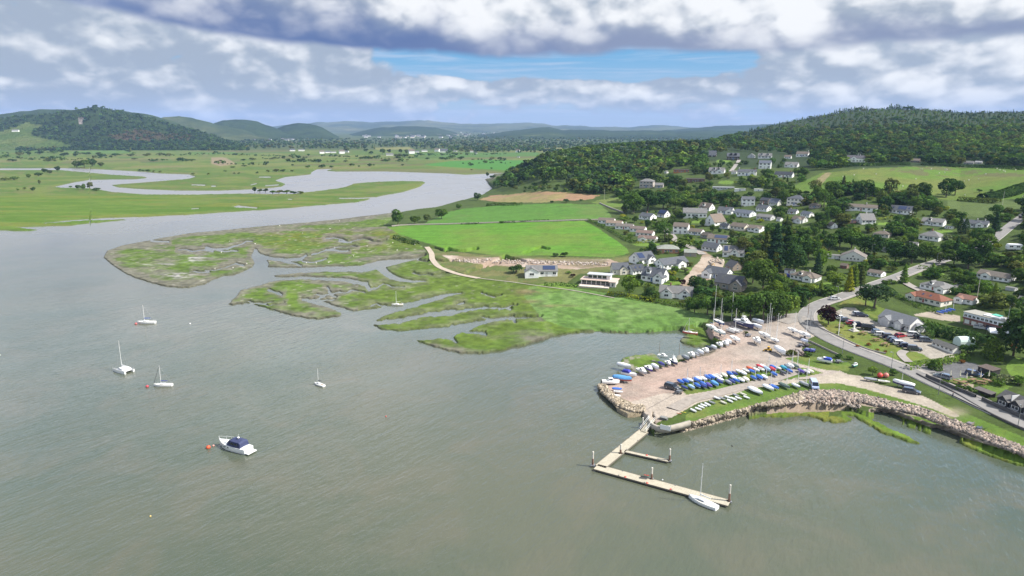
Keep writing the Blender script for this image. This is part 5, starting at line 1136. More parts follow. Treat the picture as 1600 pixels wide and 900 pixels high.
def quads(P, Nn, size, jit=.5, aspect=1.0):
    n = len(P); Nn = Nn + nr.normal(0, jit, (n, 3)); Nn /= np.linalg.norm(Nn, axis=1)[:, None] + 1e-9
    r = nr.normal(0, 1, (n, 3)); T = np.cross(Nn, r); T /= np.linalg.norm(T, axis=1)[:, None] + 1e-9; B = np.cross(Nn, T)
    s = (size * nr.uniform(.6, 1.35, n))[:, None]; a = T * s; b = B * s * aspect
    k = nr.uniform(.55, 1.1, (n, 4, 1))
    V = np.stack([P - a * k[:, 0] - b * k[:, 1] * .4, P + b * k[:, 1] - a * .3, P + a * k[:, 2] + b * .3, P - b * k[:, 3] + a * .35], 1)
    return V.reshape(-1, 3)
def sph(n):
    d = nr.normal(0, 1, (n, 3)); return d / np.linalg.norm(d, axis=1)[:, None]
def crown_pts(kind, n):
    if kind == 'broad' or kind == 'pine':
        k = nr.integers(10, 15); C = sph(k) * nr.uniform(.55, 1, (k, 1)) * np.array([.29, .29, .30]) + np.array([0, 0, .52])
        if kind == 'pine': C = sph(k) * nr.uniform(.5, 1, (k, 1)) * np.array([.26, .26, .27]) + np.array([0, 0, .58])
        R = nr.uniform(.12, .20, k); C[0] = (0, 0, .50); R[0] = .28
        i = nr.integers(0, k, n * 2); d = sph(n * 2); d[:, 2] = np.where(d[:, 2] < -.75, -d[:, 2], d[:, 2])
        P = C[i] + d * R[i][:, None] * nr.uniform(.8, 1.12, (n * 2, 1)) * (1, 1, .85)
        dist = np.linalg.norm((P[:, None] - C[None]) / (1, 1, .85), axis=2) / R[None]; ok = (dist > .72).all(1); P, d = P[ok][:n], d[ok][:n]
        return P, d * .7 + (P - (0, 0, .4)) * .8
    if kind == 'conifer':
        z = nr.beta(1.1, 1.5, n) * .93 + .06; tier = (np.sin(z * 46 + nr.normal(0, .4, n)) * .5 + .5)
        r = .23 * (1 - z) ** .78 * (.55 + .45 * tier) + .008; a = nr.uniform(0, 6.283, n); a += np.sin(z * 20) * .3
        rad = r * nr.uniform(.72, 1.1, n); P = np.stack([np.cos(a) * rad, np.sin(a) * rad, z - .25 * rad], 1)
        return P, np.stack([np.cos(a), np.sin(a), np.full(n, .75)], 1)
    if kind == 'cypress':
        z = nr.uniform(.03, 1, n); r = .16 * np.sin(np.clip(z, .0, 1) ** .7 * 3.1416 * .93 + .12) + .01; a = nr.uniform(0, 6.283, n); rad = r * nr.uniform(.8, 1.1, n)
        return np.stack([np.cos(a) * rad, np.sin(a) * rad, z], 1), np.stack([np.cos(a), np.sin(a), np.full(n, .45)], 1)
    if kind == 'dome':
        d = sph(n); d[:, 2] = np.abs(d[:, 2]); P = d * np.array([.42, .42, .96]) * nr.uniform(.84, 1.06, (n, 1)); P += .05 * np.sin(P * 19 + 1); return P, d
    k = 6; C = sph(k) * np.array([.34, .34, .2]) + (0, 0, .42); R = nr.uniform(.26, .42, k); i = nr.integers(0, k, n); d = sph(n); d[:, 2] = np.abs(d[:, 2]) * 1 - .12
    return C[i] + d * R[i][:, None] * nr.uniform(.8, 1.1, (n, 1)), d
def crown(kind, n, size, name='crown'):
    P, Nn = crown_pts(kind, n); V = quads(P, Nn, size); f = np.arange(len(V)).reshape(-1, 4)
    return mesh_np(name, V, f, [LEAF])
def trunk_mesh(kind):
    b = MB(); r = .022
    if kind in ('broad', 'pine'):
        b.loft([[(x + rr * math.cos(t), rr * math.sin(t), z) for t in [k * math.pi / 3 for k in range(6)]] for z, rr, x in ((-.12, r * 1.5, 0), (.12, r, .004), (.35, r * .75, -.008), (.6, r * .35, .01))])
        for a in (.3, 1.9, 3.6, 5.0): b.tube((0, 0, .30 + .04 * a), (.16 * math.cos(a), .16 * math.sin(a), .52 + .03 * a), r * .45, r * .18, 5)
    else:
        b.loft([[(rr * math.cos(t), rr * math.sin(t), z) for t in [k * math.pi / 3 for k in range(6)]] for z, rr in ((-.12, r * 1.2), (.3, r * .8), (.95, r * .1))])
        for k in range(5): b.tube((0, 0, .2 + .12 * k), (.1 * math.cos(k * 2), .1 * math.sin(k * 2), .2 + .12 * k), r * .3, r * .1, 4)
    return b.mesh('trunk', [BARK])
CROWNS = {'broad': [crown('broad', 1500, .034) for _ in range(6)], 'pine': [crown('pine', 1100, .030) for _ in range(3)], 'conifer': [crown('conifer', 1700, .026) for _ in range(3)],
          'cypress': [crown('cypress', 900, .026) for _ in range(2)], 'dome': [crown('dome', 1400, .05)], 'bush': [crown('bush', 520, .085, 'foliage') for _ in range(4)]}
TRUNKS = {k: trunk_mesh(k) for k in ('broad', 'conifer')}; TRUNKS['pine'] = TRUNKS['broad']; TRUNKS['cypress'] = TRUNKS['dome'] = TRUNKS['conifer']
STEM = MB().tube((0, 0, -.2), (.02, 0, .35), .05, .03, 5).tube((0, 0, -.1), (.2, .1, .4), .03, .015, 5).tube((0, 0, -.1), (-.15, .15, .4), .03, .015, 5).mesh('stem', [BARK])
GREENS = {'dark': (.042, .082, .026), 'mid': (.070, .128, .032), 'light': (.112, .180, .036), 'yellow': (.21, .245, .03), 'olive': (.092, .116, .038), 'blue': (.042, .080, .044), 'purple': (.032, .014, .018), 'silver': (.16, .19, .12), 'rust': (.22, .10, .04)}
tr_ = random.Random(23)
def tint(c):
    k = tr_.uniform(.82, 1.2); return (c[0] * k * tr_.uniform(.9, 1.12), c[1] * k, c[2] * k * tr_.uniform(.85, 1.1))
def plant(kind, px, py, hpx, label, group, green='mid', wk=1.0, loc=None, bush=False, cat=None, hm=None):
    p = loc or gp(px, py); h = hm or hpx * depth(p) / F * 1.04
    r = empty('bush' if bush else {'broad': 'broadleaf_tree', 'pine': 'pine_tree', 'conifer': 'conifer_tree', 'cypress': 'cypress_tree', 'dome': 'clipped_tree'}[kind], p, tr_.uniform(0, 6.28), 1.0, label, cat or ('bush' if bush else 'tree'), group)
    r.scale = (h * wk, h * wk, h)
    link('foliage' if bush else 'crown', tr_.choice(CROWNS[kind]), r, color=tint(GREENS[green]))
    link('stem' if bush else 'trunk', STEM if bush else TRUNKS[kind], r)
    return r
TREECOUNT = [0]
# notable trees ---------------------------------------------------------
NOTABLE = [
 ('broad', 1294, 507, 32, 'purple', 1.35, 'round purple leaved tree at the end of the car park lawn'),
 ('pine', 1366, 482, 40, 'blue', 1.7, 'spreading dark pine by the main road above the car park'), ('pine', 1352, 478, 30, 'dark', 1.5, 'lower dark pine beside the spreading pine'),
 ('dome', 1550, 560, 32, 'light', 1.0, 'tall domed golden green conifer by the pub lawn'), ('dome', 1461, 577, 16, 'mid', 1.35, 'clipped round bush tree at the corner of the pub garden'),
 ('broad', 1583, 556, 70, 'dark', .95, 'huge dark tree beside the clubhouse'), ('broad', 1606, 562, 84, 'dark', .9, 'tall dark tree at the edge of the pub lawn'), ('broad', 1612, 520, 66, 'mid', .9, 'broad green tree beyond the clubhouse end'), ('broad', 1592, 532, 46, 'blue', 1.1, 'dark blue green tree behind the marquee'),
 ('conifer', 1210, 418, 68, 'blue', 1.15, 'tallest dark spruce in the middle of the village'), ('conifer', 1228, 412, 58, 'dark', 1.2, 'second tall spruce next to the tallest one'), ('conifer', 1196, 408, 46, 'olive', 1.2, 'olive green conifer beside the tall spruces'), ('broad', 1180, 430, 42, 'olive', 1.1, 'loose olive tree in front of the tall spruces'),
 ('broad', 1192, 452, 52, 'mid', .95, 'big round tree above the stone gabled new house'), ('broad', 1176, 442, 40, 'mid', 1.0, 'green tree shading the new stone house'), ('cypress', 1211, 420, 30, 'yellow', 1.0, 'bright yellow cypress among dark conifers'), ('broad', 1240, 425, 48, 'dark', 1.0, 'dark tree behind the brick chimney bungalow'), ('broad', 1262, 408, 38, 'mid', 1.1, 'wide green tree west of the wide chalet'), ('broad', 1282, 420, 34, 'light', .9, 'light green tree beside the wide chalet'),
 ('conifer', 1277, 428, 34, 'blue', 1.1, 'blue green conifer behind the brick chimney bungalow'),
 ('broad', 1105, 492, 34, 'mid', 1.2, 'first dark tree of the row above the boat masts'), ('broad', 1128, 495, 36, 'dark', 1.2, 'second tree of the row above the boat masts'), ('broad', 1150, 497, 40, 'mid', 1.1, 'third tree of the row above the boat masts'), ('broad', 1172, 500, 50, 'mid', 1.15, 'tall full tree behind the navy motor cruiser'), ('broad', 1192, 503, 56, 'mid', 1.1, 'largest tree beside the boatyard entrance'), ('broad', 1212, 500, 52, 'mid', 1.1, 'wide tree at the boatyard entrance'), ('broad', 1228, 496, 46, 'light', 1.0, 'lighter tree closest to the road bend'), ('broad', 1205, 478, 42, 'light', 1.0, 'pale green tree behind the boatyard trees'), ('broad', 1238, 482, 30, 'mid', 1.0, 'small tree on the road bank by the bend'), ('broad', 1085, 488, 26, 'mid', 1.2, 'low tree at the end of the row above the reeds'),
 ('broad', 983, 462, 36, 'light', 1.0, 'leafy green tree beside the modern house'), ('broad', 1050, 442, 14, 'light', 1.0, 'small bright tree by the mud road'), ('broad', 1066, 446, 12, 'purple', 1.1, 'small purple tree by the mud road'),
 ('conifer', 1412, 442, 30, 'light', 1.15, 'dense green cone shaped tree beside the main road'), ('conifer', 1335, 448, 34, 'light', 1.0, 'golden green conifer by the garden shed'), ('conifer', 1326, 455, 38, 'yellow', 1.0, 'layered golden conifer above the road'), ('conifer', 1345, 446, 32, 'olive', 1.1, 'olive conifer beside the layered golden one'), ('dome', 1334, 428, 14, 'yellow', 1.1, 'bright yellow rounded conifer by the garden shed'),
 ('cypress', 1500, 364, 22, 'dark', 1.3, 'first dark cypress beside the tall chimney bungalow'), ('cypress', 1508, 365, 23, 'blue', 1.3, 'second dark cypress beside the tall chimney bungalow'), ('conifer', 1555, 362, 30, 'blue', 1.3, 'layered cedar at the roadside above the village'),
 ('broad', 1398, 410, 36, 'dark', 1.15, 'big dark tree left of the copse by the main road'), ('broad', 1424, 412, 38, 'dark', 1.15, 'biggest dark tree of the copse by the main road'), ('broad', 1446, 408, 32, 'mid', 1.2, 'round tree between the copse and the main road'), ('broad', 1512, 420, 40, 'dark', 1.1, 'dark tree overhanging the main road'), ('broad', 1530, 414, 44, 'dark', 1.1, 'tall dark tree above the wide white bungalow'), ('broad', 1490, 414, 30, 'mid', 1.3, 'broad tree beside the shaded stretch of road'), ('broad', 1540, 390, 28, 'mid', 1.3, 'spreading tree below the upper road'), ('broad', 1350, 397, 32, 'mid', 1.2, 'rounded tree behind the wide chalet'), ('broad', 1330, 388, 34, 'mid', 1.2, 'full green tree above the wide chalet'), ('broad', 1312, 386, 30, 'dark', 1.2, 'dark tree beside the wide chalet'), ('broad', 1366, 398, 34, 'dark', 1.1, 'very dark tree by the wide chalet lawn'), ('broad', 1295, 392, 28, 'mid', 1.2, 'soft green tree below the little white cottage'),
 ('broad', 1491, 442, 24, 'mid', 1.3, 'round tree at the drive of the wide white bungalow'), ('broad', 1467, 412, 20, 'olive', 1.0, 'small dark orchard tree by the main road'), ('broad', 990, 333, 34, 'mid', 1.3, 'great round tree at the top of the green fields'), ('broad', 1012, 330, 34, 'dark', 1.3, 'second great round tree above the terrace'), ('broad', 976, 333, 14, 'olive', 1.2, 'small brown green tree by the field dyke'), ('broad', 1036, 326, 30, 'dark', 1.3, 'dark round tree above the solar roofed gable'), ('broad', 1055, 326, 22, 'mid', 1.3, 'lower green tree in the belt of round trees'), ('broad', 1478, 308, 32, 'dark', 1.1, 'round dark tree standing in the hill pasture'), ('broad', 1492, 305, 26, 'dark', 1.2, 'tree hugging the round pasture tree'),
 ('broad', 622, 352, 26, 'mid', 1.1, 'leafy tree at the corner of the green field'), ('broad', 648, 350, 16, 'mid', 1.3, 'low tree second along the field corner'), ('broad', 690, 342, 20, 'mid', 1.2, 'grey green tree on the field edge by the river'), ('broad', 667, 347, 14, 'olive', 1.3, 'small tree between the two field edge trees'), ('broad', 746, 313, 14, 'dark', 1.1, 'lone round tree at the tan field corner'), ('broad', 717, 327, 10, 'mid', 1.2, 'small tree on the bank below the tan field'),
 ('broad', 1395, 586, 10, 'mid', 1.6, 'small tree beside the small upturned red buoys'), ('broad', 1363, 586, 16, 'light', 1.2, 'young tree behind the grey dinghy at the roadside')]
for k, x, y, h, g, w, lab in NOTABLE:
    plant(k, x, y, h, lab, None, g, w); TREECOUNT[0] += 1
    RECTS.append((x - h * .3, y - h * .5, x + h * .3, y, y))
# fields, roads and yards stay clear -----------------------------------------
ROADPOLY = [(x, y) for x, y in ROADPX]
def clear_ground(x, y):
    a = np.array([float(x)]), np.array([float(y)])
    for P in (P_FIELD1, P_FIELD2, P_FIELD3, P_TAN, P_YARD, P_VERGE, P_LGRASS, P_CARPARK, P_LAWN, P_LAWN2, P_LAWN3, P_PUBCAR, P_CLUBYARD, P_SITE, P_RUBBLE, P_REED, P_HILLFIELD, P_BGRASS, P_TRACK, P_DGRASS):
        if inpoly(*a, P)[0]: return False
    if segdist(*a, ROADPX, False, 14)[0] < (7 if y > 420 else 4): return False
    if segdist(*a, [(1098, 398), (1056, 376), (1046, 365), (1028, 350)], False, 8)[0] < 4: return False
    for (lx, ly, w, h) in LAWNS:
        if ((x - lx) / (w / 2)) ** 2 + ((y - ly) / (h / 2)) ** 2 < 1: return False
    return True
COVER = {}
def hides(x, y, h, w):
    """would a plant at (x, y) cover too much of a building in the photo, or stand in it?"""
    hit = []
    for i, (x0, y0, x1, y1, by) in enumerate(RECTS):
        ox = min(x1, x + w / 2) - max(x0, x - w / 2); oy = min(y1, y) - max(y0, y - h)
        if ox <= 0 or oy <= 0: continue
        if x0 < x < x1 and by - (y1 - y0) * .8 < y <= by: return True
        if y > by - 1:
            f = ox * oy / ((x1 - x0) * (y1 - y0))
            if f > .09 or COVER.get(i, 0) + f > .16: return True
            hit.append((i, f))
    for i, f in hit: COVER[i] = COVER.get(i, 0) + f
    return False
def near_house(x, y):
    b = min(HREF, key=lambda h: math.hypot(h[2] - x, (h[3] - y) * 2.2)); dx, dy = x - b[2], y - b[3]
    rel = 'in front of' if dy > 3 and abs(dx) < 22 else 'behind' if dy < -8 and abs(dx) < 22 else 'beside'
    return rel, b[1]
RECTS += [(1548, 338, 1604, 384, 384), (1385, 424, 1445, 438, 438), (1262, 462, 1345, 474, 474)]
VILL = [(985, 322), (1030, 300), (1062, 292), (1100, 276), (1160, 272), (1215, 268), (1240, 262), (1262, 275), (1236, 296), (1262, 303), (1300, 300), (1350, 302), (1440, 308), (1500, 340), (1545, 342), (1590, 330), (1640, 300), (1680, 320), (1660, 480), (1600, 540), (1500, 470), (1400, 445), (1345, 456), (1290, 462), (1250, 482), (1235, 500), (1100, 497), (1060, 484), (990, 466), (984, 440), (1000, 400), (985, 380), (960, 352), (975, 335)]
def fill_village():
    placed = []; names = {'dark': 'dark green', 'mid': 'leafy green', 'light': 'light green', 'olive': 'olive green', 'blue': 'blue green', 'yellow': 'golden', 'silver': 'silvery'}
    r = random.Random(41); tries = 0; used = {}
    def lab(what, x, y):
        rel, ref = near_house(x, y); s = f'{what} {rel} the {ref}'
        w = s.split(); return ' '.join(w[:16])
    want = 300 - TREECOUNT[0]; n = 0
    conif = [(1260, 285, 1450, 322)]
    while n < want and tries < 30000:
        tries += 1; x = r.uniform(960, 1680); y = 262 + (530 - 262) * r.random() ** 1.15
        if not inp1(x, y, VILL) or not clear_ground(x, y): continue
        inC = 1262 < x < 1445 and y < 324
        hm = r.uniform(9, 14) if inC else r.choice([5, 6, 7, 8, 9, 10, 11]) * r.uniform(.85, 1.15)
        p = gp(x, y); h = hm * F / depth(p); w = h * .85
        sp = h * .42 if inC else h * .62
        if any(abs(x - a) < sp and abs(y - b) < sp * .55 for a, b in placed) or hides(x, y, h, w): continue
        kind = r.choice(['pine', 'pine', 'broad', 'conifer', 'pine']) if inC else r.choice(['broad'] * 8 + ['conifer', 'pine'])
        g = r.choice(['olive', 'dark', 'olive', 'mid']) if inC else r.choice(['dark', 'mid', 'mid', 'mid', 'dark', 'olive', 'light'])
        form = {'broad': 'rounded tree', 'pine': 'spreading pine', 'conifer': 'pointed conifer'}[kind]
        l = f'{names[g]} {form} in the dense pine belt below the hill pasture' if inC else lab(f'{names[g]} {form}', x, y)
        plant(kind, x, y, h, l, 'trees of the pine belt' if inC else 'garden trees of the village', g, r.uniform(.95, 1.35)); placed.append((x, y)); n += 1
    nb = 0; tries = 0
    while nb < 172 and tries < 30000:
        tries += 1; x = r.uniform(960, 1660); y = r.uniform(266, 540)
        if not inp1(x, y, VILL) or not clear_ground(x, y): continue
        hm = r.uniform(1.6, 3.6); p = gp(x, y); h = hm * F / depth(p)
        sp = h * .8
        if any(abs(x - a) < sp and abs(y - b) < sp * .5 for a, b in placed) or hides(x, y, h, h * 1.2): continue
        g = r.choice(['mid', 'light', 'dark', 'olive', 'mid', 'light', 'yellow', 'silver', 'mid'])
        plant('bush', x, y, h, lab(f'{names[g]} garden bush', x, y), 'garden bushes of the village', g, r.uniform(.9, 1.5), bush=True); placed.append((x, y)); nb += 1
    return placed
PLACED = fill_village()
# hedges -------------------------------------------------------------------------
def hedge(pts, h, w, label, green='mid', name='hedge', dens=9, clipped=True):
    C = centreline(pts, .5); P = []; Nn = []
    L = sum((b - a).length for a, b in zip(C, C[1:])); n = int(L * dens * (h + w) / 2.2)
    for _ in range(n):
        i = tr_.randrange(len(C) - 1); p = C[i].lerp(C[i + 1], tr_.random()); d = (C[i + 1] - C[i]); d.z = 0; d.normalize(); s = Vector((d.y, -d.x, 0))
        a = tr_.uniform(-.35, math.pi + .35); k = h * (1 + .18 * math.sin(p.x * .9 + p.y * .7)) if not clipped else h * (1 + .05 * math.sin(p.x * .7))
        ca, sa = math.cos(a), math.sin(a); e = .7
        q = p + s * (math.copysign(abs(ca) ** e, ca) * w / 2) + Vector((0, 0, max(0, math.copysign(abs(sa) ** e, sa)) * k)); P.append(q); Nn.append(s * ca + Vector((0, 0, sa)))
    o = C[len(C) // 2]; V = quads(np.array(P) - np.array(o), np.array(Nn), .20 + .06 * h + .015 * w, .35); me = mesh_np(name, V, np.arange(len(V)).reshape(-1, 4), [LEAF])
    ob = link(name, me, None, o, color=GREENS[green]); return setp(ob, label, 'hedge', 'hedges of the village')
for a in [
 ([(1417, 577), (1440, 573), (1470, 569), (1495, 563), (1510, 560)], 1.9, 2.6, 'thick bright green hedge between the lawn path and the pub car park', 'light'),
 ([(1388, 455), (1400, 462), (1412, 470), (1440, 482), (1466, 489)], 1.6, 1.6, 'long clipped hedge below the red tiled bungalow', 'mid'),
 ([(1384, 447), (1386, 456), (1396, 464)], 1.6, 2, 'rounded end hedge at the drive of the red tiled bungalow', 'light'),
 ([(1440, 526), (1455, 522), (1480, 525), (1510, 532), (1535, 540), (1552, 543)], 3.4, 6, 'broad dark shrub belt between the car park and the clubhouse', 'dark'),
 ([(1422, 515), (1436, 510), (1450, 512), (1470, 518)], 2.6, 4, 'dark shrub belt beside the hall', 'mid'),
 ([(1462, 432), (1480, 436), (1500, 441), (1508, 446)], 1.5, 1.5, 'dark clipped hedge behind the grey hip roofed bungalow', 'dark'),
 ([(1466, 424), (1480, 426), (1495, 429)], 2, 2, 'tall dark hedge at the shaded road corner', 'dark'), ([(1515, 448), (1535, 450), (1550, 453)], 1.4, 1.4, 'clipped hedge below the wide white bungalow', 'mid'),
 ([(950, 461), (975, 464), (1000, 469), (1022, 473)], 1.9, 2.4, 'yellow green hedge on the marsh edge below the modern house', 'yellow'), ([(1024, 473), (1050, 477), (1085, 482)], 1.7, 2.4, 'light green hedge below the gabled bungalow', 'light'),
 ([(994, 381), (1010, 379.5), (1032, 378)], 1.6, 1.8, 'yellow green clipped hedge at the end of the field terrace', 'yellow'), ([(918, 345), (935, 352), (955, 362), (975, 374), (990, 380)], 1.8, 2.4, 'bushy hedge between the field terrace and the big field', 'mid'),
 ([(1286, 454), (1300, 456), (1316, 455)], 2.4, 3.4, 'rounded light green hedge on the roadside lawn', 'light'), ([(1232, 452), (1250, 455), (1262, 457)], 1.4, 1.8, 'low bright hedge below the brick chimney bungalow', 'light'),
 ([(1355, 326), (1372, 327), (1390, 327)], 1.6, 1.8, 'green hedge between the very long bungalow and the skylight house', 'light'), ([(1372, 344), (1400, 341), (1430, 344)], 1.4, 1.6, 'yellow hedge below the skylight house', 'yellow'), ([(1396, 357), (1420, 360), (1440, 360)], 1.4, 1.6, 'yellow green hedge above the pyramid roofed bungalow', 'yellow'),
 ([(1435, 419), (1448, 421), (1462, 420)], 1.8, 2, 'light green hedge along the main road bend', 'light'), ([(1384, 458), (1374, 456)], 1.2, 1.2, 'short hedge at the road corner', 'light'),
 ([(1322, 258), (1345, 259), (1355, 259)], 3, 6, 'dark shrubbery below the white manor', 'dark'), ([(1290, 262), (1320, 261), (1360, 259), (1420, 258)], 2.5, 4, 'long dark hedge along the top of the pasture', 'dark'), ([(1440, 258), (1480, 260), (1540, 262), (1600, 265)], 2.5, 4, 'dark hedge continuing along the top of the pasture', 'dark'),
 ([(1536, 312), (1570, 306), (1600, 296), (1640, 288)], 4, 12, 'dark gorse bank at the side of the pasture', 'dark'), ([(1500, 313), (1530, 315), (1560, 317)], 2.5, 6, 'band of dark gorse under the pasture', 'olive'),
 ([(720, 351), (735, 350.5), (748, 350)], 1.2, 2, 'first dark thorn hedge between the green fields', 'dark'), ([(785, 348.5), (805, 347.5)], 1.4, 2.4, 'second dark thorn hedge between the green fields', 'dark'), ([(810, 347.5), (830, 346.5)], 1.3, 2.2, 'third dark thorn hedge between the green fields', 'dark'), ([(834, 346.5), (857, 345.5)], 1.5, 2.2, 'longest dark thorn hedge between the green fields', 'dark'), ([(870, 345), (897, 344)], .8, 1.6, 'lowest thorn hedge between the green fields', 'dark'),
 ([(760, 322), (775, 321), (790, 321), (805, 321)], 2.8, 3, 'tall thorn hedge below the tan field', 'mid'), ([(806, 321), (816, 320)], 2.4, 3, 'end clump of the thorn hedge below the tan field', 'mid'), ([(618, 372), (628, 376), (640, 380), (652, 382)], 2.2, 4, 'dark scrub bank beside the shore path', 'dark'),
 ([(850, 446), (862, 446), (880, 446), (905, 449)], 1.4, 2.5, 'dark shrubs before the solar bungalow and modern house', 'mid')]: hedge(*a)
for x, y, h, l, g in [(806, 426, 14, 'dark round bush beside the solar panel bungalow', 'dark'), (868, 401, 6, 'dark bush on the rubble track edge', 'dark'), (882, 401, 8, 'larger dark bush on the rubble track edge', 'dark'), (895, 433, 6, 'purple bush by the modern house', 'purple'), (888, 428, 5, 'small green bush near the modern house', 'light'), (783, 349, 4, 'small dark bush on the field dyke', 'dark'), (885, 316, 6, 'round dark bush under the tan field', 'dark'), (862, 317, 4, 'low bush under the tan field', 'dark'), (908, 314, 3, 'tiny bush at the end of the tan field', 'dark'),
  (1530, 300, 5, 'low dark gorse bush in the pasture', 'dark'), (1548, 299, 4, 'small dark gorse bush in the pasture', 'dark'), (1546, 302, 3, 'smallest gorse bush in the pasture', 'dark'), (1502, 567, 6, 'orange red shrub beside the pub car park', 'rust'), (1468, 571, 5, 'rusty flowering bush by the garden wall', 'rust'), (1340, 542, 4, 'first red flower bed bush on the sloping lawn', 'rust'), (1358, 540, 5, 'second red flower bed bush on the sloping lawn', 'rust'), (1320, 503, 3, 'small dark shrub on the lawn by the flagpole', 'dark'), (1332, 528, 4, 'green shrub on the lawn bank', 'olive'), (1371, 548, 4, 'brown shrub near the lawn end', 'rust'), (1384, 551, 4, 'last brown shrub on the lawn bank', 'rust'), (1310, 521, 4, 'dry shrub near the flagpole', 'olive'),
  (1236, 556, 10, 'scrubby bush beside the timber pile', 'olive'), (1262, 557, 8, 'green scrub behind the blue covered boat', 'mid'), (1312, 560, 8, 'dark scrub at the roadside above the slip lane', 'dark'), (1328, 562, 7, 'small scrub clump beside the turquoise boat', 'mid'), (1127, 538, 7, 'brown scrub between the mud spit and the yard', 'olive'), (1117, 533, 5, 'low scrub on the mud spit', 'mid'), (1165, 522, 5, 'scrub among the hauled boats', 'olive'), (1500, 610, 9, 'leafy bush in the pub garden', 'mid'), (1516, 612, 10, 'rounded bush beside the pub shelter', 'mid'), (1572, 600, 16, 'silvery tree like bush in the pub garden', 'silver'), (1590, 600, 14, 'green bush near the black restaurant', 'mid'), (1584, 545, 9, 'pink flowering bush on the pub lawn', 'rust'), (1562, 602, 12, 'willowy bush behind the pub shelter', 'light'), (1476, 600, 7, 'yellow green bush by the garden wall', 'light'), (1548, 590, 10, 'dark bush beside the dark timber shed', 'dark'), (1512, 575, 18, 'dark bush tree at the end of the white shed', 'dark') if False else (1512, 552, 16, 'dark leafy bush at the end of the long white shed', 'dark')]:
    plant('bush', x, y, h, l, None, g, 1.25, bush=True)
# trees and bushes across the river -----------------------------------------------------------------
pr = random.Random(3)
ACROSS = [(120, 262, 12, 1.6), (132, 262, 14, 1.6), (145, 260, 13, 1.5), (158, 261, 8, 1.6), (90, 268, 10, 1.2), (70, 270, 8, 1.6), (78, 272, 8, 1.5), (60, 275, 6, 1.6), (45, 278, 7, 1.5), (22, 281, 6, 1.8), (8, 282, 5, 2), (62, 289, 9, .8), (38, 296, 4, 1), (28, 298, 4, .8), (122, 296, 9, 1.3), (130, 297, 10, 1.3), (141, 296, 13, 1.0), (150, 298, 5, 2), (52, 298, 6, .9), (110, 293, 3, 1.3), (158, 258, 5, 1.6), (218, 267, 3, 1.2), (224, 268, 3, 1.2), (231, 268.5, 4, 1.3), (240, 269, 3, 1.1), (250, 269.5, 3, 1.2), (302, 273, 3.5, 1.2), (325, 273, 3, 1), (366, 272, 3, 1), (373, 272, 3, 1), (398, 301, 10, 1.2), (406, 300, 5, 1.2), (415, 300, 6, 1), (426, 302, 5, 1.6), (436, 302, 5.5, 1.6), (448, 302, 5.5, 1.8), (459, 303, 5, 1.6), (470, 303, 5, 1.6), (402, 271, 3, 1.2), (419, 269, 4, 1), (432, 268.5, 5, 1.5), (442, 268.5, 4.5, 1.6), (457, 268, 3, 1.4), (481, 262, 4, 1.6), (503, 262, 5, 1.8), (518, 262, 3.5, 1.4), (548, 259, 4, 1), (552, 259, 4, 1), (561, 261, 3, 1), (578, 260, 5, 1.2), (584, 259, 3, 1), (629, 259, 3, 1.3), (457, 259, 3, 1), (498, 254, 6, 1.2), (520, 253, 3, 2), (540, 253, 3, 2), (598, 252, 3, 2), (605, 252, 3, 2),
 (736, 259, 4, 1.5), (768, 264, 2.6, 1.3), (737, 266, 2.4, 1.3), (598, 241, 10, 1.3), (608, 239, 7, 1.3), (626, 240, 8, 1.1), (635, 240, 7, 1.2), (622, 246, 6, 1.8), (632, 246, 6, 1.8), (572, 237, 5, 1.2), (580, 241, 5, 1.1), (541, 236, 6, 1.4), (668, 249, 3, 1.6), (690, 249, 4, 2), (706, 247, 5, 2), (720, 248, 4, 2), (654, 242, 4, 1.2), (762, 276, 7, 1.2), (770, 279, 6, 1.3), (784, 284, 10, 1.3), (796, 286, 9, 1.3), (10, 246, 5, 1.8), (30, 243, 6, 1.5), (46, 243, 7, 1.4), (62, 241, 6, 1.5), (85, 240, 5, 1.6), (100, 244, 6, 1.6), (118, 245, 7, 1.4), (95, 238, 4, 1.6), (20, 252, 4, 2.5), (50, 250, 3, 2.5), (75, 252, 4, 2.5), (230, 244, 5, 1.8), (250, 243, 5, 1.6), (265, 244, 5, 1.5), (160, 245, 5, 2), (180, 244, 5, 2), (205, 244, 4, 2), (700, 240, 4, 1.6), (380, 251, 3, 2), (395, 250, 4, 2), (345, 252, 2.5, 2), (300, 251, 3, 3), (285, 250, 3, 3), (240, 252, 3, 3), (210, 249, 2.5, 3), (470, 252, 2.6, 2), (450, 250, 2.6, 2.5), (425, 249, 3, 2.5), (365, 262, 2.4, 3), (382, 260, 2.4, 3), (352, 268, 2, 2)]
for (x, y, h, w) in ACROSS:
    where = 'on the peninsula point' if 396 < x < 475 and y > 295 else 'by the small loop of the river' if x < 160 and y > 255 else 'on the far bank of the wide river' if y > 255 else 'on the far flat farmland'
    size = 'tall' if h > 7.5 else 'small' if h < 3.6 else 'mid sized'
    g = pr.choice(['dark', 'mid', 'dark', 'olive'])
    plant('broad' if h > 6 else 'bush', x, y, h, f'{size} {"wide" if w > 1.5 else "rounded"} dark tree {where}' if h > 6 else f'{size} {"spreading" if w > 1.5 else "rounded"} bush {where}', f'trees and bushes {where}', g, w if h <= 6 else w * .85, bush=h <= 6)
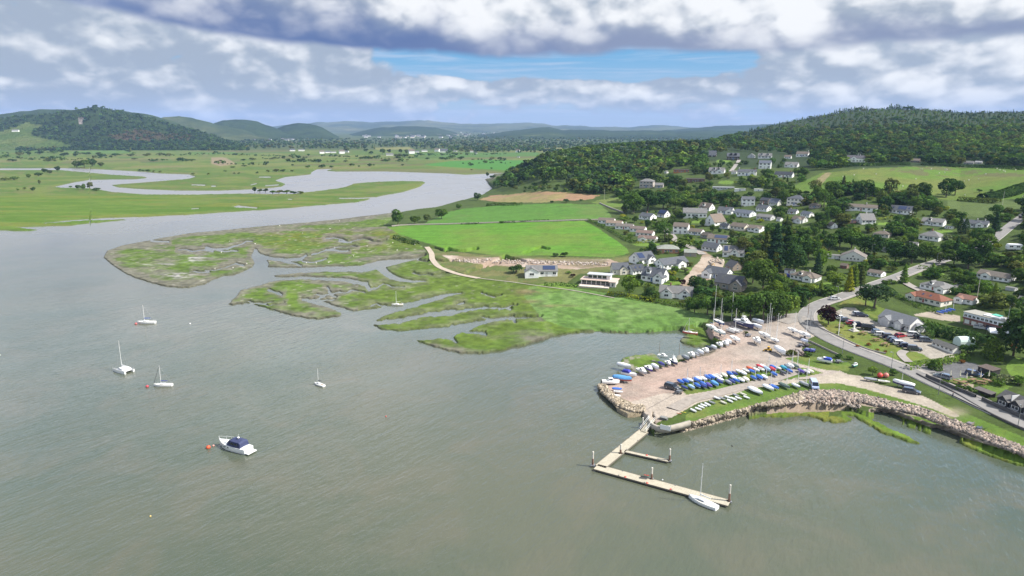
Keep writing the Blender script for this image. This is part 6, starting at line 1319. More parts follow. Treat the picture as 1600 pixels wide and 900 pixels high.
# woods: more than anyone could count ---------------------------------------------------------
def lowcrown(kind, n, size):
    P, Nn = crown_pts(kind, n); return quads(P, Nn, size, .35)
LOWC = {'mass': [lowcrown('broad', 260, .062) for _ in range(5)], 'broad': [lowcrown('broad', 90, .105) for _ in range(5)], 'conifer': [lowcrown('conifer', 80, .075) for _ in range(3)], 'tiny': [lowcrown('broad', 34, .16) for _ in range(4)]}
def wood(name, label, pts, cat='wood'):
    """pts: (x, y, z, height, width factor, kind, colour)"""
    Vs = []; Cs = []
    for (x, y, z, h, wk, kind, col) in pts:
        b = tr_.choice(LOWC[kind]); a = tr_.uniform(0, 6.28); ca, sa = math.cos(a), math.sin(a)
        v = np.stack([(b[:, 0] * ca - b[:, 1] * sa) * h * wk + x, (b[:, 0] * sa + b[:, 1] * ca) * h * wk + y, b[:, 2] * h + z], 1); Vs.append(v); Cs.append(np.repeat(np.array([col]), len(v), 0))
    V = np.concatenate(Vs); o = link(name, mesh_np(name, V, np.arange(len(V)).reshape(-1, 4), [LEAFW], cols=np.concatenate(Cs)))
    return setp(o, label, cat, kind='stuff')
def woodcol(r, pal):
    c = GREENS[r.choice(pal)]; k = r.uniform(.75, 1.3); return (c[0] * k * r.uniform(.85, 1.2), c[1] * k, c[2] * k)
def jitter_fill(r, x0, x1, y0, y1, sx, sy, test):
    y = y0
    while y < y1:
        x = x0 + r.uniform(0, sx)
        while x < x1:
            a, b = x + r.uniform(-.5, .5) * sx, y + r.uniform(-.5, .5) * sy
            if test(a, b): yield a, b
            x += sx
        y += sy
def woods():
    r = random.Random(77)
    # the lesser garden trees and shrubs between the houses
    pts = []; PL = PLACED; tries = 0
    while len(pts) < 2300 and tries < 60000:
        tries += 1; x = r.uniform(960, 1870); y = r.uniform(248, 535) if x < 1660 else r.uniform(290, 720)
        if not (inp1(x, y, VILL) or inp1(x, y, [(1640, 300), (1880, 290), (1880, 760), (1690, 700), (1660, 560)]) or inp1(x, y, [(1000, 284), (1060, 258), (1240, 244), (1262, 285), (1100, 300)])) or not clear_ground(x, y): continue
        p = gp(x, y); hm = r.choice([1.2, 1.8, 2.5, 3.5, 4.5, 6, 7.5] if y > 322 else [3, 4, 6, 8, 10]) * r.uniform(.8, 1.2); h = hm * F / depth(p); w = h * 1.1
        if hides(x, y, h * .95, w): continue
        pts.append((p.x, p.y, p.z - .25 * hm, hm * 1.15, r.uniform(1.0, 1.7), 'mass', woodcol(r, ['dark', 'mid', 'mid', 'olive', 'light', 'mid', 'dark', 'light', 'yellow'] if hm < 4 else ['dark', 'mid', 'mid', 'olive'])))
    wood('shrubbery', 'dense shrubs and lesser trees filling the gardens between the houses', pts, 'shrubbery')
    # wooded hill
    P_W = [(1150, 214), (1160, 209), (1240, 189), (1340, 173), (1400, 170), (1500, 177), (1700, 176), (1700, 262), (1560, 261), (1430, 258), (1360, 257), (1285, 266), (1262, 262), (1240, 246), (1205, 236), (1150, 230)]
    pts = []
    for a, b in jitter_fill(r, 1150, 1700, 170, 266, 5.6, 2.6, lambda a, b: inp1(a, b, P_W) and b > topline(a) + .3):
        if hides(a, b, 14, 14): continue
        p = gp(a, b); hi = float(vnoise(p.x / 90, p.y / 90, 9)); k = 'conifer' if (b < 200 and r.random() < .55) or r.random() < .12 else 'broad'
        h = r.uniform(5.5, 12) * (.75 if b < 200 else 1.0); pal = ['mid', 'light', 'mid', 'olive'] if hi > .5 else ['dark', 'mid', 'dark', 'olive', 'blue']
        c = woodcol(r, pal); pts.append((p.x, p.y, p.z - .5, h, r.uniform(1.0, 1.5) if k == 'broad' else 1.2, k, c))
    for a in np.arange(1158, 1700, 2.6):                        # skyline
        p = gp(a, float(topline(a)) + .4); k = 'conifer' if r.random() < .65 else 'broad'; cl = 1302 < a < 1356 or 1385 < a < 1428
        pts.append((p.x, p.y, p.z - 1, r.uniform(3.5, 6) * (1.9 if cl else 1) * (1.25 if k == 'conifer' else 1), 1.1, k, woodcol(r, ['dark', 'dark', 'mid'] if cl else ['mid', 'olive', 'dark'])))
    wood('wood', 'mixed wood covering the long hill above the village', pts)
    # knoll
    P_K = [(772, 296), (782, 283), (800, 271), (850, 250), (900, 238), (950, 232), (1000, 228), (1100, 227), (1150, 214), (1205, 236), (1215, 246), (1180, 238), (1128, 238), (1105, 262), (1075, 262), (1052, 276), (1034, 284), (1000, 279), (985, 300), (1000, 320), (988, 328), (960, 302), (936, 305), (900, 302), (890, 290), (850, 286), (830, 282), (800, 296)]
    pts = []
    for a, b in jitter_fill(r, 770, 1216, 214, 330, 6.0, 4.2, lambda a, b: inp1(a, b, P_K) and b > topline(a)):
        if hides(a, b, 15, 14) or (860 < a < 910 and 282 < b < 292 and r.random() < .6): continue
        p = gp(a, b); pts.append((p.x, p.y, p.z - .4, r.uniform(6, 14), r.uniform(1.0, 1.5), 'conifer' if r.random() < .12 else 'broad', woodcol(r, ['dark', 'mid', 'light', 'olive', 'mid', 'dark', 'blue'])))
    for a in np.arange(798, 1160, 3):
        p = gp(a, float(topline(a)) + .5); pts.append((p.x, p.y, p.z - 1, r.uniform(8, 12), 1.3, 'broad', woodcol(r, ['dark', 'mid'])))
    for a, b in jitter_fill(r, 800, 940, 284, 305, 9, 5, lambda a, b: inp1(a, b, [(800, 296), (850, 287), (900, 292), (940, 303), (900, 303), (857, 299), (820, 301)])):
        p = gp(a, b); pts.append((p.x, p.y, p.z - .3, r.uniform(3, 7), 1.3, 'broad', woodcol(r, ['dark', 'olive', 'mid'])))
    wood('wood', 'dense dark broadleaf wood over the knoll between river and village', pts)
    # hill across the river
    xs, S, X, Y, Z = RIDGES['west1']; pts = []
    for _ in range(5200):
        i = r.randrange(len(xs) - 1); s = r.random() ** 1.2 * 1.06; j = s * 25; j0 = min(int(j), 24 if s <= 1 else 26); f = min(1, j - j0)
        x, y, z = [A[i, j0] * (1 - f) + A[i, j0 + 1] * f for A in (X, Y, Z)]; px, py = proj(x, y, z)
        if inp1(px, py, [(-300, 238), (-300, 205), (0, 206), (24, 199), (40, 193), (68, 196), (56, 203), (50, 212), (75, 218), (100, 224), (118, 230), (60, 236)]): continue
        if inp1(px, py, [(115, 185), (130, 183), (132, 196), (122, 197)]): continue
        br = inp1(px, py, [(165, 214), (215, 202), (250, 208), (300, 212), (302, 218), (230, 219), (180, 219)]) and r.random() < .6
        pts.append((x, y, z - 1, r.uniform(8, 14), r.uniform(1.1, 1.7), 'conifer' if r.random() < .3 else 'tiny', (.105, .10, .05) if br else woodcol(r, ['dark', 'dark', 'blue', 'mid'])))
    wood('wood', 'dark wood over the steep hill across the river', pts)
    # valley woods
    pts = []
    for a, b in jitter_fill(r, -100, 1180, 207, 238, 4.2, 2.2, lambda a, b: True):
        p = gp(a, b) if b < topline(a) else None
        if p is None: continue
        clump = float(fbm(np.array([a / 42.0]), np.array([b / 5.0]), 88, 3)[0]); band = 1 if 218 < b < 233 and a > 330 else .35 if b < 218 else .25
        if a < 330: band = .5 if 228 < b < 238 else 0
        if inp1(a, b, [(585, 231), (640, 229.5), (645, 233.5), (588, 234)]) or (585 < a < 720 and 206 < b < 216 and r.random() < .7): continue
        if clump * band < .30 - .17 * (a > 700): continue
        pts.append((p.x, p.y, p.z - .5, r.uniform(11, 17), r.uniform(1.1, 1.7), 'conifer' if r.random() < .3 else 'tiny', woodcol(r, ['dark', 'mid', 'dark', 'blue', 'olive'])))
    for (x0, y0, x1, y1, n) in ((0, 247, 120, 250, 26), (75, 252, 178, 246, 30), (120, 241, 270, 243, 44), (270, 243, 352, 240, 26), (350, 242, 470, 245, 40), (390, 249, 480, 247, 22), (445, 253, 520, 253, 26), (225, 250, 300, 252, 20), (330, 256, 420, 258, 18), (520, 249, 650, 247, 40), (600, 252, 640, 252, 12), (650, 243, 790, 241, 50), (690, 249, 790, 251, 26), (720, 256, 800, 255, 14), (0, 240, 90, 238, 30), (-150, 250, 0, 246, 30), (480, 243, 560, 246, 24)):
        for _ in range(n):
            t = r.random(); p = gp(x0 + (x1 - x0) * t, y0 + (y1 - y0) * t + r.gauss(0, .35)); pts.append((p.x, p.y, p.z - .3, r.choice((2.5, 3, 4, 5, 8)) * r.uniform(.8, 1.2), 1.7, 'tiny', woodcol(r, ['dark', 'olive', 'dark', 'mid'])))
    wood('wood', 'scattered woods and hedgerow trees filling the far valley floor', pts)
woods()
# ------------------------------------------------------------------ boats
GEL = mat('boat_gelcoat', rough=.25, objcol=True, var=.06, vscale=1.5, coat=.3)
ANTI = mat('antifoul_red', (.16, .045, .035), .8, var=.3); ANTIB = mat('antifoul_dark', (.025, .03, .05), .8, var=.3)
DECK = mat('boat_deck', (.66, .65, .61), .6, var=.10, vscale=2)
CLOTH = mat('boat_cover_cloth', rough=.8, objcol=True, var=.22, vscale=2.2, bump=.5, bscale=4)
ALU = mat('mast_metal', (.78, .78, .77), .4, .1); WIRE = mat('rigging_wire', (.30, .30, .30), .5)
BGLASS = mat('boat_window', (.015, .02, .028), .1, spec=.8); TYRE = mat('tyre_rubber', (.02, .02, .02), .9); WOODM = mat('brown_wood', (.19, .115, .06), .7, var=.3)
STEEL = mat('galvanised_steel', (.30, .31, .32), .5, .6, var=.2); BUOYM = mat('buoy_plastic', rough=.5, objcol=True)
BW = (.80, .80, .79); NAVY = (.025, .035, .12); BLUE = (.045, .14, .48); DBLUE = (.035, .055, .20); SKY_ = (.10, .30, .58); PURP = (.10, .07, .30); GREY = (.30, .31, .33); CREAMB = (.70, .66, .54); DGREY = (.09, .10, .11); REDB = (.52, .045, .06); ORANGE = (.62, .13, .05); TEAL = (.04, .30, .42); GREENC = (.10, .14, .12); WCOV = (.74, .75, .76); LBLUE = (.34, .50, .70)
def hull_rings(L, B, H, draft, tr=.7, n=10, sheer=.22, flat=False):
    R = []
    for i in range(n + 1):
        s = i / n; x = -L / 2 + L * s
        b = B / 2 * ((tr + (1 - tr) * math.sin(min(1, s / .42) * math.pi / 2)) if s < .42 else max(.02, 1 - ((s - .42) / .58) ** 2.3))
        zs = H * (1 + sheer * max(0, (s - .3) / .7) ** 2); zk = -draft * (1 - max(0, (s - .55) / .45) ** 2 * 1.0) * (.75 + .25 * min(1, s / .3))
        if s > .97: zk = zs * .35
        xo = x + (0.06 * L * max(0, (s - .8) / .2) * 0)
        pts = [(b, zs), (b * .97, zs * .45), (b * .88, .02), (b * .5, zk * .62), (.01, zk)]
        R.append([(xo, y, z) for y, z in pts] + [(xo, -y, z) for y, z in pts[::-1]])
    return R
def hull_mesh(L, B, H, draft, tr=.7, anti=ANTI, name='hull', rub=True):
    R = hull_rings(L, B, H, draft, tr); b = MB(); n = len(R[0]); v = [p for r in R for p in r]; fs = []; mi = []
    for i in range(len(R) - 1):
        for j in range(n - 1):
            fs.append((i * n + j, i * n + j + 1, (i + 1) * n + j + 1, (i + 1) * n + j)); mi.append(1 if 2 <= j <= 6 else 0)
    fs.append(tuple(range(n))); mi.append(0)
    b.v = v; b.f = [list(f) for f in fs]; b.mi = mi
    return b.mesh(name, [GEL, anti], False)
def deck_mesh(L, B, H, tr=.7, dz=-.03, m=None, camber=.05, cover=0.0, name='deck', over=0.0, s0=0, s1=1):
    R = hull_rings(L, B, H, .3, tr); b = MB(); rings = []
    for i, r in enumerate(R):
        s = i / (len(R) - 1)
        if not s0 <= s <= s1 + 1e-6: continue
        (x, y, z) = r[0]; y += over; c = camber * B + cover * math.sin(min(1, s * 1.6 + .15) * math.pi * .62) ** .7 * (1 if s < .96 else .4)
        q = [(x, y, z + dz), (x, y * .55, z + dz + c * .75), (x, 0, z + dz + c), (x, -y * .55, z + dz + c * .75), (x, -y, z + dz)]
        if over: q = [(x, y + .01, z - .28)] + q + [(x, -y - .01, z - .28)]
        rings.append(q)
    b.loft(rings, closed=False, caps=False); 
    if over or cover: b.f.append(list(range(len(rings[0]))))
    b.mi = [0] * len(b.f); return b.mesh(name, [m or DECK], bool(cover))
_bm = {}
def cached(key, fn):
    if key not in _bm: _bm[key] = fn()
    return _bm[key]
def rig(r, L, mh, mx, boom=True, sail=None, dz=0.0, stays=True, furl=None):
    MB().tube((mx, 0, dz), (mx - .1, 0, mh), .115, .075, 6).obj('mast', [ALU], r)
    if boom: MB().tube((mx, 0, dz + 1.1), (mx - L * .36, 0, dz + 1.15), .055).obj('boom', [ALU], r)
    if sail is not None: MB().loft([[(mx - .15 - L * .34 * t, (.16 - .06 * t) * math.cos(a), dz + 1.25 + .20 * (1 - .4 * t) * math.sin(a) + .05) for a in [k * math.pi / 4 for k in range(8)]] for t in (0, .3, .7, 1)]).obj('sail_cover', [CLOTH], r, color=sail)
    if stays:
        b = MB(); top = (mx - .1, 0, mh - .1)
        for q in ((L * .48, 0, dz + .2), (-L * .48, 0, dz + .1), (mx - .3, L * .15, dz), (mx - .3, -L * .15, dz)): b.tube(q, top, .018, .018, 4)
        b.tube((mx - .07, -L * .08, dz + mh * .55), (mx - .07, L * .08, dz + mh * .55), .03); b.obj('rigging', [WIRE], r)
    if furl: MB().tube((L * .47, 0, dz + .3), (mx + .15, 0, mh * .93), .10, .05, 6).obj('furled_sail', [CLOTH], r, color=furl)
def cradle(r, L, B, z0):
    b = MB()
    for x in (-L * .22, L * .2):
        for s in (-1, 1): b.tube((x, s * B * .55, z0), (x, s * B * .34, z0 + abs(z0) * .75), .06, .06, 5)
        b.box(x - .08, x + .08, -B * .55, B * .55, z0, z0 + .14)
    b.box(-L * .3, L * .3, -.12, .12, z0, z0 + .13); b.obj('cradle', [STEEL], r)
def trailer(r, L, B, z0):
    b = MB()
    for s in (-1, 1): b.box(-L * .38, L * .30, s * B * .26 - .05, s * B * .26 + .05, z0 + .34, z0 + .44)
    b.box(L * .30, L * .56, -.06, .06, z0 + .34, z0 + .44)
    for x in (-L * .35, 0, L * .28): b.box(x - .05, x + .05, -B * .30, B * .30, z0 + .36, z0 + .42)
    o = b.obj('trailer', [STEEL], r)
    for s in (-1, 1): MB().tube((-L * .12, s * B * .40, z0 + .3), (-L * .12, s * B * .47, z0 + .3), .3, n=10).obj('wheel', [TYRE], o)
BREC = []
def place(px, py, Wpx, th, L, B, name, label, cat, z=None, group=None):
    if Wpx and py < 545 and z is None and px < 1270: Wpx *= 1.12; th = th if abs(th) > 100 else th * .35 - 40
    """thing whose middle stands at the pixel; the length follows from its width in the photo"""
    p = gp(px, py) if z is None else at_z(px, py, z); ta = p.x / p.y; t = math.radians(th) - math.atan2(p.x, p.y); u, f = math.cos(t), math.sin(t)
    sc = 1.0 if Wpx is None else (Wpx * depth(p) / F) / (L * abs(u - ta * f) + B * abs(-f - ta * u))
    return empty(name, p, t, sc, label, cat, group)
def yacht(px, py, W, th, label, hull=BW, L=9., B=3., mast=True, sail=None, up=None, afloat=False, furl=None, anti=None, mh=None, cover=None, group=None, boom=True, name='sailing_yacht', cat='yacht'):
    H, d = .95 * L / 9, .45 * L / 9; r = place(px, py, W, th, L, B, name, label, cat, z=0.0 if afloat else None, group=group)
    z0 = 0.0
    if not afloat:
        z0 = up if up is not None else 1.25; r.location.z += z0
    h = link('hull', cached(('h', L, B, H, d, anti), lambda: hull_mesh(L, B, H, d, .72, anti or ANTIB)), r, color=hull)
    if cover: link('boat_cover', cached(('cv', L, B, H), lambda: deck_mesh(L, B, H, .72, .02, CLOTH, .05, .9, 'boat_cover', .05)), r, color=cover)
    else:
        link('deck', cached(('d', L, B, H), lambda: deck_mesh(L, B, H, .72)), r)
        c = MB(); c.loft([[(x, y * w, z) for y, z in ((B * .33, H - .05), (B * .27, H + hh), (0, H + hh + .08), (-B * .27, H + hh), (-B * .33, H - .05))] for x, w, hh in ((-L * .10, 1, .42), (L * .10, .9, .42), (L * .27, .55, .22), (L * .31, .4, .08))], closed=False, caps=False)
        c.add([(-L * .10, B * .33, H - .05), (-L * .10, B * .27, H + .42), (-L * .10, 0, H + .5), (-L * .10, -B * .27, H + .42), (-L * .10, -B * .33, H - .05)], [(0, 1, 2, 3, 4)]); cb = c.obj('cabin', [GEL], r, color=(.82, .82, .80))
        for s in (-1, 1): MB().box(-L * .06, L * .14, -.02 + s * B * .305, .02 + s * B * .305, H + .10, H + .30).obj('cabin_window', [BGLASS], cb)
        MB().box(-L * .42, -L * .11, -B * .22, B * .22, H - .02, H + .10, 0, .8).obj('cockpit', [mat('teak', (.30, .22, .14), .7)], r)
        b = MB()
        for s in (-1, 1):
            for a, e in ((-.48, -.3), (.3, .44)): b.tube((L * a, s * B * .30, H + .65), (L * e, s * B * (.36 if a < 0 else .16), H + .65), .02, n=4); b.tube((L * a, s * B * .3, H), (L * a, s * B * .3, H + .65), .02, n=4)
        b.obj('guard_rail', [ALU], r)
    if mast: rig(r, L, mh or L * 1.12, L * .10, boom, sail, H + .4, True, furl)
    if not afloat:
        k = MB(); k.loft([[(x + dx, y, z) for x, y in ((-.7, .0), (-.4, .12), (.5, .12), (.8, 0), (.5, -.12), (-.4, -.12))] for z, dx in ((-z0 + .08, -.15), (-d * .7, 0))]); k.obj('keel', [anti or ANTIB], r)
        MB().box(-L * .46, -L * .40, -.05, .05, -.8, .1).obj('rudder', [anti or ANTIB], r); cradle(r, L, B, -z0)
    return r
def motorboat(px, py, W, th, label, hull=BW, L=7., B=2.6, cabin=True, canopy=None, up=.75, afloat=False, anti=None, fly=False, group=None, cover=None, tr_=True, stripe=None, name='motor_boat'):
    H, d = 1.0 * L / 7, .40 * L / 7; r = place(px, py, W, th, L, B, name, label, 'motor boat', z=0.0 if afloat else None, group=group)
    z0 = 0 if afloat else up
    r.location.z += z0
    link('hull', cached(('m', L, B, H, d, anti), lambda: hull_mesh(L, B, H, d, .88, anti or ANTIB)), r, color=hull)
    if stripe: MB().box(-L * .49, L * .1, -B * .502, B * .502, H * .62, H * .8).obj('stripe', [GEL], r, color=stripe)
    if cover: link('boat_cover', cached(('mc', L, B, H), lambda: deck_mesh(L, B, H, .88, .02, CLOTH, .05, .75, 'boat_cover', .05)), r, color=cover)
    else:
        link('deck', cached(('md', L, B, H), lambda: deck_mesh(L, B, H, .88)), r)
        if cabin:
            c = MB(); c.loft([[(x, y * w, z) for y, z in ((B * .38, H - .05), (B * .33, H + hh), (0, H + hh + .08), (-B * .33, H + hh), (-B * .38, H - .05))] for x, w, hh in ((-L * .12, 1, 1.15), (L * .10, .95, 1.1), (L * .20, .85, .35), (L * .38, .4, .12))], closed=False, caps=False)
            c.add([(-L * .12, B * .38, H - .05), (-L * .12, B * .33, H + 1.15), (-L * .12, 0, H + 1.23), (-L * .12, -B * .33, H + 1.15), (-L * .12, -B * .38, H - .05)], [(0, 1, 2, 3, 4)]); cb = c.obj('cabin', [GEL], r, color=(.82, .82, .80))
            for s in (-1, 1): MB().add([(-L * .10, s * B * .372, H + .45), (L * .12, s * B * .345, H + .45), (L * .09, s * B * .325, H + .98), (-L * .10, s * B * .35, H + .98), (-L * .10, s * B * .30, H + .6), (L * .1, s * B * .28, H + .6)], [(0, 1, 2, 3), (0, 4, 5, 1), (2, 5, 4, 3), (0, 3, 4), (1, 5, 2)]).obj('side_window', [BGLASS], cb)
            MB().add([(L * .185, -B * .25, H + .46), (L * .185, B * .25, H + .46), (L * .115, B * .26, H + 1.08), (L * .115, -B * .26, H + 1.08), (L * .1, 0, H + .6)], [(0, 1, 2, 3), (0, 4, 1), (1, 4, 2), (2, 4, 3), (3, 4, 0)]).obj('windscreen', [BGLASS], cb)
            if fly: MB().box(-L * .14, L * .06, -B * .3, B * .3, H + 1.24, H + 1.6, 0, .85).box(-L * .12, L * .0, -B * .25, B * .25, H + 2.3, H + 2.38).obj('flybridge', [GEL], cb, color=BW); MB().tube((-L * .12, 0, H + 1.4), (-L * .14, 0, H + 3.4), .06).tube((-L * .1, B * .25, H + 1.5), (-L * .1, B * .25, H + 2.3), .03).tube((-L * .1, -B * .25, H + 1.5), (-L * .1, -B * .25, H + 2.3), .03).obj('radar_mast', [ALU], r) if fly else None
        if canopy: MB().loft([[(x, y, z) for y, z in ((B * .44, H + .02), (B * .40, H + hh * .75), (0, H + hh), (-B * .40, H + hh * .75), (-B * .44, H + .02))] for x, hh in ((-L * .44, .75), (-L * .35, 1.3), (-L * .05, 1.38), (L * .06, .6))], closed=False).obj('canopy', [CLOTH], r, color=canopy)
        b = MB()
        for s in (-1, 1):
            for a, e, w0, w1 in ((.05, .28, .40, .30), (.28, .44, .30, .08)): b.tube((L * a, s * B * w0, H + .62), (L * e, s * B * w1, H + .72), .022, n=4); b.tube((L * a, s * B * w0, H), (L * a, s * B * w0, H + .62), .022, n=4)
        b.obj('bow_rail', [ALU], r)
    MB().box(-L * .5 - .45, -L * .5 - .02, -.2, .2, -.2, H + .35, 0, .8).obj('outboard_motor', [mat('motor_black', (.02, .02, .022), .4)], r)
    if not afloat: trailer(r, L, B, -z0)
    return r
def dinghy(px, py, W, th, label, col, cover=True, mast=0.0, L=4.6, B=1.75, upturned=False, group=None, hull=BW, flat=False):
    r = place(px, py, W, th, L, B, 'sailing_dinghy' if not upturned else 'upturned_dinghy', label, 'dinghy', group=group); H = .48
    if upturned:
        r.location.z += .55
        h = link('hull', cached(('u', L, B), lambda: hull_mesh(L, B, .42, .18, .75, GEL)), r, color=col); h.rotation_euler = (math.pi, 0, 0)
        k = MB().box(-L * .4, L * .36, -.03, .03, .14, .26).obj('keel_band', [GEL], r, color=tuple(c * .8 for c in col)); MB().box(-L * .3, -L * .24, -B * .4, B * .4, -.55, -.40).box(L * .2, L * .26, -B * .4, B * .4, -.55, -.44).obj('rest', [WOODM], r)
        return r
    r.location.z += .52
    link('hull', cached(('dh', L, B), lambda: hull_mesh(L, B, .45, .18, .78, GEL)), r, color=hull if cover else col)
    if cover: link('boat_cover', cached(('dc', L, B, flat), lambda: deck_mesh(L, B, .45, .78, .02, CLOTH, .06, .12 if flat else .34, 'boat_cover', .05)), r, color=col)
    else:
        link('deck', cached(('dd', L, B), lambda: deck_mesh(L, B, .45, .78, -.02)), r); MB().box(-L * .38, L * .12, -B * .28, B * .28, .38, .60, 0, .9).obj('cockpit', [mat('cockpit_grey', (.38, .38, .38), .7)], r)
    if mast: rig(r, L, mast, L * .16, cover is False, None, .35, mast > 5)
    t = MB().tube((-L * .3, -B * .36, -.3), (-L * .3, B * .36, -.3), .035).tube((-L * .3, 0, -.3), (L * .58, 0, -.15), .035).obj('launching_trolley', [STEEL], r)
    for s in (-1, 1): MB().tube((-L * .3, s * B * .36, -.3), (-L * .3, s * B * .44, -.3), .2, n=8).obj('wheel', [TYRE], t)
    return r
def buoy(px, py, r_, col, label, group=None):
    p = at_z(px, py, 0); o = empty('mooring_buoy', p, 0, 1, label, 'buoy', group)
    MB().ball((0, 0, r_ * .35), r_, r_, r_ * .9, 10, 6).obj('float', [BUOYM], o, color=col, smooth=True); MB().tube((0, 0, r_), (0, 0, r_ * 1.7), r_ * .18).obj('eye', [STEEL], o); return o
# afloat --------------------------------------------------------------------------------
def cruiser():
    L, B, H = 9.5, 3.2, 1.25; r = place(366, 701, 62, 130, L, B, 'motor_cruiser', 'white motor cruiser with navy canopy moored beside an orange buoy', 'motor boat', z=0)
    link('hull', hull_mesh(L, B, H, .5, .86, ANTIB), r, color=BW); link('deck', deck_mesh(L, B, H, .86, -.02, GEL), r, color=(.80, .80, .78))
    c = MB(); c.loft([[(x, y * w, z) for y, z in ((B * .40, H - .05), (B * .32, H + hh), (0, H + hh + .1), (-B * .32, H + hh), (-B * .40, H - .05))] for x, w, hh in ((-L * .02, 1, .5), (L * .15, .9, .45), (L * .38, .4, .15))], closed=False, caps=False); c.obj('cabin', [GEL], r, color=BW)
    cn = MB().loft([[(x, y, z) for y, z in ((B * .44, H + .05), (B * .38, H + hh * .8), (0, H + hh), (-B * .38, H + hh * .8), (-B * .44, H + .05))] for x, hh in ((-L * .36, 1.2), (-L * .32, 1.6), (-L * .02, 1.65), (L * .08, .75))], closed=False).obj('canopy', [CLOTH], r, color=(.035, .045, .11))
    for s in (-1, 1):
        for x in (-L * .28, -L * .14): MB().box(x, x + L * .11, s * B * .425 - .03, s * B * .425 + .03, H + .5, H + 1.0).obj('canopy_window', [BGLASS], cn)
    MB().add([(L * .115, -B * .33, H + .45), (L * .115, B * .33, H + .45), (L * .02, B * .3, H + 1.35), (L * .02, -B * .3, H + 1.35), (0, 0, H + .7)], [(0, 1, 2, 3), (0, 4, 1), (1, 4, 2), (2, 4, 3), (3, 4, 0)]).obj('windscreen', [BGLASS], r)
    MB().box(-L * .62, -L * .49, -B * .4, B * .4, .25, .42).obj('bathing_platform', [GEL], r, color=BW); MB().ball((-L * .18, 0, H + 1.95), .32, .32, .2).tube((-L * .18, 0, H + 1.6), (-L * .18, 0, H + 1.85), .12).tube((-L * .2, .2, H + 1.6), (-L * .22, .2, H + 3), .02).obj('radar_dome', [GEL], r, color=BW, smooth=True)
    b = MB(); pts = [(L * .05, .42), (L * .2, .38), (L * .34, .25), (L * .50, .02)]
    for s in (-1, 1):
        for (x0, y0), (x1, y1) in zip(pts, pts[1:]): b.tube((x0, s * B * y0, H + .85), (x1, s * B * y1, H + .95), .025, n=4); b.tube((x1, s * B * y1, H + .2), (x1, s * B * y1, H + .95), .02, n=4)
    b.obj('bow_rail', [ALU], r)
    for s in (-1, 1):
        for x in (0, L * .12, L * .22): MB().box(x, x + .5, s * B * .485 - .02, s * B * .485 + .02, H * .62, H * .78).obj('porthole', [BGLASS], r)
cruiser()
buoy(325.5, 700, .55, (.62, .10, .035), 'orange mooring buoy beside the motor cruiser'); buoy(333.5, 697, .28, (.65, .3, .25), 'small pale red pick up buoy at the cruiser bow')
yacht(229, 505, 33, 152, 'white yacht with blue sail cover moored nearest the marsh', L=9, B=2.9, sail=(.03, .10, .42), afloat=True, mh=9.5); buoy(212.5, 506.5, .5, (.5, .12, .12), 'dull red buoy at the bow of the yacht near the marsh')
yacht(255, 603, 34, 153, 'white yacht with blue sail cover and dark furled sail', L=9, B=2.9, sail=(.025, .04, .30), afloat=True, furl=(.05, .045, .05), mh=10.5); buoy(230, 604.5, .45, (.5, .06, .08), 'red buoy ahead of the yacht with the dark furled sail')
yacht(499, 602, 21, 128, 'small bare masted yacht alone in mid channel', L=7, B=2.4, afloat=True, mh=8.5, sail=(.03, .03, .05))
yacht(621, 477, 19, 174, 'small cream yacht moored in the marsh creek', L=7, B=2.3, hull=CREAMB, afloat=True, mh=8.8)
yacht(1098, 787, 54, 151, 'white racing yacht berthed at the end of the pontoon', L=9.5, B=3.0, afloat=True, mh=12.6, boom=True, sail=(.72, .72, .70))
yacht(-1.5, 555, 6, 150, 'white stern of a boat at the edge of the water', L=7, B=2.4, afloat=True, mast=False)
def catamaran():
    L, B = 9.0, 5.2; r = place(193, 580, 37, 120, L, B, 'catamaran', 'white catamaran with a tall bare mast moored off the marsh', 'catamaran', z=0)
    for s in (-1, 1): h = link('hull', cached('cat', lambda: hull_mesh(9, 1.25, 1.2, .3, .6, ANTIB)), r, (0, s * 1.95, 0), color=BW)
    MB().box(-3.6, 2.2, -1.9, 1.9, .75, 1.25).obj('bridge_deck', [GEL], r, color=BW)
    c = MB().loft([[(x, y, z) for y, z in ((1.9, 1.2), (1.6, 1.2 + hh), (-1.6, 1.2 + hh), (-1.9, 1.2))] for x, hh in ((-2.6, .7), (.6, .8), (2.0, .1))], closed=False).obj('cabin', [GEL], r, color=(.82, .82, .8))
    for s in (-1, 1): MB().box(-1.2, .6, s * 1.74 - .03, s * 1.74 + .03, 1.5, 1.8).obj('cabin_window', [BGLASS], c)
    b = MB()
    for s in (-1, 1):
        for x in (-4, -2.5, 2.6, 4): b.tube((x, s * 2.3, 1.2), (x, s * 2.3, 1.9), .03, n=4)
    b.obj('guard_rail', [ALU], r); rig(r, L, 14, .8, True, (.75, .75, .74), 1.5)
catamaran()
for x, y, rr, c, l in ((297, 506, .3, (.7, .7, .7), 'small white buoy on open water near the marsh'), (603, 651, .22, (.5, .1, .08), 'tiny red buoy in open water'), (235, 807, .2, (.55, .42, .15), 'tiny yellow buoy in the nearest water'), (1144, 697, .2, (.05, .05, .05), 'tiny dark float inside the pontoon basin'), (1035, 750, .18, (.7, .7, .7), 'tiny white float beside the pontoon')): buoy(x, y, rr, c, l)
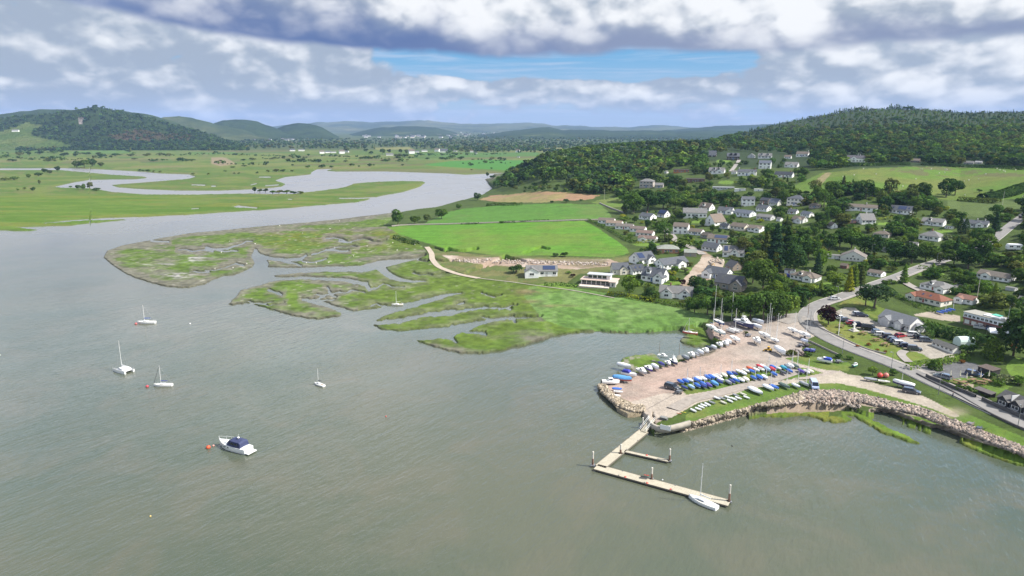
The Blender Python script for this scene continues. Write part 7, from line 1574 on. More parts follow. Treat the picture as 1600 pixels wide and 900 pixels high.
# hauled out ---------------------------------------------------------------------------------
A1 = -60
yacht(975, 574, 26, -34, 'long white boat lying in the mud at the yard point', L=8, B=2.6, mast=False, up=.3, cover=(.78, .78, .78))
motorboat(1003, 585, 22, -50, 'grey and white cabin boat on a trailer first in the waterside row', hull=(.5, .5, .5), L=7)
motorboat(983, 589, 27, -22, 'white speedboat with blue canopy beside the blue sheeted boat', canopy=(.03, .04, .30), cabin=False)
yacht(972, 597, 33, -18, 'boat sheeted over in bright blue tarpaulin', L=8, B=2.8, hull=(.4, .1, .07), mast=False, up=.8, cover=SKY_, name='covered_boat', cat='boat')
motorboat(954, 601, 29, 8, 'white cabin boat at the very tip of the yard', L=7.5, up=.6)
dinghy(964, 611, 16, -6, 'blue covered dinghy at the tip of the yard', BLUE); dinghy(966, 615, 15, -6, 'white dinghy just below the blue one at the yard tip', WCOV, False); dinghy(965, 620, 10, -8, 'small upturned white tender on the rocks at the yard tip', BW, upturned=True, L=3)
motorboat(1014, 581, 18, A1, 'white boat with purple hull second in the waterside row', hull=PURP); motorboat(1024, 578, 17, A1, 'all white boat third in the waterside row', cabin=False, cover=(.80, .80, .80)); motorboat(1034, 574, 15, A1, 'small boat under a navy cover in the waterside row', cabin=False, cover=(.05, .05, .22), hull=GREY); motorboat(1044, 572, 14, A1, 'white cuddy boat fifth in the waterside row'); motorboat(1053, 570, 18, A1, 'dark hulled motor boat with white wheelhouse in the waterside row', hull=NAVY, fly=True); motorboat(1036, 561, 19, -28, 'white boat parked on the grass behind the waterside row')
motorboat(1072, 564, 16, A1, 'grey open boat after the gap in the waterside row', hull=DGREY, cabin=False, cover=(.26, .28, .30)); motorboat(1081, 559, 16, A1, 'white boat beside the grey open boat', cabin=True); motorboat(1089, 558, 12, A1, 'slim grey covered boat in the waterside row', cabin=False, cover=GREY); motorboat(1095, 555, 15, A1, 'white covered boat beside the slim grey one', cabin=False, cover=WCOV); motorboat(1103, 552, 15, A1, 'white boat with open cockpit in the waterside row'); motorboat(1108, 548, 12, A1, 'boat under a charcoal cover in the waterside row', cabin=False, cover=(.07, .085, .11), hull=DGREY); motorboat(1116, 547, 13, A1, 'white boat next to the charcoal covered one', cabin=False, cover=WCOV); motorboat(1125, 543, 13, A1, 'narrow white boat near the top of the waterside row'); motorboat(1134, 541, 14, A1, 'white fishing boat near the top of the waterside row', fly=False); motorboat(1139, 538, 12, A1, 'last white boat at the top of the waterside row', cabin=False, cover=BW)
yacht(1149, 536, 20, -50, 'white keel yacht with red underside in the middle of the yard', L=8.5, mast=False, anti=ANTI, up=1.3)
yacht(1125, 527, 22, -40, 'white yacht on tall props beside the mud spit', L=8.5, up=1.7, mh=10.5); yacht(1112, 518, 20, -44, 'white yacht at the very edge of the reeds', L=8.5, up=1.4, mh=11, sail=(.05, .08, .3))
yacht(1124, 511, 20, -50, 'navy hulled yacht with white deck by the reeds', hull=(.05, .08, .25), L=9.5, up=1.6, mh=14.5); 
motorboat(1163, 512, 34, -22, 'largest motor cruiser with navy hull and flybridge', hull=NAVY, L=11, B=3.6, fly=True, up=1.0, stripe=BW)
motorboat(1185, 507, 20, -22, 'white launch behind the large navy cruiser', cabin=False, cover=(.62, .64, .68), L=8); yacht(1183, 515, 19, -26, 'white hulled yacht beside the large navy cruiser', L=8.5, mast=False, up=1.0, cover=(.78, .78, .78))
yacht(1195, 530, 22, -42, 'white yacht with dark purple underside near the yellow loader', L=9, up=1.3, mh=12, anti=ANTIB); motorboat(1183, 538, 16, -68, 'white wheelhouse boat alone in the middle of the yard', L=7, up=1.1, fly=False, hull=BW); yacht(1211, 536, 17, -26, 'white boat with blue bottom beside the big white sheeted boat', L=7, mast=True, mh=9, up=.9, hull=(.75, .76, .8)); 
yacht(1219, 554, 26, -62, 'big yacht wrapped in white sheeting in the yard centre', L=11, B=3.6, mast=False, up=1.1, cover=(.80, .80, .80), name='covered_boat', cat='boat')
yacht(1239, 523, 20, -36, 'white yacht on props beside the road', L=8.5, up=1.5, mh=11.5); yacht(1257, 530, 24, -30, 'white yacht next to the low yard wall', L=9, up=1.5, mh=11); motorboat(1257, 537, 13, -10, 'small white boat below the yacht by the yard wall', L=5, B=2, cabin=False, cover=(.6, .64, .75)); motorboat(1288, 567, 26, 172, 'white motor boat with blue cockpit cover on the grass', canopy=(.03, .07, .42), up=.6)
yacht(1078, 522, 22, 172, 'red yacht lying on the mud spit', hull=(.55, .09, .06), L=8, B=2.4, up=.25, mh=8.5, anti=mat('red_bottom', (.4, .08, .06), .7), furl=(.7, .65, .6), group=None)
yacht(1411, 606, 37, 172, 'navy hulled racing yacht with white cover beside the road', hull=(.03, .03, .14), L=9, B=2.5, mast=True, mh=7, up=.95, cover=(.80, .80, .80), boom=False)
dinghy(1360, 596, 22, -4, 'grey covered open boat on the verge by the slip lane', GREY, L=5, hull=DGREY); dinghy(1381, 599, 20, 6, 'cream rowing boat on the verge by the red buoys', CREAMB, False, L=4.6, hull=CREAMB); motorboat(1336, 574, 12, 60, 'small turquoise boat at the end of the slip lane', hull=(.05, .42, .36), L=4.5, B=1.9, cabin=True, up=.6)
def trimaran():
    r = place(1147, 520, 30, -20, 8, 6, 'trimaran', 'white folding trimaran with its floats spread in the yard', 'trimaran'); r.location.z += .7
    for y, L in ((0, 8), (2.4, 6), (-2.4, 6)): link('hull', cached(('tri', L), lambda: hull_mesh(L, 1.3 if L == 8 else .7, .7, .25, .4, ANTIB)), r, (0, y, .1), color=BW)
    link('deck', deck_mesh(8, 1.3, .7, .4), r, (0, 0, .1))
    b = MB()
    for x in (-1.2, 1.3): b.box(x - .12, x + .12, -2.4, 2.4, .62, .80)
    b.obj('cross_beam', [GEL], r, color=(.7, .7, .7)); rig(r, 8, 11.5, .6, True, None, .6); cradle(r, 5, 2, -.7)
trimaran()
# dinghy park -----------------------------------------------------------------------------------
def ordinal(i): return ['first', 'second', 'third', 'fourth', 'fifth', 'sixth', 'seventh', 'eighth', 'ninth', 'tenth', 'eleventh', 'twelfth', 'thirteenth', 'fourteenth', 'fifteenth', 'sixteenth', 'seventeenth', 'eighteenth', 'nineteenth', 'twentieth', 'twenty first', 'twenty second', 'twenty third', 'twenty fourth', 'twenty fifth'][i]
CN = {'b': ('blue', BLUE), 'd': ('dark blue', DBLUE), 'w': ('white', WCOV), 's': ('sky blue', SKY_), 'p': ('violet', PURP), 'g': ('grey', GREY), 'k': ('charcoal', DGREY), 'c': ('cream', CREAMB), 'r': ('red', REDB), 'o': ('orange red', ORANGE), 't': ('teal', TEAL), 'n': ('green grey', GREENC), 'l': ('pale blue', LBLUE)}
ROWA = [(1064, 600, 'b', 0), (1072, 599, 'b', 6.5), (1078, 597, 'w', 0), (1088, 597, 'b', 0), (1092, 595, 'w', 6), (1100, 595, 'w', 0), (1106, 593, 'b', 0), (1112, 592.5, 'b', 0), (1118, 591.5, 'w', 0), (1124, 590.5, 'w', 6), (1132, 589.5, 'c', 0), (1141, 587.5, 'b', 6.5), (1148, 587, 'd', 0), (1155, 583.5, 'w', 0), (1162, 586.5, 'w', 0), (1166, 582, 'w', 0), (1175.5, 583.5, 'b', 0), (1182, 581, 'w', 0), (1190, 580, 'w', 0), (1199, 580, 'l', 6), (1207.5, 580.5, 'r', 0), (1216, 578, 'w', 0), (1225, 578, 't', 0), (1234, 583, 'b', 6.5), (1244, 575.5, 'n', 7)]
ROWB = [(1070, 609, 'd', 0), (1081, 608, 'l', 6), (1090, 605.5, 'b', 0), (1099, 603.5, 'b', 6.5), (1100, 607, 'd', 0), (1108, 605.5, 'p', 0), (1117, 603, 's', 0), (1125, 600, 'd', 0), (1126, 596, 'w', 0), (1138.5, 600.5, 'g', 0), (1144, 599.5, 'd', 0), (1151, 598, 'b', 0), (1159, 597, 'w', 0), (1166, 596, 'c', 0), (1147, 593.5, 'w', 0), (1178, 594, 'b', 6.5), (1187, 593, 'b', 0), (1195, 592.5, 'w', 7), (1210, 588, 'b', 6.5), (1224, 585.5, 'k', 0), (1252, 583.5, 'p', 0), (1261, 584, 'w', 6.5), (1267, 583, 'c', 0)]
ROWC = [(1172, 579, 'o', 0), (1187, 576, 'r', 0), (1192.5, 575.5, 'w', 0), (1208.5, 577, 'b', 0), (1231, 576, 'g', 0), (1236, 574.5, 'w', 6.5)]
for rows, nm in ((ROWA, 'upper grass row'), (ROWB, 'lower grass row'), (ROWC, 'back row by the gravel')):
    cnt = {}
    for i, (x, y, c, m) in enumerate(rows):
        cname, col = CN[c]; k = cnt.get(c, 0); cnt[c] = k + 1
        dinghy(x, y, 15 if c != 's' else 18, -58 + rng.uniform(-7, 7), f'{ordinal(k)} {cname} dinghy from the pickup truck, {nm}', col, not (c in 'wc' and i % 3 == 0), m, group='dinghies on the grass strips', flat=(c in 'wc'))
for x, y, W, c, l, m, L in ((1181, 614, 31, 'k', 'large dark hulled boat with white cover on the lower grass', 0, 7), (1201, 609, 24, 'w', 'pale grey boat beside the large dark hulled one', 7, 6), (1210, 608, 20, 'b', 'bright blue covered boat on the lower grass', 0, 5.5), (1226, 606, 24, 'n', 'charcoal green sheeted boat on the lower grass', 7, 6), (1244, 606, 18, 'w', 'white boat with navy hull on the lower grass', 8, 5), (1257, 603, 20, 'g', 'grey white boat beside the little blue van', 9, 5.5)):
    dinghy(x, y, W, -48, l, WCOV if c in 'k' else CN[c][1], True, m, L=L, B=L * .38, hull=DGREY if c == 'k' else NAVY if 'navy' in l else BW, group='boats on the lower grass')
ROWD = [(1084, 643.5, 'w'), (1091.5, 641, 'w'), (1096, 638, 'w'), (1100, 635.5, 'w'), (1106, 634, 'w'), (1113, 631, 'g'), (1121, 624, 'w'), (1129, 624.5, 'g'), (1131, 631, 'c'), (1138, 623, 'w'), (1141, 628.5, 'w'), (1147, 625.5, 'w'), (1150, 619.5, 'g'), (1154, 624, 'w'), (1162, 618, 'c'), (1167, 623, 'w')]
cnt = {}
for x, y, c in ROWD:
    k = cnt.get(c, 0); cnt[c] = k + 1; nm, col = CN[c]
    dinghy(x, y, 13, -40 + rng.uniform(-8, 8), f'{ordinal(k)} upturned {nm} dinghy from the quay along the sea wall', (.82, .82, .81) if c == 'w' else col, upturned=True, L=4, B=1.5, group='upturned dinghies along the sea wall')
for i, (x, y) in enumerate(((1469, 491), (1475, 489.5), (1481, 488), (1487, 486.5))): dinghy(x, y, 15, -42, f'{ordinal(i)} blue covered dinghy from the hall in the clubhouse yard', (.05, .12, .42), True, 6 if i % 2 else 0, group='club dinghies beside the clubhouse')
for x, y, c, l in ((1068, 645, (.65, .60, .06), 'yellow kayak by the quay'), (1061, 647, (.62, .25, .12), 'orange kayak by the quay'), (1010, 743.5, (.60, .04, .03), 'red kayak lying on the pontoon')):
    r = place(x, y, 9, -10 if y < 700 else -6, 3.4, .7, 'kayak', l, 'kayak', z=.55 if y > 700 else None); r.location.z += .12
    MB().loft([[(x_, y_ * w, z_) for y_, z_ in ((.34, .1), (.2, .3), (-.2, .3), (-.34, .1), (0, -.1))] for x_, w in ((-1.7, .1), (-.9, .8), (0, 1), (.9, .8), (1.7, .1))]).obj('hull', [BUOYM], r, color=c); MB().ball((0, 0, .3), .45, .2, .05).obj('seat', [mat('seat_black', (.03, .03, .03))], r)
for x, y, l in ((1374.5, 590, 'larger red mooring buoy stored on the verge'), (1384, 590, 'faded red mooring buoy stored on the verge')):
    o = empty('stored_buoy', gp(x, y), 0, 1, l, 'buoy'); MB().ball((0, 0, .75), .8, .8, .8, 10, 6).obj('float', [BUOYM], o, color=(.60, .06, .05) if 'larger' in l else (.55, .20, .16), smooth=True); MB().tube((0, 0, 1.5), (0, 0, 1.8), .1).obj('eye', [STEEL], o)

# ------------------------------------------------------------------ cars
PAINTM = mat('car_paint', rough=.22, objcol=True, coat=.6, spec=.6); CGL = mat('car_glass', (.012, .015, .02), .06, spec=.9)
RIM = mat('wheel_rim', (.45, .45, .46), .35, .7); LAMP = mat('headlamp', (.75, .76, .78), .15); TAIL = mat('tail_lamp', (.35, .02, .02), .2)
def car_parts(kind):
    if kind in _bm: return _bm[kind]
    L, W, hb, hr = {'car': (4.25, 1.76, .86, 1.46), 'suv': (4.5, 1.86, 1.0, 1.70), 'van': (5.2, 1.95, 1.15, 2.0), 'estate': (4.6, 1.8, .9, 1.5)}[kind]
    low = [(-.5, .28), (-.5, .62), (-.485, .95), (-.3, 1.0), (.20, 1.0), (.40, .86), (.485, .70), (.5, .45), (.49, .26)]
    b = MB(); ring = [(x * L, z * hb) for x, z in low]
    b.loft([[(x * k, y * W / 2, z) for x, z in ring] for y, k in ((-1, .965), (-.93, 1), (.93, 1), (1, .965))])
    cab = {'car': [(-.44, 1), (-.33, 0), (.08, 0), (.27, 1)], 'suv': [(-.48, 1), (-.43, 0), (.10, 0), (.26, 1)], 'van': [(-.49, 1), (-.47, 0), (.22, 0), (.36, 1)], 'estate': [(-.485, 1), (-.43, 0), (.06, 0), (.25, 1)]}[kind]
    ht = lambda t: hr if t == 0 else hb * .985
    g = MB(); g.loft([[(x * L, y * (W / 2 * (.94 if t else .78)), ht(t) - (.05 if t == 0 else 0)) for x, t in cab] for y in (-1, 1)])
    rf = MB(); x0, x1 = cab[1][0] * L, cab[2][0] * L; rf.loft([[(x0 - .05, y * w, z), (x0 + .1, y * w, z + .06), (x1 - .1, y * w, z + .06), (x1 + .05, y * w, z)] for y, w, z in ((-1, W * .40, hr - .08), (1, W * .40, hr - .08))])
    for s in (-1, 1):                                             # pillars
        for xa, xb in ((cab[0][0], cab[1][0]), (cab[3][0], cab[2][0]), (-.1, -.1)): rf.tube((xa * L, s * W / 2 * .95, hb * .98), (xb * L, s * W / 2 * .80, hr - .05), .055, .05, 4)
    tyre = MB().tube((0, -.11, 0), (0, .11, 0), .33, n=14).mesh('tyre', [TYRE]); rim = MB().tube((0, -.125, 0), (0, .125, 0), .2, n=10).mesh('rim', [RIM])
    hl = MB().box(-.06, .05, -.19, .19, -.09, .09).mesh('headlight', [LAMP]); tl = MB().box(-.05, .05, -.14, .14, -.13, .13).mesh('tail_light', [TAIL])
    _bm[kind] = (L, W, hb, b.mesh('body', [PAINTM]), g.mesh('glasshouse', [CGL]), rf.mesh('roof', [PAINTM]), tyre, rim, hl, tl); return _bm[kind]
def car(px, py, th, col, label, kind='car', group='cars', sc=1.0):
    L, W, hb, b, g, rf, ty, ri, hl, tl = car_parts(kind); p = gp(px, py); az = math.atan2(p.x, p.y)
    p.z += .14 if segdist(np.array([float(px)]), np.array([float(py)]), ROADPX, False, 14)[0] < 8 else .03
    r = empty('van' if kind == 'van' else 'parked_car', p, math.radians(th) - az, sc, label, 'van' if kind == 'van' else 'car', group)
    link('body', b, r, color=col); link('glasshouse', g, r); link('roof', rf, r, color=col)
    for x in (-.30, .30):
        for s in (-1, 1): w = link('wheel', ty, r, (x * L, s * (W / 2 - .12), .33)); link('rim', ri, w)
    for s in (-1, 1): link('headlight', hl, r, (L * .475, s * W * .34, hb * .72)); link('tail_light', tl, r, (-L * .487, s * W * .38, hb * .78))
    return r
CW, CS, CB, CK, CN_, CR_, CG = (.78, .78, .78), (.42, .44, .46), (.03, .07, .20), (.012, .012, .014), (.015, .022, .06), (.42, .02, .035), (.09, .095, .10)
T = 20
for x, y, t, c, l, k in [
 (1314, 498.5, T, CW, 'white car nearest the purple tree in the car park row', 'car'), (1322, 501.5, T, (.10, .13, .20), 'blue grey hatchback second in the lawn side row', 'car'), (1331, 506.5, T, CR_, 'bright red car in the lawn side row', 'car'), (1341, 510, T, CN_, 'dark navy car between the red car and black van', 'suv'), (1357.5, 515.5, -8, CK, 'large black van in the car park', 'van'),
 (1371, 520.5, T, (.22, .28, .38), 'silver blue car beyond the black van', 'car'), (1377.5, 524.5, T, CW, 'white car beside the silver blue one', 'estate'), (1389, 528, T, CN_, 'navy car in the middle of the lawn side row', 'suv'), (1395, 532, T, CG, 'dark grey car in the lower lawn side row', 'car'), (1400, 535, T, (.05, .08, .16), 'blue car between the grey and white cars', 'car'), (1407.5, 538.5, T, CW, 'white estate car low in the lawn side row', 'estate'), (1415, 542, T, CN_, 'deep blue car second from the end of the row', 'car'), (1428.5, 547, 8, (.05, .06, .08), 'last dark estate at the end of the lawn side row', 'suv'),
 (1406.5, 526.5, 48, (.34, .02, .03), 'dark red car standing in the car park lane', 'car'), (1428.5, 525.5, 14, CW, 'white four by four by the shrub belt', 'suv'), (1437, 529.5, 16, CK, 'black car beside the white four by four', 'car'), (1447, 534, 14, (.10, .12, .15), 'grey car by the end of the long white shed', 'suv'), (1340, 492.5, 12, (.55, .57, .60), 'silver car at the top of the car park', 'car'), (1346, 494.5, 8, CN_, 'dark car beside the silver one at the top of the car park', 'estate'), (1417, 515.5, 24, CK, 'black car tucked against the hall porch', 'car'),
 (1304.5, 468.5, 22, CW, 'white car driving round the road bend', 'car'), (1424, 614, -2, (.05, .055, .07), 'dark estate car parked on the shore track', 'estate'), (1472.5, 590.5, 160, (.12, .15, .19), 'grey blue car in the pub car park', 'estate'), (1522, 586.5, -14, (.03, .05, .13), 'dark blue car in the pub car park', 'estate'), (1533, 514, -8, (.55, .55, .54), 'silver estate car at the clubhouse front', 'estate'), (1527, 509, -8, CN_, 'dark car behind the silver estate at the clubhouse', 'car'), (1552, 517, -14, (.04, .06, .20), 'blue car by the clubhouse door', 'car'),
 (1050, 607.5, -28, (.03, .04, .05), 'dark pickup truck at the end of the dinghy rows', 'suv'), (1271.5, 605, -78, (.35, .42, .60), 'pale blue van on the lower grass', 'van'), (827.5, 433, 96, (.03, .08, .30), 'blue car in front of the solar panel bungalow', 'car'), (1598, 341, 40, CK, 'dark car on the upper road', 'car'), (1220, 430, 30, CK, 'black car at the garage with the blue door', 'car'), (1231, 433, 12, (.04, .04, .35), 'bright blue car at the garage with the blue door', 'car'), (1546, 448, -10, CK, 'black car on the drive of the wide white bungalow', 'suv'), (1578, 478, 0, (.2, .24, .3), 'grey car at the oval lawn', 'car'), (1053, 424, 80, (.04, .05, .12), 'dark blue car by the long stepped white house', 'car'), (1039, 388, 0, CK, 'black car behind the pale green hip roof', 'car'), (1590, 414, -4, CR_, 'red car beside the upper garden', 'car')]:
    car(x, y, t, c, l, k, 'parked cars' if 'driving' not in l else None); RECTS.append((x - 8, y - 6, x + 8, y + 2, y))

# ------------------------------------------------------------------ quay, pontoons, posts, rocks
PLANK = mat('pontoon_decking', (.42, .38, .29), .85, var=.2, vscale=.8, bump=.3, bscale=3); FLOATM = mat('pontoon_float', (.035, .036, .034), .85); CONC = mat('concrete', (.37, .335, .28), .9, var=.3, vscale=.5)
def pontoon(a, b, w, label, z=.5, name='pontoon', rail=False):
    A, Bp = at_z(*a, z), at_z(*b, z); d = Bp - A; L = d.length; r = empty(name, A, math.atan2(d.y, d.x), 1, label, 'pontoon')
    m = MB(); n = int(L / .5)
    for i in range(n): m.box(i * L / n, (i + 1) * L / n - .02, -w / 2, w / 2, -.06, .0)
    m.obj('deck', [PLANK], r); f = MB()
    for s in (-1, 1): f.box(0, L, s * w / 2 - .06, s * w / 2 + .06, -.26, .03)
    f.obj('edge_beam', [mat('edge_timber', (.16, .14, .11), .9)], r); k = int(L / 5)
    for i in range(k): MB().box((i + .15) * L / k, (i + .85) * L / k, -w * .46, w * .46, -.75, -.08).obj('float', [FLOATM], r)
    for i in range(1, int(L / 6)):
        for s in (-1, 1): MB().box(i * 6 - .12, i * 6 + .12, s * (w / 2 - .15) - .05, s * (w / 2 - .15) + .05, .0, .16).obj('cleat', [STEEL], r)
    if rail:
        g = MB()
        for s in (-1, 1):
            for z_ in (.5, 1.0): g.tube((0, s * w / 2, z_), (L, s * w / 2, z_), .03, n=4)
            for i in range(int(L / 2) + 1): g.tube((i * 2, s * w / 2, 0), (i * 2, s * w / 2, 1.0), .03, n=4)
        g.obj('handrail', [STEEL], r)
    return r
pontoon((931, 729), (1140, 786), 2.6, 'long outer pontoon with timber deck and red fenders')
pontoon((1006, 673), (938, 729), 2.6, 'wide access pontoon leading out from the quay')
pontoon((976, 704.5), (1045, 720), 1.1, 'narrow finger pontoon inside the basin')
def bridge():
    A = gp(1019, 662); A.z = 2.4; Bq = at_z(1005, 674, .65); d = Bq - A; L = d.length; r = empty('gangway', A, math.atan2(d.y, d.x), 1, 'short sloping gangway from quay steps to pontoon', 'gangway'); p = math.atan2(-d.z, math.hypot(d.x, d.y))
    b = MB().box(0, L, -.8, .8, -.1, 0); o = b.obj('walkway', [PLANK], r); o.rotation_euler = (0, p, 0); g = MB()
    for s in (-1, 1):
        for z in (.5, 1.05): g.tube((0, s * .8, z), (L, s * .8, z), .035, n=4)
        for i in range(6): g.tube((i * L / 5, s * .8, 0), (i * L / 5, s * .8, 1.05), .03, n=4)
    g.obj('handrail', [STEEL], o)
bridge()
PILE = mat('rusty_pile', (.20, .12, .085), .9, var=.5, vscale=1.5); PALEP = mat('pale_pile', (.55, .52, .46), .8, var=.2)
for x, y, h, l in ((926, 729, 3.6, 'tall steel pile at the outer corner of the pontoons'), (969.5, 711, 2.6, 'steel pile at the elbow of the access pontoon'), (1046, 722, 3.2, 'rusty pile at the end of the finger pontoon'), (1018, 751, 3.0, 'steel pile half way along the outer pontoon'), (1139, 786, 4.0, 'tallest pile at the yacht end of the outer pontoon'), (1004, 669, 2.8, 'slim pile where the access pontoon meets the quay')):
    r = empty('mooring_pile', at_z(x, y, 0), 0, 1, l, 'pile'); MB().tube((0, 0, -2), (0, 0, h * .55), .24, n=8).obj('shaft', [PILE], r); MB().tube((0, 0, h * .55), (0, 0, h), .2, .2, 8).ball((0, 0, h), .24, .24, .2).obj('cap', [PALEP], r); MB().box(-.5, .5, -.45, .45, .25, .5).obj('collar', [STEEL], r)
for i, (x, y) in enumerate(((977, 747.5), (1011, 757), (1048, 767), (1010.5, 713.5))): o = empty('fender', at_z(x, y, .15), 0, 1, ['round red fender nearest the outer pontoon corner', 'round red fender below the pontoon pile', 'round red fender nearest the berthed yacht', 'round red fender on the finger pontoon'][i], 'fender'); MB().ball((0, 0, .2), .32, .32, .36).obj('float', [BUOYM], o, color=(.60, .07, .05), smooth=True)
o = empty('equipment_box', at_z(1006, 747, .56), -.3, 1, 'low grey hatch box on the outer pontoon', 'box'); MB().box(-.7, .7, -.35, .35, 0, .22).obj('body', [STEEL], o); MB().box(-.74, .74, -.38, .38, .22, .28).obj('lid', [FLOATM], o)
def quay():
    pts = [(1013, 655), (1016, 665), (1026, 671), (1042, 672), (1060, 668), (1078, 663)]; V = []
    low_wall(pts, 1.0, .7, 'curved concrete quay wall at the end of the yard', CONC, 'quay_wall')
    r = place(1037, 655, 16, -20, 6, 4, 'storage_shed', 'dark sheeted stack on the quay corner', 'shed'); MB().box(-3, 3, -1.6, 1.6, 0, 1.6, 0, .8).obj('stack', [CLOTH], r, color=(.10, .10, .095)); MB().box(-2.6, 2.4, -1.8, 1.7, 1.61, 1.9, 0, .7).obj('sheet', [CLOTH], r, color=(.20, .20, .19))
    p = gp(1040, 673.5); s = empty('notice_board', Vector((p.x, p.y, 2.3)), -.5, 1, 'blank white board fixed to the quay wall', 'sign'); MB().box(-1.3, 1.3, -.5, -.42, -.3, .9).obj('panel', [mat('white_paint', (.8, .8, .78), .4)], s); MB().box(-1.2, -1.1, -.41, .3, -.5, .9).box(1.1, 1.2, -.41, .3, -.5, .9).obj('bracket', [STEEL], s)
quay()
ROCK = foliage_mat('rock_armour', True)
def rocks(name, label, pts, n, s0, s1, wpx, cols, seed, zr=(.1, 2.3)):
    r = random.Random(seed); base = np.array([(1, 1, 1), (1, 1, -1), (1, -1, 1), (1, -1, -1), (-1, 1, 1), (-1, 1, -1), (-1, -1, 1), (-1, -1, -1)], float); fq = np.array([(0, 1, 3, 2), (4, 6, 7, 5), (0, 4, 5, 1), (2, 3, 7, 6), (0, 2, 6, 4), (1, 5, 7, 3)]); Vs = []; Fs = []; Cs = []
    seg = [math.hypot(b[0] - a[0], (b[1] - a[1]) * 1.6) for a, b in zip(pts, pts[1:])]; tot = sum(seg)
    for k in range(n):
        t = r.random() * tot; i = 0
        while t > seg[i] and i < len(seg) - 1: t -= seg[i]; i += 1
        f = t / seg[i]; a, b = pts[i], pts[i + 1]; x = a[0] + (b[0] - a[0]) * f; y = a[1] + (b[1] - a[1]) * f; u = r.random(); o = wpx * u
        dx, dy = b[0] - a[0], b[1] - a[1]; l = math.hypot(dx, dy); x += -dy / l * o; y += dx / l * o
        z = zgrid(x, y); p = at_z(x, y, max(z, -.2) + .15); s = r.uniform(s0, s1)
        M = Matrix.Rotation(r.uniform(0, 6.28), 3, Vector((r.uniform(-1, 1), r.uniform(-1, 1), r.uniform(-1, 1))).normalized())
        v = base * np.array([r.uniform(.6, 1.3), r.uniform(.5, 1.0), r.uniform(.4, .8)]) * s; v = v * nr.uniform(.6, 1.1, v.shape); v = v @ np.array(M).T + np.array(p)
        Fs.append(fq + 8 * k); Vs.append(v); c = np.array(r.choice(cols)) * r.uniform(.7, 1.25); Cs.append(np.repeat(c[None], 8, 0))
    m = bpy.data.materials.get('stone_blocks') or bpy.data.materials.new('stone_blocks'); m.use_nodes = True; t = m.node_tree
    if 'Attribute' not in t.nodes: at = t.nodes.new('ShaderNodeAttribute'); at.attribute_name = 'ground'; t.links.new(at.outputs['Color'], t.nodes['Principled BSDF'].inputs[0]); t.nodes['Principled BSDF'].inputs['Roughness'].default_value = .95
    o = link(name, mesh_np(name, np.concatenate(Vs), np.concatenate(Fs), [m], cols=np.concatenate(Cs))); return setp(o, label, 'rocks', kind='stuff')
PK = [(.34, .26, .21), (.28, .23, .19), (.40, .33, .28), (.20, .17, .145), (.13, .115, .10)]
rocks('rock_armour', 'pinkish boulders armouring the shore below the road', [(1660, 726), (1600, 700), (1575, 690), (1533, 674), (1487, 656), (1440, 638), (1390, 627), (1342, 616), (1300, 610), (1250, 612)], 5200, .25, .58, -11, PK, 5, (.8, 3.2))
rocks('rock_armour', 'small stones facing the curved sea wall', [(1252, 614), (1215, 624), (1180, 634), (1140, 646), (1100, 656), (1062, 666)], 2600, .25, .6, -10, [(.31, .26, .19), (.37, .31, .24), (.20, .17, .13)], 6, (.6, 2.9))
rocks('rock_armour', 'tan boulders round the tip of the yard', [(1006, 634), (990, 634), (972, 628), (957, 616), (946, 605), (944, 599)], 1300, .3, .6, -9, [(.33, .27, .19), (.40, .34, .26), (.22, .18, .13)], 8, (.6, 2.8))
rocks('beach_stones', 'stones scattered on the little beach under the sea wall', [(1345, 625), (1300, 622), (1250, 622), (1205, 631)], 500, .15, .5, -13, PK, 15)
rocks('rubble', 'loose timber and stones beside the yard wall', [(1232, 549), (1246, 548), (1258, 552)], 90, .3, .9, 6, [(.16, .12, .10), (.10, .08, .07), (.25, .22, .2)], 9, (3.2, 3.8))
rocks('rubble', 'spoil heaps and stone piles on the building site', [(1108, 408), (1120, 404), (1132, 408)], 120, .3, .9, 5, [(.34, .27, .21), (.42, .36, .3)], 10, (6.6, 7.4))
rocks('rubble', 'pale stones scattered on the rubble track', [(712, 404), (780, 406), (860, 408), (950, 410)], 500, .2, .55, 5, [(.42, .34, .29), (.5, .44, .4), (.3, .25, .2)], 12, (2.3, 2.9))
def chest(px, py, label, w=2.2, col=(.04, .05, .22)):
    r = empty('boat_trailer', gp(px, py), rng.uniform(-1, 1), 1, label, 'trailer'); MB().box(-w, w, -.06, .06, .4, .5).box(-w * .6, -w * .5, -.9, .9, .4, .5).box(w * .3, w * .4, -.7, .7, .4, .5).box(-w * .5, w * .2, -.7, .7, .5, .9, 0, .8).obj('frame', [GEL], r, color=col)
    for s in (-1, 1): MB().tube((-w * .3, s * .8, .3), (-w * .3, s * 1.0, .3), .3, n=10).obj('wheel', [TYRE], r)
for x, y, l, c in ((1262, 548, 'empty blue trailer beside the timber pile', (.04, .05, .22)), (1270, 549, 'second blue trailer beside the timber pile', (.05, .06, .25)), (1252, 542, 'dark trailer under the parked yachts', (.03, .03, .04)), (1262, 541, 'black rusty trailer by the yard wall', (.06, .04, .03)), (1061.5, 614, 'small box trailer behind the pickup truck', (.10, .10, .10)), (1170, 525, 'low grey trailer in the yard scrub', (.2, .2, .22)), (1312, 567, 'grey launching trailer on the yard grass', (.12, .12, .12)), (1516, 665, 'rusty trailer on the shore verge', (.18, .14, .12)), (1530, 672, 'small dark boat trailer on the shore verge', (.05, .05, .05))): chest(x, y, l, col=c)
YEL = mat('digger_yellow', (.62, .36, .02), .5, var=.2)
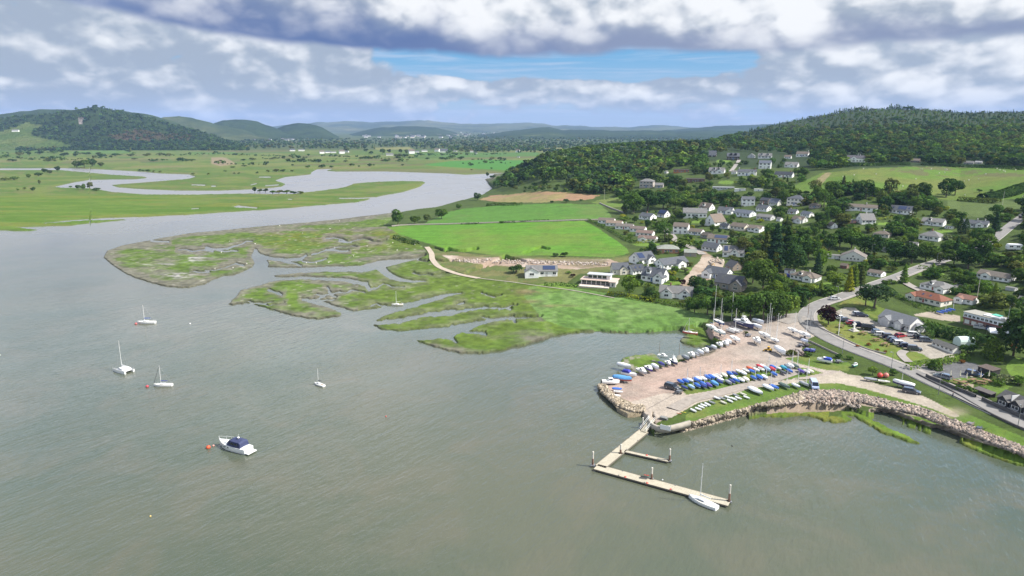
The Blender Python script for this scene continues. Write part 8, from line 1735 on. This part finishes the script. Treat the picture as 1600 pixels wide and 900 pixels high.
def loader():
    r = place(1200, 549, 17, 170, 6, 2.4, 'wheel_loader', 'yellow wheel loader in the boatyard', 'loader'); MB().box(-2.2, .2, -.9, .9, .8, 1.9).box(.2, 1.4, -.8, .8, .8, 1.4).obj('body', [YEL], r); c = MB().box(-.9, .5, -.75, .75, 1.91, 3.0, 0, .85).obj('cab', [CGL], r); MB().box(-.95, .5, -.8, .8, 3.0, 3.15).obj('cab_roof', [YEL], c)
    MB().tube((.6, .6, 1.5), (2.3, .6, .8), .14).tube((.6, -.6, 1.5), (2.3, -.6, .8), .14).obj('arm', [YEL], r); MB().loft([[(2.2, y, .2), (3.1, y, .1), (2.9, y, .35), (2.4, y, .5), (2.3, y, 1.1), (2.1, y, 1.0)] for y in (-1.15, 1.15)]).obj('bucket', [YEL], r)
    for x in (-1.5, 1.1):
        for s in (-1, 1): MB().tube((x, s * .75, .65), (x, s * 1.15, .65), .65, n=12).obj('wheel', [TYRE], r)
loader()
def digger():
    r = place(1108, 420, 15, 30, 6.5, 2.6, 'excavator', 'yellow excavator on the muddy building site', 'excavator')
    for s in (-1, 1): MB().box(-1.7, 1.7, s * 1.0 - .3, s * 1.0 + .3, 0, .8, 0, .95).obj('track', [TYRE], r)
    MB().box(-1.6, 1.2, -1.2, 1.2, .9, 2.0).obj('body', [YEL], r); MB().box(-.2, 1.2, .1, 1.2, 2.01, 3.0, 0, .85).obj('cab', [CGL], r); MB().tube((1.0, -.3, 1.8), (3.2, -.3, 4.2), .25, .2).tube((3.2, -.3, 4.2), (4.6, -.3, 1.8), .18, .14).obj('boom', [YEL], r); MB().box(4.3, 5.0, -.8, .2, 1.0, 1.9, 0, .7).obj('bucket', [TYRE], r)
digger()
WP = mat('white_paint', (.8, .8, .78), .4)
def pole(px, py, h, label, lamp=False, name='street_lamp', cat='lamp post', m=None, r0=.09):
    r = empty(name, gp(px, py), rng.uniform(0, 6), 1, label, cat); MB().tube((0, 0, -.3), (0, 0, h), r0, r0 * .6, 6).obj('post', [m or STEEL], r)
    if lamp: a = MB().tube((0, 0, h), (1.0, 0, h + .25), .05).obj('arm', [m or STEEL], r); MB().box(.8, 1.5, -.12, .12, h + .2, h + .34).obj('lamp_head', [STEEL], a)
    else: MB().ball((0, 0, h), r0 * 1.3, r0 * 1.3, r0).obj('cap', [m or STEEL], r)
    return r
pole(1310, 523.5, 8.5, 'white flagpole on the car park lawn', name='flagpole', cat='flagpole', m=WP, r0=.14)
for a in ((1265, 515, 7, 'lamp post on the inside of the road bend'), (1316, 553, 6, 'lamp post beside the yard wall'), (1308, 470, 6, 'lamp post behind the white moving car'), (1392, 580, 6, 'lamp post by the pub lane junction'), (1466, 617, 6, 'lamp post on the shore road by the person'), (1590, 668, 6, 'lamp post at the restaurant end of the shore road'), (1463, 415, 6, 'lamp post on the shaded upper road'), (1361, 403, 7, 'lamp post beside the wide chalet lawn')): pole(*a, lamp=True)
for a in ((1262, 497, 8, 'bare telegraph pole at the boatyard entrance'), (1218, 508, 3.2, 'short white sign post at the yard entrance'), (1566, 322, 9, 'telegraph pole beside the upper road'), (1433, 320, 8, 'telegraph pole by the pine belt'), (944, 312, 9, 'pale telegraph pole in front of the knoll wood'), (1159, 219, 14, 'tall mast on the skyline of the knoll'), (1526, 470, 9, 'flag staff by the clubhouse garage')): pole(a[0], a[1], a[2], a[3], name='telegraph_pole' if 'telegraph' in a[3] else 'pole', cat='pole', m=WOODM if 'bare' in a[3] else PALEP, r0=.11)
for i, (x, y) in enumerate(((1030.5, 549), (1061, 553), (1083.5, 556))): pole(x, y, 3.5, f'{ordinal(i)} thin dark withy from the yard tip in the mud inlet', name='withy', cat='post', m=WOODM, r0=.07)
for x, y, h, l in ((1115.5, 505, 15, 'bare mast standing at the reed edge'), (1143, 500, 11, 'bare mast by the boatyard trees'), (1200, 525, 12, 'bare mast among the hauled yachts'), (1203, 524, 10, 'second bare mast among the hauled yachts'), (1213, 533, 10, 'mast beside the small white boat')): pole(x, y, h, l, name='yacht_mast', cat='mast', m=ALU, r0=.08)
def picnic(px, py, label):
    r = empty('picnic_table', gp(px, py), rng.uniform(0, 3), 1.25, label, 'picnic table'); MB().box(-.9, .9, -.4, .4, .72, .78).obj('table_top', [WOODM], r)
    for s in (-1, 1): MB().box(-.9, .9, s * .8 - .14, s * .8 + .14, .43, .48).obj('bench', [WOODM], r); MB().tube((s * .6, -.8, 0), (s * .6, .1, .72), .04).tube((s * .6, .8, 0), (s * .6, -.1, .72), .04).box(s * .6 - .04, s * .6 + .04, -.85, .85, .38, .43).obj('leg', [WOODM], r)
for x, y, l in ((1314, 511.5, 'picnic table near the flagpole'), (1348, 522.5, 'picnic table in the middle of the lawn'), (1369, 533, 'picnic table below the navy car'), (1383, 540, 'large picnic table with people sized clutter near the lawn end')): picnic(x, y, l.replace(' with people sized clutter', ''))
def memorial():
    r = empty('memorial', gp(1334, 517), .3, 1.2, 'white stone memorial cross on a paved step', 'memorial'); MB().box(-1.1, 1.1, -1.1, 1.1, 0, .25).box(-.6, .6, -.6, .6, .25, .7).obj('plinth', [STONE], r, color=(.5, .47, .42)); MB().box(-.22, .22, -.16, .16, .7, 2.6).box(-.65, .65, -.14, .14, 1.9, 2.25).obj('cross', [WALL], r, color=(.72, .70, .66))
memorial()
for i, (x, y, l) in enumerate(((1484, 593, 'folded cream parasol by the grey blue car'), (1499, 593, 'folded cream parasol beside the pub path'), (1509, 597, 'taller folded parasol in the middle of the pub garden'), (1518, 589, 'folded parasol close to the pub car park'), (1531, 595, 'folded parasol near the dark blue car'), (1544, 593, 'folded parasol nearest the timber shed'))):
    r = empty('parasol', gp(x, y), 0, 1.15, l, 'parasol', 'parasols in the pub garden'); MB().tube((0, 0, 0), (0, 0, 2.6), .03).obj('pole', [WOODM], r); MB().tube((0, 0, 1.0), (0, 0, 2.5), .2, .05, 8).obj('canopy', [CLOTH], r, color=(.72, .66, .52)); MB().box(-.3, .3, -.3, .3, 0, .1).obj('base', [CONC], r)
for i, (x, y, l) in enumerate(((1494, 599, 'pub garden table beside the path'), (1505, 601, 'pub garden table under the taller parasol'), (1520, 597, 'pub garden table on the grass'), (1533, 600, 'pub garden table near the shelter'), (1541, 598, 'pub garden table by the dark timber shed'))): picnic(x, y, l)
def sheep():
    r = random.Random(9); b = MB().ball((0, 0, .62), .55, .26, .3, 8, 5).ball((.58, 0, .82), .17, .11, .13, 6, 4).tube((.4, 0, .7), (.56, 0, .8), .14, .1, 6)
    for x in (-.3, .3):
        for s in (-1, 1): b.tube((x, s * .13, .5), (x, s * .13, 0), .06, .04, 5)
    me = b.mesh('sheep', [mat('fleece', (.62, .59, .52), .95, var=.2)])
    for i in range(26):
        while True:
            x, y = r.uniform(1285, 1600), r.uniform(264, 308)
            if inp1(x, y, P_HILLFIELD): break
        setp(link('sheep', me, None, gp(x, y), r.uniform(0, 6), 1.1), 'white sheep grazing in the hill pasture', 'sheep', 'sheep in the hill pasture')
    for i in range(20):
        while True:
            x, y = r.uniform(330, 660), r.uniform(345, 440)
            if not inp1(x, y, P_FIELD1) and inp1(x, y, NEAR_BANK) and all(segdist(np.array([x]), np.array([y]), c, False, 8, True)[0] > 3 for c in CREEKS): break
        setp(link('sheep', me, None, gp(x, y), r.uniform(0, 6), .8), 'white sheep grazing on the salt marsh', 'sheep', 'sheep on the salt marsh')
sheep()
def person(px, py, label, rz=1.0):
    """a walker, one continuous skin"""
    me = bpy.data.meshes.new('person')
    v = [(0, 0, .95), (0, 0, 1.18), (0, 0, 1.40), (0, 0, 1.52), (.01, 0, 1.62), (.01, 0, 1.74), (0, .19, 1.40), (-.05, .25, 1.12), (.10, .24, .90), (0, -.19, 1.40), (.02, -.25, 1.12), (-.12, -.24, .92), (0, .09, .90), (.12, .10, .50), (.05, .10, .08), (.20, .10, .05), (0, -.09, .90), (-.05, -.10, .50), (-.22, -.10, .10), (-.08, -.10, .05)]
    e = [(0, 1), (1, 2), (2, 3), (3, 4), (4, 5), (2, 6), (6, 7), (7, 8), (2, 9), (9, 10), (10, 11), (0, 12), (12, 13), (13, 14), (14, 15), (0, 16), (16, 17), (17, 18), (18, 19)]
    rad = [.15, .14, .17, .06, .10, .09, .075, .055, .045, .075, .055, .045, .10, .075, .05, .045, .10, .075, .05, .045]
    me.from_pydata(v, e, []); o = bpy.data.objects.new('person', me); COL.objects.link(o); md = o.modifiers.new('skin', 'SKIN')
    if not me.skin_vertices: me.attributes.new  # layer is made with the modifier
    for i, sk in enumerate(me.skin_vertices[0].data): sk.radius = (rad[i], rad[i]); sk.use_root = i == 0
    o.modifiers.new('smooth', 'SUBSURF').levels = 1; dg = bpy.context.evaluated_depsgraph_get(); m2 = bpy.data.meshes.new_from_object(o.evaluated_get(dg)); bpy.data.objects.remove(o)
    cl = [mat('dark_clothes', (.025, .027, .035), .9), mat('skin', (.45, .28, .20), .6), mat('dark_trousers', (.03, .035, .05), .9), mat('hair', (.05, .03, .02), .9)]; m2.materials.clear()
    for c in cl: m2.materials.append(c)
    for p in m2.polygons: z = p.center.z; p.material_index = 3 if z > 1.72 else 1 if z > 1.5 or (abs(p.center.y) > .2 and z < .98) else 0 if z > .93 else 2
    q = gp(px, py); q.z += .12; ob = link('person', m2, None, q, rz); setp(ob, label, 'person')
person(1488, 622.5, 'person in dark clothes walking along the shore road', 2.2)
